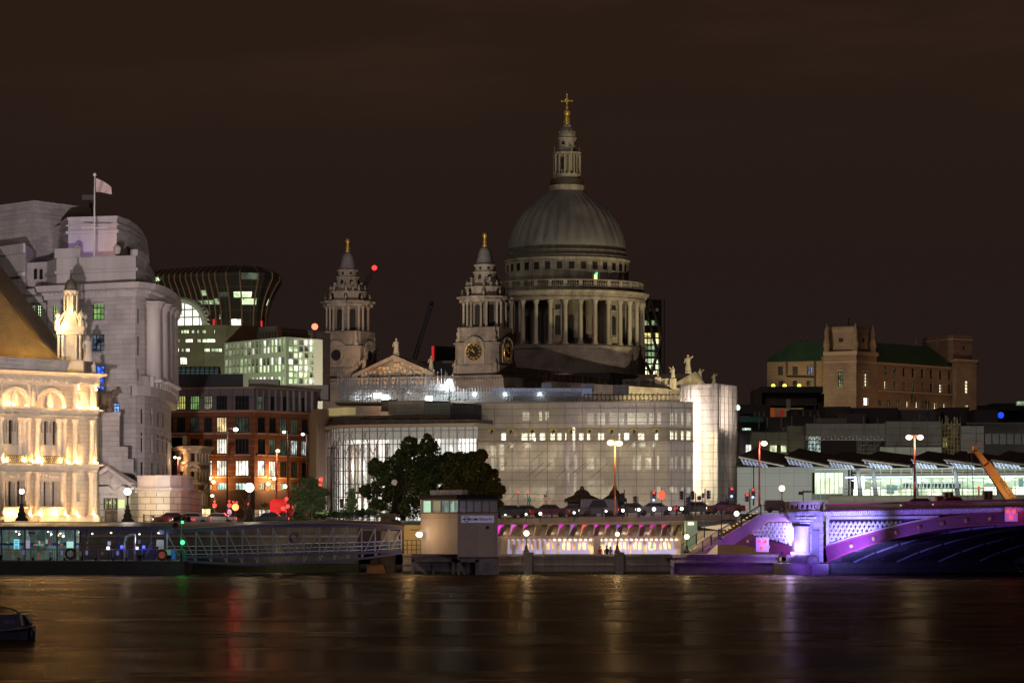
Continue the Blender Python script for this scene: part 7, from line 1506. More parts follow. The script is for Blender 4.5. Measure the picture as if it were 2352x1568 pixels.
m = MB(); m.lathe([(rp*1.3,zq(1000)),(rp*1.3,zq(975)),(rp*1.12,zq(965)),(rp*1.05,zq(950)),(rp,zq(940)),(rp,zq(665)),(rp*1.12,zq(650)),(rp*1.12,zq(640))],(cxp,345.2,0),24); m.build('shaft', mat('shaft_granite',(.52,.48,.50),.55,col2=(.42,.38,.4),nscale=1.), PR)
m = MB(); m.box(xq(2010),xq(2180),344.9,350,zq(1090),zq(470)); m.box(xq(1830),xq(2010),346.4,350,zq(1090),zq(470)); m.build('pilaster', M_pst, PR)
m = MB(); m.box(xq(2040),xq(2130),344.75,344.92,zq(1080),zq(690)); m.build('recessed_panel', mat('pier_dark',(.14,.12,.14),.8), PR)
m = MB(); m.lathe([(rp*1.1,zq(640)),(rp*1.2,zq(610)),(rp*1.75,zq(560)),(rp*1.9,zq(530)),(rp*2.2,zq(485)),(rp*2.2,zq(462))],(cxp,345.8,0),10,smooth=False); m.box(xq(2000),xq(2195),344.6,350,zq(490),zq(465)); m.build('capital', M_pst, PR)
random.seed(2)
for i in range(26):
    a = math.pi+math.pi*(i+.5)/26; 
    for rr, yy, r0 in ((1.5,590,.13),(1.95,545,.15)): m = MB(); m.ball((cxp+rp*rr*math.cos(a), 345.8+rp*rr*math.sin(a), zq(yy)), r0, 6, 4); 
    m2 = m
m = MB()
for i in range(22):
    a = math.pi+math.pi*(i+.5)/22
    for rr, yy, r0 in ((1.4,600,.12),(1.75,570,.13),(1.98,535,.14)): m.ball((cxp+rp*rr*math.cos(a+rr), 345.8+rp*rr*math.sin(a+rr) if math.sin(a+rr) < 0 else 345.8-rp*rr*math.sin(a+rr), zq(yy)), r0, 6, 4)
m.build('carved_foliage', M_iron, PR)
m = MB(); xo = [xq(x) for x in (1722,1765,1880,2010,2120,2190)]; ya = [346.4,345.0,344.3,344.3,344.6,345.6]
rf_ = Fac(list(zip(xo,ya)), px=False); hs = []
for x in (1745,1795,1845,1905,1975,2030,2062,2095): hs.append((rf_.s(1176)+0,)) if 0 else None
hs = []
for i in range(len(xo)-1):
    a, b = rf_.c[i], rf_.c[i+1]; n = 2 if i in (1,2) else 3 if i == 3 else 1
    for k in range(n): w_ = (b-a)/n; hs.append((a+w_*(k+.28), a+w_*(k+.72), zq(425), zq(375)))
rf_.wall(m, 0, rf_.L, zq(458), zq(340), hs, .25); rf_.band(m, 0, rf_.L, zq(350), zq(336), .12, .45); rf_.band(m, 0, rf_.L, zq(462), zq(450), .15); m.build('refuge_parapet', mat('refuge_stone',(.36,.28,.20),.85,col2=(.26,.2,.15),nscale=1), PR)
m = MB(); rf_.wall(m, 0, rf_.L, zq(455), zq(360), off=.3); m.build('refuge_inside', M_void, PR)
m = MB(); vs_ = [(rf_.p[i].x, rf_.p[i].y) for i in range(len(xo))]+[(xo[-1],351),(xo[0],351)]; m.prism(vs_, zq(480), zq(462)+.02); m.build('refuge_floor', M_pst, PR)
m = MB(); m.lathe([(rp*2.3,-1.5),(rp*2.3,zq(1130)),(rp*2.1,zq(1110)),(rp*1.5,zq(1085)),(rp*1.5,zq(1000))],(cxp-.3,345.5,0),20); m.box(xq(1960),xq(2230),343.6,350,-1.5,zq(1105)); m.lathe([(rp*.9,zq(1105)),(rp*.8,zq(1040)),(rp*.5,zq(1010)),(0,zq(1000))],(xq(2040),344.6,0),14); m.build('base', mat('base_granite',(.24,.20,.18),.8,col2=(.16,.13,.12),nscale=.9,bump=.3), PR)
m = MB(); m.lathe([(rp*2.5,-1.5),(rp*2.5,zq(1140)),(rp*2.4,zq(1105)),(rp*2.1,zq(1100))],(cxp-.9,344.6,0),20); m.build('cutwater', mat('cutwater',(.30,.22,.16),.8,col2=(.2,.15,.11),nscale=.9,bump=.3), PR)
for x in (1655,1780): m = MB(); p = (xq(x),343.8,zq(975)); m.box(p[0]-.14,p[0]+.14,p[1]-.15,p[1]+.1,p[2]-.1,p[2]+.12); m.tube((p[0],p[1],zq(1080)),p,.03,4); m.build('spot_lamp', M_frame, PR)
def board(x0,x1,y0,y1,z,Y,discs,label):
    T = thing('navigation_light_board', label, 'signal', P(*z(x0,y1),Y), 'red light boards on the bridge'); a, b = P(*z(x0,y1),Y), P(*z(x1,y0),Y); m = MB(); m.box(a.x,b.x,Y-.12,Y,a.z,b.z); m.build('board', mat('board_white',(.42,.40,.44),.6), T)
    for x, y in discs: p = P(*z(x,y),Y-.14); m = MB(); m.lathe([(.17,0),(.17,.05),(.1,.09),(0,.1)],(0,0,0),14); m.v = [(p.x+vx,p.y-vz,p.z+vy) for vx,vy,vz in m.v]; m.build('red_lamp', glow('red_lamp',(1.,.04,.03),2.6,False), T)
    light('red_light','POINT',((a.x+b.x)/2,Y-.6,(a.z+b.z)/2),12,(1.,.05,.04),size=.2)
board(1340,1500,780,960,Z12,348.2,((1385,828),(1458,834),(1411,907)),'white board with three red lamps over the low arch left of the pier')
sb = bf_.ray(Z14(2245,730)[0])[1]; board(2190,2298,670,790,Z14,sb-.5,((2216,703),(2270,703),(2243,760)),'white board with three red lamps at the crown of the large arch')
SC = thing('concrete_staircase', 'concrete staircase with black railings climbing from the walkway to the bridge', 'stairs', P(1620,1270,347)); YS = 346.8
def pz(x, y, Y=YS): return P(*Z12(x,y),Y)
m = MB(); W_ = 2.0
top = [(905,795),(1400,492),(1700,482)]; bot = [(960,868),(1070,872),(1490,568),(1700,520)]
m.slab([pz(*p) for p in top]+[pz(*p) for p in reversed(bot)], (0,W_,0)); m.build('upper_flight', mat('stair_concrete',(.34,.27,.22),.8,col2=(.25,.2,.16),nscale=1,bump=.2), SC)
m = MB(); m.slab([pz(690,985),pz(890,800),pz(930,800),pz(960,868),pz(850,870),pz(735,985)], (0,W_,0)); m.slab([pz(480,985),pz(720,770),pz(900,770),pz(690,985)],(0,.0,0)) if 0 else None; m.build('lower_flight', mat('stair_concrete',(.34,.27,.22)), SC)
m = MB(); n = 12
for i in range(n): 
    a = pz(505,985).lerp(pz(740,775), i/n); w2 = (pz(690,985).x-pz(505,985).x); m.box(a.x,a.x+w2,YS+.1+.1*i,YS+1.9,a.z-.0,a.z+(pz(0,775).z-pz(0,985).z)/n+.02)
m.build('steps', mat('step_tan',(.40,.30,.20),.8), SC)
m = MB(); p0, p1 = pz(720,790,349), pz(960,870,349); m.box(p0.x,p1.x,348,351.5,p1.z,p0.z); m.build('landing', mat('stair_concrete',(.34,.27,.22)), SC)
def rail(pts, h, n, dy=0, rr=.035):
    m = MB(); 
    for a, b in zip(pts, pts[1:]):
        a = Vector((a.x,a.y+dy,a.z)); b = Vector((b.x,b.y+dy,b.z)); m.tube(a+Vector((0,0,h)), b+Vector((0,0,h)), rr, 4); m.tube(a+Vector((0,0,.12)), b+Vector((0,0,.12)), rr*.7, 4)
    m.build('handrail', M_blk, SC); m = MB()
    for a, b in zip(pts, pts[1:]):
        k = int((b-a).length/.16)+1
        for i in range(k): q = a.lerp(b, i/k); m.tube((q.x,q.y+dy,q.z+.1),(q.x,q.y+dy,q.z+h),.013,3,cap=False)
    m.build('rail_bars', M_blk, SC)
for dy in (0, W_): rail([pz(905,795),pz(1400,492),pz(1640,484)], .92, 0, dy); 
rail([pz(610,985),pz(880,795)], .92, 0); rail([pz(430,985),pz(700,775)], .92, 0, 1.8)
m = MB()
for x, y in ((905,795),(1155,640),(1400,492),(1640,484),(880,795),(785,870),(680,950),(600,860),(700,775)): p = pz(x,y); m.box(p.x-.07,p.x+.07,YS-.05,YS+.09,p.z-.1,p.z+1.05)
m.build('rail_posts', M_blk, SC)
for i in range(13): f = i/12; p = pz(905,795).lerp(pz(1400,492), f); m = MB(); m.box(p.x-.09,p.x+.09,YS+.6,YS+.7,p.z+.45,p.z+.53); m.build('step_light', glow('stair_amber',(1.,.55,.2),1.6,False), SC)
light('stair_glow','POINT',(pz(1150,600).x,YS+1.2,pz(0,600).z+.6),40,(1.,.6,.25),size=.3)
VI = (.30,.12,1.); 
light('violet_flood','POINT',(xq(1795),347.5,zq(720)),1500,(.42,.36,1.),size=.2)
light('violet_flood','SPOT',(xq(1880),342.3,zq(985)),1100,(.42,.38,1.),(xq(1890),345,zq(780)),.15,95,.8)
light('violet_flood','SPOT',(xq(1780),343.0,zq(985)),2200,(.34,.20,1.),(xq(1600),350,zq(700)),.15,80,.8)
light('violet_flood','SPOT',(xq(2300),337.5,.8),1.6e4,(.29,.26,1.),bf_.at(bf_.s(1950),4.9,0),.2,105,1.)
light('violet_flood','SPOT',(xq(2330),336.0,zq(1100)),4200,(.26,.15,1.),bf_.at(bf_.s(2140),6.3,0),.3,58,.9)
light('violet_flood','SPOT',(50,318,2.0),2600,(.36,.14,.9),bf_.at(bf_.s(2250),6.3,0),.3,60,.9)
light('violet_flood','SPOT',(xq(1950),338,1.),2600,(.15,.06,1.),(xq(1990),345,zq(800)),.4,90,.9)
light('soffit_flood','SPOT',(46,318,.8),450,(.30,.24,1.),(60,345,5.),.3,90,.9)
light('magenta_flood','SPOT',(xq(1000),340,1.0),1300,(.40,.08,1.),(xq(1150),347,4.),.3,70,.9)
light('magenta_flood','SPOT',(xq(900),338,.8),700,(.42,.08,.9),(xq(900),349,1.2),.3,75,.9)
FW = thing('far_river_wall', 'distant dark river wall with a row of round openings seen under the arch', 'wall', P(2300,1300,400)); a, b = P(2230,1306,420), P(2500,1250,420); m = MB(); m.box(a.x,b.x,420,422,-1,b.z); m.build('wall', mat('far_wall',(.13,.09,.05),.8,col2=(.08,.05,.03),nscale=.6), FW)
for i in range(10): p = P(*Z14(2045+i*45,1028),419.8); m = MB(); m.path([(p.x+.42*math.cos(t),419.8,p.z+.42*math.sin(t)) for t in [math.pi*k/5 for k in range(11)]], .12, 5); m.build('pipe_ring', mat('pipe_tan',(.4,.28,.14),.7), FW)
for i in range(4): p = P(*Z14(1960+i*140,1205),405); m = MB(); m.box(p.x,p.x+2.2,405,406,-1,.55); m.build('pile', M_rd, FW)
light('far_wall_light','POINT',(61,408,3.2),160,(1.,.65,.25),size=.3)
M_navy = mat('navy_steel', (.09,.08,.20), .5, col2=(.07,.06,.15), nscale=1); M_hull = mat('pontoon_hull', (.022,.018,.024), .6, col2=(.035,.03,.035), nscale=.7)
M_grail = mat('grey_rail', (.35,.34,.42), .45, metal=.3)
PT = thing('floating_pontoon', 'black floating landing pontoon with railings at the left', 'pontoon', P(180,1315,350)); YP = 347.
X0, X1 = -75., P(423,0,YP).x; dkz = P(0,1288.5,YP).z
m = MB(); m.box(X0,X1,YP,YP+9,-.6,dkz); m.box(X0,X1-.2,YP-.15,YP,.0,.35); m.build('hull', M_hull, PT)
m = MB(); m.box(X0,X1+.05,YP-.06,YP+9.05,dkz,dkz+.09); m.build('deck', mat('pontoon_deck',(.22,.2,.15),.7), PT)
m = MB(); x = X0; top = MB(); zr = dkz+1.25
while x < X1-.1:
    m = MB(); m.tube((x,YP+.25,dkz),(x,YP+.25,zr),.04,4); m.build('rail_post', M_grail, PT)
    b_ = MB(); [b_.tube((x+.12*k,YP+.25,dkz+.15),(x+.12*k,YP+.25,zr-.15),.014,3,cap=False) for k in range(1,12)]; b_.build('rail_bars', M_grail, PT); x += 1.55
top.tube((X0,YP+.25,zr),(X1,YP+.25,zr),.05,5); top.tube((X0,YP+.25,dkz+.15),(X1,YP+.25,dkz+.15),.03,4); top.build('rails', M_grail, PT)
def zx(x, Y=YP): return (Z16(x,0)[0]-CU)/FOC*Y
def zz16(y, Y=YP): return CAMZ+(HV-Z16(0,y)[1])/FOC*Y
for x in (0,232,405,623,797,1012,1185,1400,1565,1730,2095): 
    m = MB(); big = x in (0,1730,2095); w_ = .28 if big else .14; h = .62 if big else .34; m.lathe([(w_,0),(w_*.8,.1),(w_*.7,h*.7),(w_*1.15,h*.8),(w_*1.15,h),(0,h)],(zx(x),YP-.02+.2,dkz+.05),9); o = m.build('bollard', M_blk, PT)
PS = thing('pier_shelter', 'long glazed pier shelter with a curved purple-grey roof on the pontoon', 'shelter', P(190,1288,351)); YR = 347.6
xr = P(395,0,YR).x; zt0, zt1 = P(0,1216,YR).z, P(0,1208.5,YR).z
m = MB(); n = 8
for i in range(n):
    f0, f1 = i/n, (i+1)/n; y0, y1 = YR+8*f0, YR+8*f1; c = lambda f: zt1+.42*math.sin(math.pi*f)
    m.add([(X0,y0,c(f0)),(xr,y0,c(f0)),(xr,y1,c(f1)),(X0,y1,c(f1))],[(0,1,2,3)])
for k in range(80): x = X0+(xr-X0)*k/80; m.box(x,x+.05,YR+.2,YR+4,zt1+.02,zt1+.1)
m.build('roof', mat('shelter_roof',(.10,.075,.06),.45,metal=.3), PS)
m = MB(); m.box(X0,xr,YR-.05,YR+.1,zt0-.02,zt1+.02); m.box(X0,xr,YR+.1,YR+8,zt0+.1,zt0+.2); m.build('roof_edge', M_navy, PS)
for x in (10,300,700,925,1460,1860,2040): m = MB(); m.box(zx(x,YR)-.08,zx(x,YR)+.08,YR+.5,YR+.66,dkz,zt0+.1); m.build('column', M_navy, PS)
m = MB(); xg = zx(930,350)
m.box(X0,xg,350.6,350.65,dkz,zt0+.1); gw = m.build('glass_wall', glass('shelter_glass',(.75,.85,.85),.85), PS)
m = MB(); m.box(X0,xg,353.8,354,dkz,zt0+.1); m.build('inner_wall', lit('shelter_inside',(.48,.58,.46),.26,cell=(1.1,1.4),dark=.25,nsc=1.4), PS)
m = MB(); m.box(X0,xg,353.7,353.78,zz16(330,354),zz16(300,354)); m.build('blue_stripe', mat('blue_stripe',(.02,.06,.25),.5,emis=(.02,.1,.5),es=.12,sample=False), PS)
for x in [20+i*90 for i in range(11)]: m = MB(); m.box(zx(x,350.5)-.03,zx(x,350.5)+.03,350.5,350.6,dkz,zt0+.1); m.build('glazing_bar', M_navy, PS)
def panel(x0,x1,y0,y1,Y,mt,name='poster',T=PS,th=.06,lab=None): m = MB(); m.box(zx(x0,Y),zx(x1,Y),Y,Y+th,zz16(y1,Y),zz16(y0,Y)); return m.build(name, mt, T, lab)
random.seed(12)
def thp(name, label, cat, x0,x1,y0,y1,Y,mt,th=.12,group=None):
    o = thing(name, label, cat, (zx((x0+x1)/2,Y),Y,zz16(y1,Y)), group); panel(x0,x1,y0,y1,Y,mt,'face',o,th); return o
o = thp('information_poster','tall glowing cyan poster board in the shelter','poster',172,235,255,386,350.2,glow('cyan_poster',(.25,.75,.95),.95,False))
m = MB(); [m.box(zx(182,350.1),zx(225,350.1),350.15,350.19,zz16(y+10,350.1),zz16(y,350.1)) for y in (275,300,330,350,366)]; m.build('printed_lines', glow('poster_ink',(.02,.25,.5),.4,False), o)
thp('timetable_board','white timetable board right of the cyan poster','board',315,368,268,366,350.2,glow('lilac_board',(.55,.52,.75),.5,False))
thp('ticket_screen','pale green glowing screen at the right end of the glass room','screen',826,908,282,362,350.2,glow('screen_pale',(.5,.95,.8),.8,False))
for i, (x0,x1,y0,y1,c,e) in enumerate(((415,450,310,335,(1,.25,.2),.7),(452,500,312,334,(.3,1,.6),.7),(505,540,312,334,(1,.8,.7),.8),(478,498,275,310,(1,.9,.8),.8),(560,590,255,310,(.8,1,.9),.7),(595,640,270,330,(1,.3,.3),.25),(703,722,275,310,(1,.95,.8),.9),(727,745,270,308,(1,1,.9),.9),(740,782,310,332,(1,.35,.3),.5),(600,640,335,365,(.3,.5,1.),.5),(440,470,270,300,(.8,.5,.3),.4),(500,560,280,360,(.6,.7,.5),.25),(80,104,288,305,(1,.8,.5),.5),(255,285,40,50,(0,0,0),0))):
    if e: panel(x0,x1,y0,y1,352.5,glow('shelf_%d'%i,c,e,False),'display_item')
for x, y in ((200,158),(597,162),(750,182),(987,167),(1145,187),(1378,175),(1730,192),(1965,178)):
    p = (zx(x,349.5),349.5,zz16(y,349.5)); m = MB(); m.ball(p,.11,8,5,.7); m.build('ceiling_lamp', glow('pier_lamp',(1.,.96,.85),3,False), PS); light('shelter_lamp','POINT',(p[0],p[1],p[2]-.3),26,(.95,.95,1.),size=.1)
m = MB(); p = (zx(715,350),349.9,zz16(205,350)); m.ball(p,.13,6,4); m.build('amber_lamp', glow('amber_small',(1.,.45,.05),4,False), PS)
for x in (993,1081):
    m = MB(); m.box(zx(x,349)-.09,zx(x,349)+.09,349,349.15,dkz,zt0); o = m.build('striped_post', M_navy, PS)
    for y in (285,342): m = MB(); m.box(zx(x,349)-.1,zx(x,349)+.1,348.95,349.16,zz16(y+28,349),zz16(y,349)); m.build('yellow_band', mat('band_yellow',(.5,.4,.12),.6), o)
m = MB(); m.box(zx(350,350),zx(440,350),349.9,350.1,zz16(190,350),zz16(165,350)); m.build('red_sign', mat('sign_red',(.20,.02,.02),.6), PS)
for x0,x1,y0,y1,c,e in ((1335,1372,280,328,(.6,.62,.85),.8),(1440,1475,400,452,(.45,.42,.95),.5),(1060,1090,395,450,(.45,.42,.95),.5),(752,780,395,452,(.45,.42,.95),.5),(275,305,390,448,(.4,.38,.9),.4),(1712,1742,262,308,(.4,.38,.8),.3),(1255,1278,405,455,(.5,.22,.03),.35),(548,600,395,500,(.45,.65,.6),.25),(470,500,415,500,(.9,.3,.15),.35),(945,1010,405,460,(.5,.4,.2),.2),(60,130,405,455,(.5,.42,.2),.2),(165,235,405,455,(.5,.42,.2),.2)):
    panel(x0,x1,y0,y1,347.35+(.6 if e<.3 else 0),glow('tag_%.2f_%.2f_%d'%(c[0],c[2],x0),c,e*.6,False),'notice',PT,.03)
for x, y, mt, lab, c in ((1340,366,glow('white_marker',(1.,1.,1.),3.5,False),'small white lamp on the pontoon railing',(1,1,1)),(1508,350,glow('blue_marker',(.05,.08,1.),3.,False),'bright blue marker lamp on the pontoon, left one',(.05,.1,1)),(1780,352,glow('blue_marker',(.05,.08,1.),3.,False),'blue marker lamp beside the raised gangplank',(.05,.1,1)),(1698,366,glow('white_marker2',(.8,.8,.9),1.6,False),'faint white lamp between the two blue marker lamps',(1,1,1))):
    T = thing('marker_lamp', lab, 'lamp', (zx(x),YP+.2,dkz+.1)); m = MB(); p = (zx(x),YP+.15,zz16(y)); m.box(p[0]-.14,p[0]+.14,p[1]-.1,p[1]+.1,p[2]-.14,p[2]+.16); m.build('lens', mt, T); m = MB(); m.tube((p[0],p[1]+.1,dkz+.1),(p[0],p[1]+.1,p[2]),.04,4); m.build('post', M_blk, T)
    if c[0] < .5: light('marker_light','POINT',(p[0],p[1]-.5,p[2]),14,c,size=.15)
AR = thing('gangway_portal', 'white curved portal frame where the footbridge meets the pontoon', 'portal', (zx(1600,349.5),349.5,dkz)); m = MB()
pts = [(zx(1550,349.5),349.5,dkz),(zx(1552,349.5),349.5,zz16(290,349.5)),(zx(1572,349.5),349.5,zz16(230,349.5)),(zx(1610,349.5),349.5,zz16(200,349.5)),(zx(1680,349.5),349.5,zz16(198,349.5))]; m.path(pts,.14,7); m.tube((zx(1672,349.5),349.5,dkz),(zx(1672,349.5),349.5,zz16(195,349.5)),.12,7); m.build('frame', mat('portal_white',(.6,.6,.62),.5), AR)
GP = thing('gangplank', 'dark raised gangplank tilted up on the pontoon deck', 'gangplank', (zx(1830),YP+.6,dkz)); m = MB(); q = [(1780,525),(1880,515),(1960,345),(1905,345)]; m.slab([(zx(x,YP+.5),YP+.5,zz16(y,YP+.5)) for x, y in q], (0,1.1,0)); m.build('board', mat('plank_dark',(.05,.045,.08),.5), GP)
m = MB(); 
for x0,y0,x1,y1 in ((1800,470,1870,300),(1870,300,1900,300),(1830,420,1890,340)): m.tube((zx(x0,YP+.4),YP+.4,zz16(y0,YP+.4)),(zx(x1,YP+.4),YP+.4,zz16(y1,YP+.4)),.035,4)
m.build('handrail', M_grail, GP)
for x0,x1,y0,y1,lab,c in ((1965,2052,385,512,'red life-saving cabinet with a dark round ring by the pontoon end',(.42,.09,.07)),(838,905,382,488,'dark red life ring holder on the railing in front of the glass room',(.16,.02,.03))):
    T = thing('life_ring_cabinet', lab, 'life ring', (zx((x0+x1)/2),YP+.1,zz16(y1))); 
    if x0 > 1000: panel(x0,x1,y0,y1,YP+.1,mat('cabinet_red',c,.6,emis=c,es=.25,sample=False),'cabinet',T,.3)
    cxr, czr = zx((x0+x1)/2), zz16((y0+y1)/2); m = MB(); m.path([(cxr+.48*math.cos(t),YP+.03,czr+.5*math.sin(t)) for t in [math.pi*k/8 for k in range(17)]],.13,6); m.build('ring', mat('ring_dark_red',(.15,.015,.025),.6), T)
T = thing('blue_box', 'bright blue box leaning at the end of the pontoon railing', 'box', (zx(2150),YP+.2,dkz)); m = MB(); m.hexa([(zx(2125),YP+.1,zz16(505)),(zx(2175),YP+.1,zz16(505)),(zx(2175),YP+.6,zz16(505)),(zx(2125),YP+.6,zz16(505)),(zx(2125),YP+.1,zz16(385)),(zx(2165),YP+.1,zz16(400)),(zx(2165),YP+.6,zz16(400)),(zx(2125),YP+.6,zz16(385))]); m.build('box_body', mat('box_blue',(.04,.12,.45),.5,emis=(.04,.15,.6),es=.2,sample=False), T)
T = thing('control_box', 'pale control box with a round dial beside the blue box', 'box', (zx(2090),YP+.2,dkz)); panel(2062,2118,388,470,YP+.15,mat('box_pale',(.35,.42,.5),.5,emis=(.3,.5,.7),es=.12,sample=False),'cabinet',T,.3)
T = thing('white_kiosk_panel', 'white panel behind the raised gangplank', 'panel', (zx(1980,351),351,dkz)); panel(1940,2030,262,380,351,mat('kiosk_white',(.6,.58,.62),.6),'panel_face',T,.2)
SM = thing('signal_mast', 'tall dark green mast with two bright green lights on the pontoon end', 'signal mast', (P(417,0,346.6).x,346.6,dkz)); xm = P(416.6,0,346.6).x; m = MB(); m.tube((xm,346.6,dkz),(xm,346.6,P(0,1182,346.6).z),.09,7,.05); m.build('mast', mat('mast_green',(.02,.12,.08),.5), SM); m = MB(); m.box(xm+.05,xm+.5,347.0,347.4,dkz,P(0,1262,347).z); m.build('cabinet', M_navy, SM)
for u, v, r in ((419.3,1245,.24),(419,1198.5,.15)): p = P(u,v,346.4); m = MB(); m.ball(p,r,10,6); m.build('green_lamp', glow('green_lamp',(.05,1.,.22),3.,False), SM); light('green_light','POINT',(p.x,p.y-.6,p.z),60 if r > .2 else 14,(.02,1.,.15),size=.2)
light('pontoon_wash','SPOT',(-30,240,6),2600,(.55,.45,1.),(-44,347,2.5),1.5,26,.9); light('pontoon_wash','SPOT',(-20,240,6),2600,(.6,.5,1.),(-22,349,3),1.5,26,.9)
GW = thing('covered_footbridge', 'covered purple-grey steel truss footbridge between pontoon and shore', 'footbridge', P(650,1290,351))
tc_ = [(365,1226.5),(420,1221.5),(525,1216),(600,1211.5),(700,1209.5),(800,1209.5),(862,1212),(926,1216)]; bc = [(365,1286),(423,1288.5),(560,1295.5),(640,1294.5),(726,1290.5),(845,1280.5),(924,1269)]; dc = [(365,1279),(500,1278),(600,1275.5),(726,1271.5),(845,1269),(924,1264.5)]
def iv(A, u):
    for (a, x), (b, y) in zip(A, A[1:]):
        if u <= b: return x+(y-x)*(u-a)/(b-a)
    return A[-1][1]
YG = (350.2,353.4)
def beam(A, Y, h, name, mt, off=0, d=.25):
    m = MB()
    for (a, x), (b, y) in zip(A, A[1:]): p, q = P(a,x+off,Y), P(b,y+off,Y); m.hexa([(p.x,Y-d/2,p.z-h/2),(q.x,Y-d/2,q.z-h/2),(q.x,Y+d/2,q.z-h/2),(p.x,Y+d/2,p.z-h/2),(p.x,Y-d/2,p.z+h/2),(q.x,Y-d/2,q.z+h/2),(q.x,Y+d/2,q.z+h/2),(p.x,Y+d/2,p.z+h/2)])
    return m.build(name, mt, GW)
for Y in YG: beam(tc_, Y, .36, 'top_chord', M_navy, -3.5); beam(bc, Y, .26, 'bottom_chord', M_navy); beam(dc, Y, .26, 'deck_beam', M_navy)
M_trs = mat('truss_grey', (.28,.27,.34), .5)
us_ = [384,417,450,486,521.5,557,592,627,662,698,734,767,798,831,862,894,922]
for j, Y in enumerate(YG):
    for k, u in enumerate(us_):
        m = MB(); m.tube(P(u,iv(bc,u),Y), P(u,iv(tc_,u),Y), .085, 4); m.build('truss_post', M_trs, GW)
        if k+1 < len(us_): 
            u2 = us_[k+1]; a, b = ((u,iv(tc_,u)),(u2,iv(bc,u2))) if u < 640 else (((u2,iv(tc_,u2)),(u,iv(bc,u))) if j == 0 or 1 else None); m = MB(); m.tube(P(*a,Y),P(*b,Y),.07,4); m.build('truss_brace', M_trs, GW)
m = MB()
for (a, x), (b, y) in zip(tc_, tc_[1:]):
    n = int((b-a)/2.2)
    for i in range(n):
        u0, u1 = a+(b-a)*i/n, a+(b-a)*(i+.75)/n; v0 = x+(y-x)*i/n-7.5; p, q = P(u0,v0,350), P(u1,v0,350); m.hexa([(p.x,349.7,p.z),(q.x,349.7,p.z),(q.x,351.8,p.z+.28),(p.x,351.8,p.z+.28),(p.x,349.7,p.z+.08),(q.x,349.7,p.z+.08),(q.x,351.8,p.z+.36),(p.x,351.8,p.z+.36)])
    p, q = P(a,x-7.5,350), P(b,y-7.5,350); m.add([(p.x,349.75,p.z),(q.x,349.75,q.z),(q.x,351.8,q.z+.28),(p.x,351.8,p.z+.28),(q.x,353.9,q.z),(p.x,353.9,p.z)],[(0,1,2,3),(3,2,4,5)])
m.build('corrugated_roof', mat('roof_tan',(.36,.27,.20),.5,metal=.3), GW)
m = MB()
for (a, x), (b, y) in zip(dc, dc[1:]): p, q = P(a,x,350), P(b,y,350); m.slab([(p.x,350.3,p.z),(q.x,350.3,q.z),(q.x,353.4,q.z),(p.x,353.4,p.z)],(0,0,.08))
m.build('walkway', mat('walk_grey',(.2,.19,.2),.7), GW)
m = MB()
for (a, x), (b, y) in zip(dc, dc[1:]):
    for h in (1.15,.7,.3): p, q = P(a,x,350.5), P(b,y,350.5); m.tube((p.x,350.5,p.z+h),(q.x,350.5,q.z+h),.035 if h > 1 else .02,4); m.tube((p.x,353.1,p.z+h),(q.x,353.1,q.z+h),.035,4)
m.build('handrail', mat('rail_pale',(.5,.5,.5),.35,metal=.6), GW)
m = MB(); p, q = P(424,1278,353.2), P(924,1266,353.2); m.slab([(p.x,353.2,p.z),(q.x,353.2,q.z),(q.x,353.2,q.z+1.1),(p.x,353.2,p.z+1.1)],(0,.02,0)); m.build('glass_screen', glass('screen_glass',(.8,.85,.8),.9), GW)
a, b = P(878,1206,355), P(895,1266,355); m = MB(); m.box(a.x,a.x+1.8,354,355,b.z,a.z-.6); m.build('white_door_panel', mat('door_white',(.45,.43,.42),.6), GW)
light('footbridge_wash','SPOT',(-15,260,6),9000,(.82,.76,1.),(-24,351,3.5),1.2,26,.9)
light('wall_wash','POINT',P(640,1262,358),90,(1.,.8,.6),size=.4); light('wall_wash','POINT',P(800,1240,358),70,(1.,.85,.7),size=.4)
DP = thing('concrete_dolphin', 'rust-stained concrete block standing in the water under the footbridge', 'block', P(865,1318,352)); a, b = P(843,1318,352), P(888,1279,352); m = MB(); m.hexa([(a.x,351.5,-1),(b.x+.4,351.5,-1),(b.x+.4,354,-1),(a.x,354,-1),(a.x,351.5,1.0),(b.x-.5,351.5,1.3),(b.x-.5,354,1.3),(a.x,354,1.0)]); m.box(a.x+.4,a.x+1.4,351.6,353.5,1.0,1.75); m.build('block_body', mat('rusty_concrete',(.26,.13,.05),.8,col2=(.14,.07,.03),nscale=1.2), DP)
PB = thing('pier_building', 'pale boxy pier control building with a window band and name sign', 'building', P(1052,1277,343))
bfc = Fac([(967.5,349.0),(1052.3,343.),(1143,343.6)]); b8 = lambda x0,x1,y0,y1: bfc.rect(Z8(x0,0)[0],Z8(x1,0)[0],Z8(0,y0)[1],Z8(0,y1)[1])
zq8 = lambda x, y: bfc.z(*Z8(x,y)); zt, zw0, zw1 = zq8(1175,822), zq8(1175,972), zq8(1175,866); zb8 = zq8(1300,1335)
M_pb = mat('pier_cream', (.50,.42,.38), .7, col2=(.43,.36,.33), nscale=.6, brick=(1.85,6,0.), mortar=.02)
m = MB(); sc8 = bfc.c[1]; bfc.wall(m, 0, sc8, zq8(900,1310), zw0); bfc.wall(m, sc8, bfc.L, zb8, zw0, off=-.12); bfc.back(m, 0, bfc.L, zb8, zt, (-.25,6)); m.build('wall', M_pb, PB)
m = MB(); bfc.band(m, 0, bfc.L, zw0-.03, zw0+.1, .18); m.build('sill', mat('sill_brown',(.22,.13,.10),.6), PB)
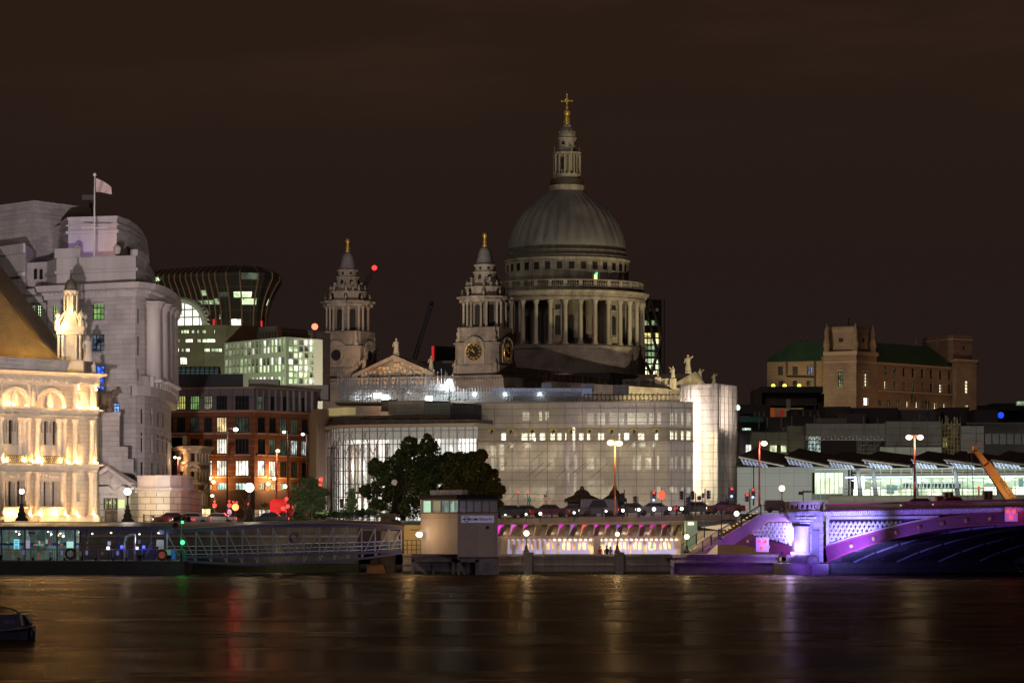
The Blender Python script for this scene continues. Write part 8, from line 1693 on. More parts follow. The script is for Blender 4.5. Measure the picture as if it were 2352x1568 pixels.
hs = [b8(*r) for r in ((880,948,872,966),(955,1028,872,966),(1032,1100,872,966),(1104,1172,872,966),(1182,1238,875,966),(1246,1300,875,966),(1306,1365,875,966),(1376,1430,875,966),(1438,1495,875,966))]
m = MB(); bfc.wall(m, 0, bfc.L, zw0, zw1+.1, hs, .15); m.build('window_band', mat('band_grey',(.22,.20,.26),.5), PB)
cols = [glow('cabin_green',(.55,.95,.65),.75,False), mat('cabin_dim',(.2,.2,.15),.3,emis=(.8,.75,.5),es=.14,sample=False), lit('cabin_mix',(.6,.8,.7),.3,cell=(.5,1.)), lit('cabin_mix2',(.6,.9,.7),.4,cell=(.4,1.))]+[mat('cabin_violet',(.14,.13,.24),.2,col2=(.08,.07,.13),nscale=1.5)]*3+[mat('cabin_olive',(.16,.15,.12),.2,col2=(.08,.075,.07),nscale=2)]*2
for h, c in zip(hs, cols): bfc.quad(MB(), h, .14).build('window', c, PB)
m = MB(); bfc.band(m, 0, bfc.L, zw1+.08, zt, .3); pts = [bfc.at(0,0,-.3)[:2], bfc.at(sc8,0,-.3)[:2], bfc.at(bfc.L,0,-.3)[:2], (bfc.at(bfc.L,0)[0]-1,350), (bfc.at(0,0)[0]-.25,355)]; m.prism(pts, zt-.3, zt); m.build('flat_roof', mat('roof_black',(.015,.013,.012),.7), PB)
r = b8(880,1165,782,812); m = MB(); bfc.band(m, .2, bfc.s(Z8(1168,0)[0]), zt, r[3], -1., 2.2); m.build('roof_lantern', mat('lantern_violet',(.10,.09,.25),.4,brick=(1.3,2,0),mortar=.08,bcol=(.3,.28,.5)), PB)
m = MB(); a = bfc.at(*bfc.sz(*Z8(930,818)),1.2); m.tube(a,(a[0],a[1],zq8(930,740)),.03,4); m.build('aerial', mat('aerial_white',(.6,.6,.6),.5), PB)
r = b8(1208,1470,994,1052); m = MB(); bfc.band(m, r[0], r[1], r[2], r[3], .2, -.1); sg = m.build('name_sign', mat('sign_lilac',(.70,.66,.85),.5,emis=(.6,.55,.9),es=.12,sample=False), PB)
M_ink = mat('sign_ink',(.03,.04,.22),.6); dd = bfc.p[2]-bfc.p[1]; ang = math.atan2(dd.y,dd.x); c = bfc.at(r[0]+(r[1]-r[0])*.60,(r[2]+r[3])/2,-.24)
t_ = text_obj('Blackfriars Millennium Pier', .45, c, (math.pi/2,0,ang), M_ink, 'lettering', sg); W_t = max(v.co.x for v in t_.data.vertices)-min(v.co.x for v in t_.data.vertices); k_ = (r[1]-r[0])*.72/W_t; t_.scale = (k_, 1.1*max(k_,.9), 1)
m = MB(); cc_ = (r[0]+.55,(r[2]+r[3])/2)
for i in range(14): a0, a1 = math.pi*2*i/14, math.pi*2*(i+1)/14; m.tube(bfc.at(cc_[0]+.26*math.cos(a0),cc_[1]+.26*math.sin(a0),-.24), bfc.at(cc_[0]+.26*math.cos(a1),cc_[1]+.26*math.sin(a1),-.24), .04, 4)
m.build('ring_logo', M_ink, sg); m = MB(); m.tube(bfc.at(cc_[0]-.38,cc_[1],-.26), bfc.at(cc_[0]+.38,cc_[1],-.26), .055, 4); m.build('logo_bar', M_ink, sg)
m = MB(); q = cc_[0]+.95; m.slab([bfc.at(q-.2,cc_[1]-.02,-.24),bfc.at(q,cc_[1]-.14,-.24),bfc.at(q+.2,cc_[1]-.02,-.24),bfc.at(q,cc_[1]+.12,-.24)],(0,-.02,0)); m.build('boat_logo', M_ink, sg)
r = b8(1405,1430,1080,1105); m = MB(); bfc.band(m, *r, .16, -.1); m.build('vent', M_void, PB); r = b8(1238,1278,1072,1118); m = MB(); bfc.band(m, *r, .14, -.1); m.build('hatch', M_pb, PB)
m = MB(); zl = P(0,Z8(0,1320)[1],345).z
for x0,x1,yf in ((800,1135,346.5),(1180,1330,343.2)):
    a, b = (Z8(x0,0)[0]-CU)/FOC*yf, (Z8(x1,0)[0]-CU)/FOC*yf
    m = MB(); m.box(a-.15,b+.15,yf,yf+.4,zb8-.55,zb8-.1); m.box(a-.15,a+.15,yf,yf+.3,-1,zb8-.3); m.box(b-.15,b+.15,yf,yf+.3,-1,zb8-.3); m.tube((a,yf+.1,zb8-.6),(a+(b-a)*.5,yf+.1,-.6),.13,4); m.box((a+b)/2-.12,(a+b)/2+.12,yf+1.5,yf+1.8,-1,zb8-.3); m.build('timber_frame', mat('pile_grey',(.20,.17,.20),.8,col2=(.12,.10,.12),nscale=1), PB)
a, b = P(*Z8(1332,1480),343.3), P(*Z8(1508,1335),343.3); m = MB(); m.box(a.x,b.x,343.3,347,-1,zb8-.1); m.build('concrete_base', mat('pile_concrete',(.26,.22,.26),.8,col2=(.15,.13,.15),nscale=1.3), PB)
a, b = P(*Z8(790,1330),349), P(*Z8(1180,1310),349); m = MB(); m.box(a.x,b.x,346.4,352,zq8(900,1310)-.35,zq8(900,1310)); m.box(b.x-.3,P(1146,0,344).x,343.2,349,zb8-.12,zb8); m.build('platform', mat('platform_dark',(.08,.06,.07),.7), PB)
WL = thing('wall_floodlight', 'glaring warm floodlight left of the pier building', 'floodlight', P(962,1227,348)); p = P(963,1227,347.6); m = MB(); m.ball(p,.36,10,6,.8); m.build('lamp', glow('warm_flood',(1.,.86,.6),6,False), WL); m = MB(); m.tube((p.x,348,p.z+.5),(p.x-1.,350,p.z+.5),.05,4); m.build('bracket', M_blk, WL)
light('flood_beam','POINT',(p.x-1.1,345.8,p.z+.3),300,(1.,.62,.28),size=.3); light('flood_beam','POINT',(p.x-.9,350.5,p.z-.2),160,(1.,.7,.3),size=.3)
LB = thing('landing_platform', 'brightly lit landing with open frame rails between footbridge and pier building', 'platform', P(945,1270,352)); a, b = P(926,1272,352), P(968,1205,352)
m = MB(); m.box(a.x,b.x,354,354.4,a.z,b.z); m.build('lit_wall', mat('lit_yellow_wall',(.5,.38,.18),.7), LB); m = MB(); m.box(a.x,b.x,350,354,a.z-.3,a.z); m.build('deck', M_hull, LB); m = MB()
for i in range(5): x = a.x+(b.x-a.x)*i/4; m.tube((x,350.2,a.z),(x,350.2,a.z+1.5),.05,4)
for h in (.5,1.0,1.5): m.tube((a.x,350.2,a.z+h),(b.x,350.2,a.z+h),.04,4)
m.build('rails', M_blk, LB)
light('pier_wash','SPOT',(10,240,5),1.0e4,(.95,.78,.84),(-1,343,5),1.2,20,.9); light('quay_wash','SPOT',(20,240,5),9500,(.80,.66,.80),(14,347,1.5),1.2,30,.9)
def leaves(mb, c, r, n, sz, rnd, squash=.85):
    for _ in range(n):
        while 1:
            x, y, z = rnd.uniform(-1,1), rnd.uniform(-1,1), rnd.uniform(-1,1); d = x*x+y*y+z*z
            if .25 < d < 1: break
        p = Vector((c[0]+x*r, c[1]+y*r*.8, c[2]+z*r*squash)); a = Vector((rnd.uniform(-1,1),rnd.uniform(-1,1),rnd.uniform(-1,1))).normalized(); b = a.orthogonal().normalized(); k = sz*rnd.uniform(.6,1.4)
        mb.add([p-a*k*.5, p+b*k*.32, p+a*k*.5, p-b*k*.32], [(0,1,2,3)])
M_leaf = mat('plane_leaves', (.04,.062,.018), .7, col2=(.085,.11,.028), nscale=.7); M_leafg = mat('birch_leaves', (.08,.13,.06), .7, col2=(.12,.18,.07), nscale=1.2); M_leafh = mat('hedge_leaves', (.05,.11,.015), .7, col2=(.03,.07,.012), nscale=1.5); M_leafy = mat('lit_tree_leaves', (.075,.075,.012), .7, col2=(.045,.05,.01), nscale=.8)
M_bark = mat('bark', (.07,.05,.035), .9, col2=(.04,.03,.02), nscale=3, bump=.5)
def tree(name, label, trunk_uv, Y, blobs, mt, per=330, sz=.42, cat='tree', limbs=True, trunk=.32, group=None):
    rnd = random.Random(hash(label) % 1000 if 0 else len(label)*7+len(blobs)); b0 = P(*trunk_uv,Y); T = thing(name, label, cat, b0, group); m = MB()
    for u, v, r in blobs:
        c = P(u,v,Y); rr = r/FOC*Y*1.22; c.y += rnd.uniform(-1.,1.)*rr*.9; k = max(3,int(rr*rr*1.6))
        for _ in range(k):
            a, e_ = rnd.uniform(0,2*math.pi), rnd.uniform(-.5,1.4); q = rr*rnd.uniform(.35,.95); cc = (c.x+q*math.cos(a)*math.cos(e_), c.y+q*math.sin(a)*math.cos(e_), c.z+q*math.sin(e_)*.9); leaves(m, cc, rr*rnd.uniform(.22,.42), int(per*rnd.uniform(.3,.6)), sz, rnd)
        leaves(m, c, rr*.85, per, sz, rnd)
    m.build('crown', mt, T)
    if limbs:
        top = P(trunk_uv[0]+(blobs[0][0]-trunk_uv[0])*.3, (trunk_uv[1]+blobs[0][1])/2, Y); m = MB(); m.tube(b0,top,trunk,8,trunk*.7)
        for u, v, r in blobs: m.tube(top, P(u,v,Y), trunk*.45, 6, trunk*.1)
        m.build('trunk', M_bark, T)
tree('plane_tree','big dark plane tree in front of the bright curved glass building',(925,1195),392,[(940,1050,36),(985,1040,30),(905,1075,34),(960,1085,40),(870,1080,26),(1005,1075,32),(885,1115,32),(930,1125,38),(852,1128,22),(975,1130,36),(1015,1110,34),(905,1150,30),(865,1160,18),(838,1128,13),(950,1165,30),(985,1020,20),(940,1022,22),(860,1068,15),(1035,1098,30),(1028,1135,28),(1018,1062,24),(1035,1160,20),(1010,1150,26)],M_leaf,420,.34)
tree('plane_tree','dark tree with orange-lit edge directly behind the pier building',(1070,1195),386,[(1060,1062,30),(1085,1080,32),(1030,1078,24),(1105,1045,16),(1110,1100,30),(1070,1110,36),(1040,1110,26),(1128,1108,22),(1135,1135,20),(1120,1140,26),(1143,1160,14),(1090,1140,32),(1050,1145,30),(1085,1052,18),(1150,1125,12)],M_leafy,420,.34)
tree('birch_tree','round bushy green tree beside the red bus',(713,1185),388,[(713,1110,19),(706,1130,26),(722,1145,29),(695,1150,26),(735,1155,16),(712,1165,24),(690,1165,14),(738,1130,12)],M_leafg,300,.26,trunk=.18)
tree('conifer','small pointed conifer under the left edge of the big tree',(808,1188),384,[(808,1126,5),(808,1138,9),(808,1150,13),(807,1163,17),(808,1175,20)],M_leafg,260,.22,trunk=.14)
for i, (u, v, r, lab) in enumerate(((765,1180,9,'low green hedge clump right of the birch'),(790,1182,11,'low green hedge clump below the conifer'),(830,1180,11,'low hedge clump left of the lamp pedestal'),(858,1178,12,'darker hedge clump beside the lamp pedestal'),(690,1186,7,'thin bright hedge clump beneath the birch'),(735,1184,9,'bright hedge clump right of the birch trunk'))): tree('hedge', lab, (u,1192), 372, [(u-8,v,r),(u+7,v+1,r),(u,v-2,r*.8)], M_leafh if i % 2 == 0 or i > 3 else M_leafg, 330, .16, 'hedge', False, group='hedge clumps along the promenade')
rnd = random.Random(4)
for u, v0, v1, lab in ((712-92,1197,1138,None),):
    pass
def bare(u, vb, vt, Y, w, label):
    T = thing('bare_tree', label, 'tree', P(u,vb,Y)); m = MB(); b0 = P(u,vb,Y); top = P(u,vt,Y); m.tube(b0, b0.lerp(top,.45), .09, 5, .06); h = top.z-b0.z
    for _ in range(26): a = rnd.uniform(0,2*math.pi); s_ = b0.lerp(top, rnd.uniform(.3,.7)); e_ = Vector((s_.x+w*math.cos(a)*rnd.uniform(.4,1), s_.y+w*math.sin(a)*.6, s_.z+h*rnd.uniform(.15,.4))); m.tube(s_,e_,.035,4,.015)
    m.build('branches', mat('bare_bark',(.22,.17,.10),.8), T)
bare(562,1194,1138,432,.9,'slim bare young tree left of the dark lamp base'); bare(607,1172,1150,440,1.2,'small spreading bare shrub left of the bus')
light('tree_fill','POINT',P(718,1125,376),260,(1.,.95,.8),size=.4); light('tree_fill','POINT',P(930,1150,372),260,(1.,.9,.55),size=.4); light('hedge_light','POINT',P(740,1165,372),160,(.95,1.,.7),size=.3); light('tree_fill','POINT',P(718,1125,376),260,(1.,.95,.8),size=.4); light('tree_fill','POINT',P(930,1150,372),260,(1.,.9,.55),size=.4); light('hedge_light','POINT',P(800,1160,376),200,(1.,.95,.75),size=.3); light('tree_orange','POINT',P(1172,1090,372),450,(1.,.5,.1),size=.4)
def globe_lamp(label, u, vg, vb, Y, on=1., col=(1.,.88,.66), r=.26, group='globe lamps on the river wall', fat=False, e=200):
    g_ = P(u,vg,Y); b0 = P(u,vb,Y); T = thing('globe_lamp', label, 'street lamp', b0, group); m = MB(); h = g_.z-r-b0.z; k = 1.0
    if fat: m.lathe([(.72,0),(.7,.25),(.42,.5),(.5,.75),(.3,1.1),(.34,1.3),(.18,1.6),(.24,1.8),(.1,2.0),(.10,h*.9),(.16,h-.08),(.18,h)], b0, 12)
    else: m.lathe([(.34,0),(.32,.2),(.2,.35),(.14,.6),(.16,.7),(.07,.9),(.05,h*.85),(.1,h-.05),(.12,h)], b0, 10)
    m.build('post', mat('lamp_iron',(.008,.006,.005),.6,spec=.2), T)
    m = MB(); m.ball(g_, r, 14, 9); m.build('globe', glow('globe_%d_%d'%(int(on*100),int(col[2]*100)),col,3.5*on,False) if on > .3 else mat('globe_off',(.35,.28,.25),.2,emis=(1,.8,.7),es=.15,sample=False), T)
    m = MB(); m.lathe([(r*.4,0),(r*.3,.1),(.04,.16),(0,.3)], (g_.x,g_.y,g_.z+r*.9), 6); m.build('finial', M_blk, T)
    if on > .3: light('globe_light','POINT',(g_.x,g_.y-r-.25,g_.z),e*on,col,size=r)
globe_lamp('white globe lamp before the cream building on an ornate black base',50,1128,1196,364,1.,(1.,.95,.85),.30,fat=True,e=120)
globe_lamp('large white globe lamp on an ornate black base by the bronze door',293,1128,1199,364,1.,(1.,.92,.78),.42,fat=True,e=330)
globe_lamp('glaring globe lamp on a dark red-lit cone base above the footbridge roof',573,1119,1199,366,1.3,(1.,.88,.62),.52,fat=True,e=420)
globe_lamp('unlit globe lamp with cross bands on the tall stone pier',906,1107,1181,361,0,r=.32,fat=True)
globe_lamp('warm globe lamp on the pedestal nearest the pier building',1209,1224,1270,347,1.2,(1.,.78,.45),.30,e=420)
globe_lamp('warm globe lamp glaring against the arcade, above two walkers',1418,1226,1270,347,1.,(1.,.75,.4),.24,e=420)
globe_lamp('warm globe lamp at the foot of the staircase',1577.5,1232,1270,347.5,1.,(1.,.8,.5),.27,group='warm lamps near the stairs',e=260)
globe_lamp('warm globe lamp at the top of the stairs beside the bridge refuge',1796,1121,1175,350,1.,(1.,.72,.36),.33,group='warm lamps near the stairs',e=420)
m_ = thing('dark_lamp_post','slim unlit lamp post standing through the staircase','lamp post',P(1657,1240,347)); m = MB(); a, b = P(1657,1240,346.4), P(1657,1180,346.4); m.tube(a,b,.07,6,.05); m.lathe([(.08,0),(.16,.12),(.13,.45),(.05,.6),(0,.7)],b,8); m.build('post', M_blk, m_)
def mast(label, u, vt, vb, Y, arms, colp, lampc, e, r=.34, group='tall street lamps', th=.10):
    b0 = P(u,vb,Y); t = P(u,vt,Y); T = thing('street_lamp', label, 'street lamp', b0, group); m = MB(); m.tube(b0,(b0.x,Y,b0.z+(t.z-b0.z)*.25),th*1.3,8,th*1.2); m.tube((b0.x,Y,b0.z+(t.z-b0.z)*.25),t,th,8,th*.8); m.build('post', colp, T)
    for uu, vv in arms:
        q = P(uu,vv,Y); m = MB(); m.tube(t,(q.x,Y,q.z+r*.4),.05,5); m.build('arm', colp, T); m = MB(); m.ball((q.x,Y,q.z),r,12,7,.75); m.build('lamp_head', glow('lamp_%.1f_%.1f'%(lampc[1],lampc[2]),lampc,4,False) if e else M_blk, T)
        if e: light('street_light','POINT',(q.x,Y-r-.3,q.z-.3),e,lampc,size=r)
M_op = mat('orange_post',(.60,.20,.05),.5,emis=(1.,.32,.05),es=.0); M_rp = mat('red_post',(.42,.07,.05),.5)
mast('orange-lit post with twin lamps before the sheeted building',1412.5,1012,1183,360,((1403,1016.5),(1421.5,1018)),M_op,(1.,.70,.34),560,.42); light('post_light','SPOT',(P(1412,0,360).x-.3,358,15),700,(1.,.36,.06),P(1412.5,1120,360),.2,80,.9)
mast('red post with one lamp left of the station roof',1744,1012,1162,356,((1755,1018),),M_rp,(1.,.78,.55),420,.36)
mast('red post with twin lamps on the bridge before the station',2101,1000,1144,352,((2088,1004),(2113.5,1004)),M_rp,(1.,.78,.52),420,.36,th=.11)
mast('tall dark mast with a white lamp right of its tip, before the orange office',522,984,1200,400,((541.5,986),),M_frame,(1.,.97,.95),260,.32)
mast('dark mast near the bus with its lamp on the left',661,990,1196,402,((652.5,992),),M_frame,(1.,.93,.8),90,.22)
mast('dark mast right of the bus with its lamp on the left',704.5,996,1150,404,((695.5,997),),M_frame,(1.,.93,.8),90,.22)
mast('short warm lamp post behind the bus',635.5,1040,1160,430,((638,1035),),M_rp,(1.,.7,.4),260,.28)
mast('low warm twin lamp above the curved stone wall',409,1052,1100,440,((402,1050),(411,1051.5)),M_rp,(1.,.72,.5),110,.22)
mast('small lamp post by the brown corner house',494,1136,1185,430,((487.7,1138),),M_frame,(1.,.75,.5),110,.24)
mast('unlit black lamp post before the bright glass facade',760.7,1028,1178,400,((754,1028.5),(767,1028.5)),M_blk,(1,1,1),0,.12)
mast('thin dark post with a camera beside the station wall',1731,1072,1160,366,((1728,1071),),M_blk,(1,1,1),0,.12,'camera posts',.07)
proto = None
for i, (x, y, z, sz) in enumerate(((210,548,Z11,.12),(490,540,Z11,.16),(683,530,Z11,.22),(1140,518,Z11,.17),(1572,497,Z11,.16),(1800,487,Z11,.22),(2015,477,Z11,.22),(2220,470,Z11,.26),(75,432,Z12,.2),(272,425,Z12,.24),(420,425,Z12,.24),(1100,487,Z12,.36))):
    u, v = z(x,y); sz *= .78; p = P(u,v,355.5 if i < 11 else 356); labs = ['smallest white road lamp nearest the pier building','second white road lamp from the pier building','third white road lamp from the pier building, larger','white road lamp between two railing posts left of the pavilions','white road lamp in front of the gap between the pavilions','white road lamp right of the orange post','white road lamp below the leftmost dark traffic signals','white road lamp below the first red signal','white road lamp left of the red oval sign','white road lamp right of the red oval sign','white road lamp beside the green kiosk','largest white lamp on the deck edge above the stairs']
    T = thing('road_lamp', labs[i], 'road lamp', (p.x,p.y,p.z-.8), 'low white lamps along the road'); m = MB(); m.ball(p,sz,10,6); m.build('lens', glow('road_white',(1.,1.,.97),4,False), T); m = MB(); m.tube((p.x,p.y+.1,p.z-.9),(p.x,p.y+.1,p.z),.05,5); m.build('post', M_blk, T)
    light('road_light','POINT',(p.x,p.y-.5,p.z+.1),9*(sz/.2)**2,(1.,.97,.93),size=sz)
def signal(label, u, vt, vb, Y, du=0, heads=((0,0),), red=False, blue=False, face='side', green=False):
    b0 = P(u,vb,Y); t = P(u,vt,Y); T = thing('traffic_signal', label, 'traffic light', b0, 'traffic signals'); m = MB(); m.tube(b0,t,.055,6); m.build('post', M_blk, T)
    for du_, dv in heads:
        q = P(u+du_,vt+dv,Y); m = MB(); m.box(q.x-.13,q.x+.13,Y-.15,Y+.15,q.z-.95,q.z); hd = m.build('signal_head', mat('signal_black',(.012,.012,.014),.5), T)
        for k in range(3):
            m = MB(); zc = q.z-.18-.3*k; sg_ = 1 if du_ >= 0 else -1
            m.lathe([(.1,0),(.13,.16),(.12,.17),(.09,0)],(0,0,0),8); m.v = [(q.x+(sg_*(.12+vz) if face == 'side' else vx), Y-(.14+vz if face != 'side' else -vy), zc+(vx if face == 'side' else vy)) for vx, vy, vz in m.v]; m.build('hood', M_blk, hd)
        if red: p = (q.x+(.05 if du_ >= 0 else -.05),Y-.2,q.z-.17); m = MB(); m.ball(p,.13,8,5); m.build('red_lens', glow('signal_red',(1.,.05,.03),2.2,False), hd); light('signal_light','POINT',(p[0],p[1]-.3,p[2]),9,(1.,.05,.03),size=.1)
        if green: p = (q.x,Y-.2,q.z-.78); m = MB(); m.ball(p,.14,8,5); m.build('green_lens', glow('signal_green',(.05,1.,.6),2.5,False), hd)
        if blue: p = (q.x+.02,Y-.2,q.z-.98); m = MB(); m.ball(p,.15,8,5); m.build('cycle_lens', glow('signal_blue',(.35,.4,1.),2.6,False), hd)
s11 = lambda x, y: Z11(x,y); s12 = lambda x, y: Z12(x,y)
def sg(label, z, xp, yt, yb, xh, yh, Y=357.5, **k): (u, vt), (_, vb) = z(xp,yt), z(xp,yb); uh, vh = z(xh,yh); signal(label, u, vt, vb, Y, heads=((uh-u, vh-vt),), **k)
sg('dark signal with hooded lights right of the orange post',Z11,1818,212,575,1795,250); sg('lower dark signal second from the orange post',Z11,2003,300,575,1972,292)
sg('tall signal showing red with a small blue light, left of the oval sign',Z11,2180,225,575,2212,225,red=True,blue=True); sg('dark signal seen from the side, left part of the crossing',Z12,455,182,510,425,206)
sg('short dark signal low in front of the glowing tower',Z12,520,262,480,505,280); sg('dark signal against the brightest part of the glowing tower',Z12,590,230,515,560,206); sg('dark signal with box signs on the crossing pole',Z12,708,175,515,745,197)
sg('signal showing red beside the small box sign',Z12,1003,170,505,1035,160,red=True,blue=True); sg('signal showing red close to the camera post',Z12,1265,178,440,1298,172,red=True,blue=True); sg('low signal with a bright red light left of the camera post',Z12,1262,225,450,1235,232,red=True)
for x0,x1,y0,y1,lab in ((612,660,268,318,'small square dark sign box before the glowing tower'),(668,698,232,292,'narrow dark sign box beside the crossing pole'),(1010,1048,325,355,'small dark box sign on the red signal pole')):
    T = thing('sign_box', lab, 'sign', P(*Z12(x0,y1),357.4)); a, b = P(*Z12(x0,y1),357.3), P(*Z12(x1,y0),357.3); m = MB(); m.box(a.x,b.x,357.2,357.4,a.z,b.z); m.tube(((a.x+b.x)/2,357.5,a.z-2),((a.x+b.x)/2,357.5,b.z),.035,4); m.build('box', M_blk, T)
def disc_sign(label, u, v, Y, r, mt, vb, cat='sign', name='round_sign'):
    p = P(u,v,Y); T = thing(name, label, cat, P(u,vb,Y)); m = MB(); n = 16; m.slab([(p.x+r*math.cos(2*math.pi*i/n)*.75, Y, p.z+r*math.sin(2*math.pi*i/n)) for i in range(n)], (0,.05,0)); m.build('disc', mt, T); m = MB(); m.tube(P(u,vb,Y+.1),(p.x,Y+.1,p.z+r+.2),.04,5); m.build('post', M_blk, T); return T
disc_sign('red lit oval sign on a thin post among the signals',*Z12(170,255),357,.52,glow('red_oval',(1.,.12,.05),1.2,False),1191); disc_sign('green round sign on a slim post near the banner',*Z11(535,350),356.5,.26,mat('sign_green',(.01,.14,.07),.5,emis=(.0,.5,.25),es=.15,sample=False),1192)
T = thing('direction_sign','pale rounded direction sign on two thin posts with a camera','sign',P(*Z11(768,575),357)); a, b = P(*Z11(725,350),356.8), P(*Z11(815,300),356.8); m = MB(); m.box(a.x,b.x,356.75,356.85,a.z,b.z); m.build('sign_plate', mat('plate_pink',(.5,.32,.28),.6,emis=(1.,.5,.4),es=.12,sample=False), T); m = MB(); m.tube(P(*Z11(768,575),357),P(*Z11(768,228),357),.03,5); m.tube(P(*Z11(747,575),357),P(*Z11(747,290),357),.03,5); m.build('posts', M_blk, T); m = MB(); m.slab([P(*Z11(720,262),356.6),P(*Z11(765,292),356.6),P(*Z11(742,312),356.6)],(0,.3,0)); m.build('camera', M_blk, T)
for z, x, y0, y1, w_, lab in ((Z12,1925,190,340,.35,'fingerpost sign with arms above the bridge refuge'),(Z4,1735,1175,1290,.0,'dark signal pole in front of the bright facade left of the conifer')):
    Y = 352 if w_ else 398; T = thing('fingerpost' if w_ else 'signal_pole', lab, 'signpost', P(*z(x,y1),Y)); m = MB(); a, b = P(*z(x,y1),Y), P(*z(x,y0),Y); m.tube(a,b,.05,6); m.build('post', M_blk, T); m = MB()
    if w_: m.box(b.x-.5,b.x+.05,Y-.05,Y,b.z-.55,b.z-.2); m.box(b.x,b.x+.9,Y-.05,Y,b.z-.3,b.z-.12)
    else: m.box(b.x-.2,b.x+.2,Y-.15,Y+.1,b.z-1.1,b.z)
    m.build('sign_arms' if w_ else 'signal_head', M_blk, T)
for u, vh, vb, lab, k in ((492,1148,1196,'signal with red above green by the corner house',dict(red=True,green=True)),(603+.1,1151,1196,None,None),):
    if k: signal(lab, u, vh, vb, 392, heads=((0,0),), face='front', **k)
signal('signal with a red light left of the glaring red lamp',526,1147,1198,392,heads=((0,0),),face='front',red=True); signal('glaring red signal in front of the orange office',540,1149,1198,392,heads=((-3,0),(3,1)),face='front',red=True)
for u, v, r, e in ((540.5,1164,.42,1500),(527,1160,.26,60),(493,1160,.26,60),(658,1145,.22,60),(650,1167,.26,80),(661,1162,.22,60),(696,1152,.22,40),(737,1101,.26,120),(735,1113,.2,40),(571,1157,.14,10),(1190-.0,1130,.1,6),(1212,1130,.1,6)):
    p = P(u,v,391 if u < 1000 else 384); 
    labs = {540.5:'blazing orange-red lamp in front of the orange office',527:'red lamp directly left of the blazing one',493:'red lamp by the corner house',658:'upper red lamp on the mast by the bus',650:'red lamp at the rear corner of the bus',661:'red lamp just right of the bus',696:'small red lamp inside the birch edge',737:'red lamp high against the glass building edge',735:'small red lamp just under the high one',571:'tiny red lamp on the dark lamp cone',1190:'left tiny red light in the dark tree',1212:'right tiny red light in the dark tree'}
    T = thing('red_lamp', labs[u], 'lamp', p, 'red street-level lamps'); m = MB(); m.ball(p,r,10,6); m.build('lens', glow('street_red_core',(1.,.22,.06),4,False) if r > .4 else glow('street_red',(1.,.05,.04),2.4,False), T); m = MB(); m.tube((p.x,p.y+.2,p.z-1.5),(p.x,p.y+.2,p.z),.04,4); m.build('post', M_blk, T); light('red_glow','POINT',(p.x,p.y-r-.4,p.z),min(e,150)*.7,(1.,.04,.03),size=r)
light('red_beam','SPOT',(P(541,0,391).x,390,P(0,1164,391).z),2200,(1.,.04,.03),(P(541,0,391).x*.6,200,-2),.45,34,1.)
light('red_wash','SPOT',(P(560,0,400).x,398,7),5200,(1.,.03,.04),P(575,1150,520),1.,80,.9)
disc_sign('round blue and white sign by the corner house',528-1,1164+12,391,.38,mat('blue_disc',(.25,.32,.6),.5,emis=(.4,.5,1.),es=.3,sample=False),1198)
def wheel(mb_parent, x, y, z, r=.33):
    m = MB(); m.lathe([(r,-.1),(r,.1)],(0,0,0),14); m.v = [(x+vx,y+vz,z+vy) for vx,vy,vz in m.v]; m.build('wheel', mat('tyre',(.02,.02,.02),.8), mb_parent)
def car(label, x, y, z, col, rear=True, L=4.3, van=False, flip=1):
    T = thing('van' if van else 'car', label, 'van' if van else 'car', (x,y,z), 'vehicles on the road'); m = MB(); h = 1.9 if van else 1.42; f = flip
    pr = [(-L/2,.3),(-L/2,.85),(-L/2+.1,h if van else .95),(-L*.28,h if van else .98),(-L*.16,h),(L*.16 if not van else L/2-.25,h),(L*.3 if not van else L/2-.15,1.0),(L/2-.1,.85),(L/2,.6),(L/2,.3)]
    m.slab([(x+a*f,y,z+b) for a, b in pr], (0,1.75,0)); m.build('body', mat('paint_%.2f_%.2f_%.2f'%col,col,.3,metal=.3), T)
    m = MB(); w_ = [(-L*.24,.98),(-L*.15,h-.1),(L*.15,h-.1),(L*.26,1.0)]; m.slab([(x+a*f,y-.01,z+b) for a, b in w_], (0,.02,0)); m.build('side_window', M_dark, T)
    for a in (-L*.3, L*.3):
        for yy in (y, y+1.65): wheel(T, x+a*f, yy+.05, z+.32)
    m = MB(); m.box(x-(L/2+.02)*f-.03,x-(L/2+.02)*f+.03,y-.03,y+.35,z+.62,z+.85) ; m.build('tail_light', glow('tail_red',(1.,.03,.02),2,False), T); light('tail_glow','POINT',(x-(L/2+.3)*f,y-.3,z+.6),5,(1.,.04,.03),size=.1)
    m = MB(); m.box(x+(L/2+.02)*f-.03,x+(L/2+.02)*f+.03,y-.03,y+.3,z+.55,z+.75); m.build('head_light', glow('head_white',(1.,.95,.85),2.2,False), T); light('head_glow','POINT',(x+(L/2+.3)*f,y-.3,z+.5),7,(1.,.93,.8),size=.1)
dd_ = 5.9
for i, (u, c, lab, vn, fl) in enumerate(((1172,(.03,.03,.035),'dark car nearest the pier building on the upper road',False,-1),(1208,(.16,.16,.17),'grey car between the second and third white road lamps',False,1),(1262,(.12,.01,.01),'dark red car left of the stone pavilions',False,-1),(1320,(.03,.03,.04),'black car in front of the first pavilion',False,1),(1375,(.07,.07,.08),'grey van before the second pavilion',True,-1),(1452,(.04,.04,.05),'black car right of the orange lamp post',False,1),(1505,(.12,.12,.12),'grey car left of the oval sign',False,-1),(1600,(.03,.03,.03),'dark car before the glowing scaffold tower',False,1),(1668,(.10,.02,.02),'maroon car behind the railing above the stairs',False,-1))):
    Y = 358.5+i*.35+(2.5 if i % 2 else 0); car(lab, (u-CU)/FOC*Y, Y, 5.92+.02*max(0,(u-1090)/21), c, van=vn, flip=fl)
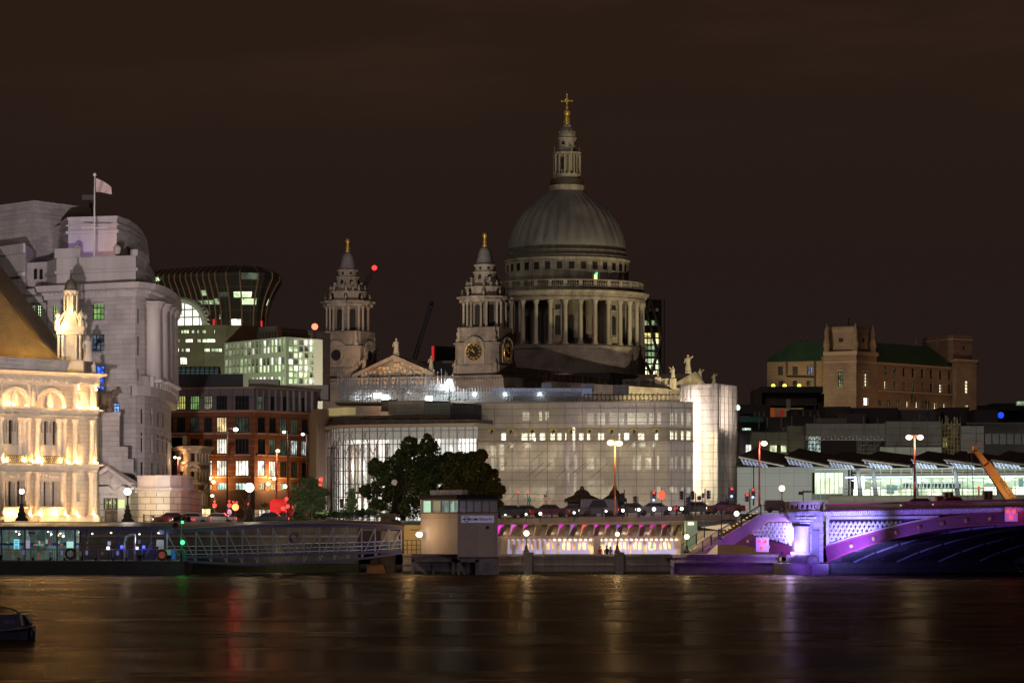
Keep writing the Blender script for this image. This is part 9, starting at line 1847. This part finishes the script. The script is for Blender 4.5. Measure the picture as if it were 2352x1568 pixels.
for u, Y, c, lab in ((395,372,(.2,.03,.03),'red car behind the end of the pontoon roof'),(440,372,(.35,.33,.33),'silver car on the road above the footbridge end'),(620,380,(.05,.05,.06),'black car passing under the red lamps'),(500,385,(.3,.28,.27),'grey car before the corner house')): car(lab, (u-CU)/FOC*Y, Y, P(u,1197,Y).z-.4, c, flip=-1)
def bus(label, u0, u1, v0, v1, Y):
    a, b = P(u0,v1,Y), P(u1,v0,Y); T = thing('double_decker_bus', label, 'bus', ((a.x+b.x)/2,Y,a.z), 'vehicles on the road'); H_ = b.z-a.z; m = MB(); m.slab([(a.x,Y,a.z+.35),(b.x,Y,a.z+.35),(b.x,Y,b.z-.25),(b.x-.3,Y,b.z),(a.x+.3,Y,b.z),(a.x,Y,b.z-.3)],(0,2.5,0)); m.build('body', mat('bus_red',(.50,.02,.015),.35), T)
    n = 5
    for j, (f0, f1, mt) in enumerate(((.58,.82,lit('bus_upper',(1.,.35,.12),.5,cell=(1.2,.8),dark=.4)),(.16,.36,lit('bus_lower',(1.,.22,.15),.28,cell=(1.4,.9),dark=.5)))):
        for i in range(n): x0 = a.x+.5+(b.x-a.x-1.1)*i/n; m = MB(); m.box(x0,x0+(b.x-a.x-1.1)/n-.15,Y-.02,Y+.02,a.z+H_*f0,a.z+H_*f1); m.build('window', mt, T)
    m = MB(); m.box(a.x+.6,b.x-.4,Y-.02,Y+.02,a.z+H_*.42,a.z+H_*.54); m.build('advert_panel', mat('bus_advert',(.55,.12,.10),.5), T)
    for x in (a.x+1.6, b.x-1.8): wheel(T, x, Y, a.z+.45, .45)
    for yy in (a.z+.9, b.z-.35): m = MB(); m.box(b.x-.05,b.x+.05,Y-.05,Y+.25,yy,yy+.2); m.build('tail_light', glow('tail_red',(1.,.03,.02),2,False), T)
bus('red double-decker bus behind the birch with orange lit upper windows',620,657,1146,1191,410)
bus('long red bus half hidden behind the birch, right of the first bus',662,712,1150,1190,424)
light('bus_light','POINT',P(638,1160,402),300,(1.,.12,.08),size=.3)
SH = thing('street_shopfront','row of lit shop windows under the dark wall left of the bus','shopfront',P(600,1190,470)); a, b = P(585,1193,470), P(620,1170,470); 
for i, (f0, f1, mt) in enumerate(((0,.3,lit('shop_orange',(1.,.55,.25),.5)),(.3,.42,lit('shop_white',(.9,1.,.8),2.2)),(.5,.66,lit('shop_white',(.9,1.,.8),2.2)),(.7,.88,lit('shop_orange',(1.,.55,.25),.5)),(.9,1.,lit('shop_blue',(.4,.7,1.),.9)))): m = MB(); m.box(a.x+(b.x-a.x)*f0,a.x+(b.x-a.x)*f1,470,470.2,a.z,b.z); m.build('shop_window', mt, SH)
def bpos(u, off=5): s_, Y = bf_.ray(u); return bf_.at(s_,BDZ(s_),off)
MC = thing('mobile_crane','amber mobile crane with its telescopic boom raised over the bridge','crane',bpos(2345,8)); YC = bpos(2345,8)[1]; M_amb = mat('crane_amber',(.60,.26,.04),.45,col2=(.45,.19,.03),nscale=1)
def bseg(x0,y0,x1,y1,w0,w1,name):
    p, q = P(*Z22(x0,y0),YC), P(*Z22(x1,y1),YC); d_ = (q-p).normalized(); n_ = Vector((-d_.z,0,d_.x)); m = MB(); k = Vector((0,.5,0))
    m.hexa([p-n_*w0-k,p+n_*w0-k,p+n_*w0+k,p-n_*w0+k,q-n_*w1-k,q+n_*w1-k,q+n_*w1+k,q-n_*w1+k]); return m.build(name, M_amb, MC)
b1 = bseg(1960,985,1560,420,.52,.40,'boom'); bseg(1570,440,1400,215,.32,.22,'boom_tip'); bseg(1400,230,1385,140,.22,.16,'boom_head'); bseg(1385,215,1290,250,.12,.1,'jib_sheave')
p = P(*Z22(1890,830),YC-.56); q = P(*Z22(1560,420),YC); r_ = P(*Z22(1960,985),YC); ang_ = math.atan2(q.z-r_.z, q.x-r_.x)
t_ = text_obj('WELDEX', .62, (p.x,YC-.53,p.z), (math.pi/2,0,0), mat('boom_ink',(.10,.03,.01),.6), 'lettering', b1); t_.rotation_euler = (math.pi/2, -(ang_+math.pi)*1.0, 0)
m = MB(); m.tube(P(*Z22(1345,240),YC),P(*Z22(1370,985),YC),.03,4); m.tube(P(*Z22(1285,250),YC),P(*Z22(1280,985),YC),.02,4); m.tube(P(*Z22(1390,270),YC+.2),P(*Z22(1870,990),YC+.2),.06,5); m.build('hoist_rope', M_blk, MC)
c = bpos(2370,8); m = MB(); m.box(c[0]-2,c[0]+5,c[1]-1.2,c[1]+1.2,c[2]+.5,c[2]+1.1); m.build('chassis', M_amb, MC); m = MB(); m.box(c[0]+2.8,c[0]+4.6,c[1]-1.2,c[1]+1.2,c[2]+1.1,c[2]+2.3); m.build('cab', M_amb, MC)
for dx in (-1.2,1.2,3.4): wheel(MC, c[0]+dx, c[1]-1.25, c[2]+.5, .5)
light('crane_light','SPOT',(c[0]-6,c[1]-5,c[2]+1),1300,(1.,.62,.25),P(2290,1080,YC),.3,70,.9)
for x0,x1,y0,y1,col_,lab,nm in ((925,1065,858,975,(.5,.4,.38),'white box cabin among red plant on the bridge','cabin'),(808,920,925,990,(.45,.03,.02),'red machine left of the white cabin','plant machine'),(1030,1175,930,985,(.42,.03,.02),'red machine right of the white cabin','plant machine'),(1540,1675,840,950,(.25,.23,.17),'pale grey site cabin near the crane','cabin')):
    s_, Y = bf_.ray(Z22((x0+x1)/2,0)[0]); Y += 12; a, b = P(*Z22(x0,y1+25),Y), P(*Z22(x1,y0),Y); T = thing('site_'+nm.replace(' ','_'), lab, nm, ((a.x+b.x)/2,Y,a.z)); m = MB(); m.box(a.x,b.x,Y,Y+1.5,a.z,b.z); m.build('body', mat('site_%.2f'%col_[1],col_,.6,col2=tuple(q*.7 for q in col_),nscale=2), T); m = MB(); m.box(a.x+.1,a.x+.35,Y-.05,Y+.02,a.z,b.z-.1); m.box(b.x-.35,b.x-.1,Y-.05,Y+.02,a.z,b.z-.1); m.build('corner_posts', M_frame, T)
T = thing('warning_post','slim pale post with a red lamp on the bridge','post',bpos(2248,3)); a, b = P(*Z22(1455,990),330), P(*Z22(1455,790),330); m = MB(); m.tube(a,b,.09,6); m.build('post', mat('post_pink',(.6,.4,.35),.5), T); m = MB(); m.ball(b,.13,8,5); m.build('lamp', glow('tail_red',(1.,.03,.02),2,False), T)
for u, lab, cc in ((1985,'dark car on the bridge behind the parapet near the refuge',(.03,.03,.03)),(2060,'red car on the bridge left of the twin red lamp post',(.3,.02,.02))):
    p = bpos(u,9); car(lab, p[0], p[1], p[2]-.1, cc, flip=-1)
T = thing('bridge_van','long dark van on the approach beside the refuge','van',P(1775,1170,360)); a, b = P(1838-80,1172,360), P(1806,1148,360); m = MB(); m.slab([(a.x,360,a.z),(b.x,360,a.z),(b.x,360,b.z-.3),(b.x-.4,360,b.z),(a.x+.1,360,b.z),(a.x,360,b.z-.2)],(0,2,0)); m.build('body', mat('van_dark',(.07,.04,.035),.4), T); [wheel(T,x,360,a.z+.1,.33) for x in (a.x+.5,b.x-.6)]
def person(label, u, h, Y, top, legs, face=1, hair=(.03,.02,.015), arm=0.):
    z0 = 1.2; x = (u-CU)/FOC*Y; k = h/1.75; T = thing('person', label, 'person', (x,Y,z0), 'people on the walkway')
    J = {'pel':(0,0,.92),'ch':(0,0,1.28),'nk':(0,0,1.47),'hd':(.0,-.02,1.62),'tp':(0,-.01,1.74),'ls':(-.18,0,1.40),'rs':(.18,0,1.40),'le':(-.24,.02,1.12),'re':(.24,-.04-arm*.1,1.12+arm*.1),'lh':(-.25,-.06,.86),'rh':(.22,-.12-arm*.15,.86+arm*.35),'lk':(-.10,-.03,.50),'rk':(.11,.03,.50),'lf':(-.11,.03,.06),'rf':(.12,.12,.06),'lt':(-.11,-.14,.03),'rt':(.12,-.05,.03),'lp':(-.09,0,.88),'rp':(.09,0,.88)}
    Rr = {'pel':.15,'ch':.165,'nk':.06,'hd':.098,'tp':.07,'ls':.075,'rs':.075,'le':.05,'re':.05,'lh':.035,'rh':.035,'lk':.065,'rk':.065,'lf':.045,'rf':.045,'lt':.035,'rt':.035,'lp':.10,'rp':.10}
    E = [('pel','ch'),('ch','nk'),('nk','hd'),('hd','tp'),('ch','ls'),('ch','rs'),('ls','le'),('rs','re'),('le','lh'),('re','rh'),('pel','lp'),('pel','rp'),('lp','lk'),('rp','rk'),('lk','lf'),('rk','rf'),('lf','lt'),('rf','rt')]
    names = list(J); me = bpy.data.meshes.new('body'); me.from_pydata([tuple(c*k for c in J[n]) for n in names], [(names.index(a),names.index(b)) for a, b in E], []); o = bpy.data.objects.new('body', me); COL.objects.link(o); o.parent = T; o['_org'] = T['_org']
    md = o.modifiers.new('skin','SKIN')
    for i, n in enumerate(names): me.skin_vertices[0].data[i].radius = (Rr[n]*k,Rr[n]*k*.85)
    me.skin_vertices[0].data[0].use_root = True; o.modifiers.new('sub','SUBSURF').levels = 1; o.modifiers['sub'].render_levels = 1
    me.materials.append(top)
    m = MB(); m.lathe([(.17*k,.86*k),(.15*k,.9*k),(.13*k,.55*k),(.12*k,.12*k)],(x,Y,z0),10,squash=.75); m.build('trousers', legs, T)
    m = MB(); m.ball((x,Y-.015,z0+1.655*k),.112*k,10,7,1.12); m.v = [v for v in m.v]; m.build('head', mat('skin_tone',(.30,.17,.11),.6), T); m = MB(); m.ball((x,Y+.02,z0+1.70*k),.122*k,10,6,1.0); m.build('hair', mat('hair_dark',hair,.8), T)
me_ = None
person('person in a red top standing left of the globe lamp',1378,1.72,352.3,mat('cloth_red',(.45,.02,.02),.8,col2=(.35,.015,.015),nscale=6),mat('cloth_dark',(.02,.02,.025),.8))
person('person in black beside the one in red',1393.5,1.76,352.5,mat('cloth_black',(.015,.015,.018),.8),mat('cloth_dark',(.02,.02,.025),.8),arm=.8)
person('faint person in grey nearest the globe lamp pedestal',1402,1.70,353,mat('cloth_grey',(.28,.25,.27),.8),mat('cloth_grey2',(.2,.18,.2),.8))
BT = thing('moored_boat','dark blue moored boat with a covered cabin at the lower left edge','boat',P(30,1470,146)); YB = 145.
z19 = lambda x, y, Y=YB: P(*Z19(x,y),Y)
m = MB(); ke = [(-2600,1100,880),(-1200,1180,940),(0,1215,1010),(500,1195,960),(760,1180,915),(835,1200,890),(880,1250,880)]
vs = []
for x, yb, yt in ke:
    a, b = z19(x,yb), z19(x,yt); w_ = .75 if x < 500 else (.6 if x < 800 else .4); 
    vs += [(a.x,YB+.0+(.75-w_),-.25),(b.x+.0,YB-.12+(.75-w_),b.z),(b.x,YB+1.6-(.75-w_),b.z),(a.x,YB+1.45-(.75-w_),-.25)]
n = len(ke); fs = []
for i in range(n-1):
    for j in range(4): fs.append((i*4+j,i*4+(j+1)%4,(i+1)*4+(j+1)%4,(i+1)*4+j))
fs += [(0,3,2,1),tuple((n-1)*4+j for j in range(4))]; m.add(vs,fs); m.build('hull', mat('boat_navy',(.05,.045,.13),.4,col2=(.035,.03,.09),nscale=2), BT)
m = MB(); m.path([z19(x,yt-12) + Vector((0,-.14,0)) for x, yb, yt in ke],.035,5); m.build('rubbing_strake', mat('strake',(.10,.08,.12),.5), BT)
m = MB(); q = [(-2400,900),(-2400,560),(540,545),(650,545),(800,800),(740,880),(0,985)]; m.slab([z19(*p)+Vector((0,.1,0)) for p in q],(0,1.25,0)); m.build('cabin', mat('cabin_navy',(.045,.04,.10),.35), BT)
m = MB(); q = [(640,560),(665,560),(825,790),(700,870)]; m.slab([z19(*p)+Vector((0,.06,0)) for p in q],(0,1.3,0)); m.build('windscreen', mat('boat_glass',(.008,.01,.012),.15), BT)
m = MB(); q = [(535,575),(595,560),(650,840),(590,860)]; m.slab([z19(*p)+Vector((0,.05,0)) for p in q],(0,.1,0)); m.build('cabin_trim', mat('trim_cream',(.40,.34,.28),.6), BT)
m = MB(); q = [(40,720),(400,700),(400,800),(120,810)]; m.slab([z19(*p)+Vector((0,.07,0)) for p in q],(0,.05,0)); m.build('side_window', mat('boat_window',(.16,.12,.28),.3,col2=(.08,.06,.16),nscale=9), BT)
m = MB(); m.path([z19(*p)+Vector((0,.7,0)) for p in ((-2400,100),(-900,240),(0,350),(200,400),(380,460),(480,545))],.05,6); m.path([z19(*p)+Vector((0,.5,0)) for p in ((-2400,585),(0,590),(520,555))],.05,5); m.build('canopy_rail', M_blk, BT)
m = MB(); m.lathe([(.12,0),(.12,.45),(.05,.5)],z19(850,1230)+Vector((.05,.1,-.1)),8); m.build('fender', M_blk, BT)
light('boat_wash','SPOT',(-10,60,6),260,(.7,.55,1.),(-22,145,.8),1.,20,.9)
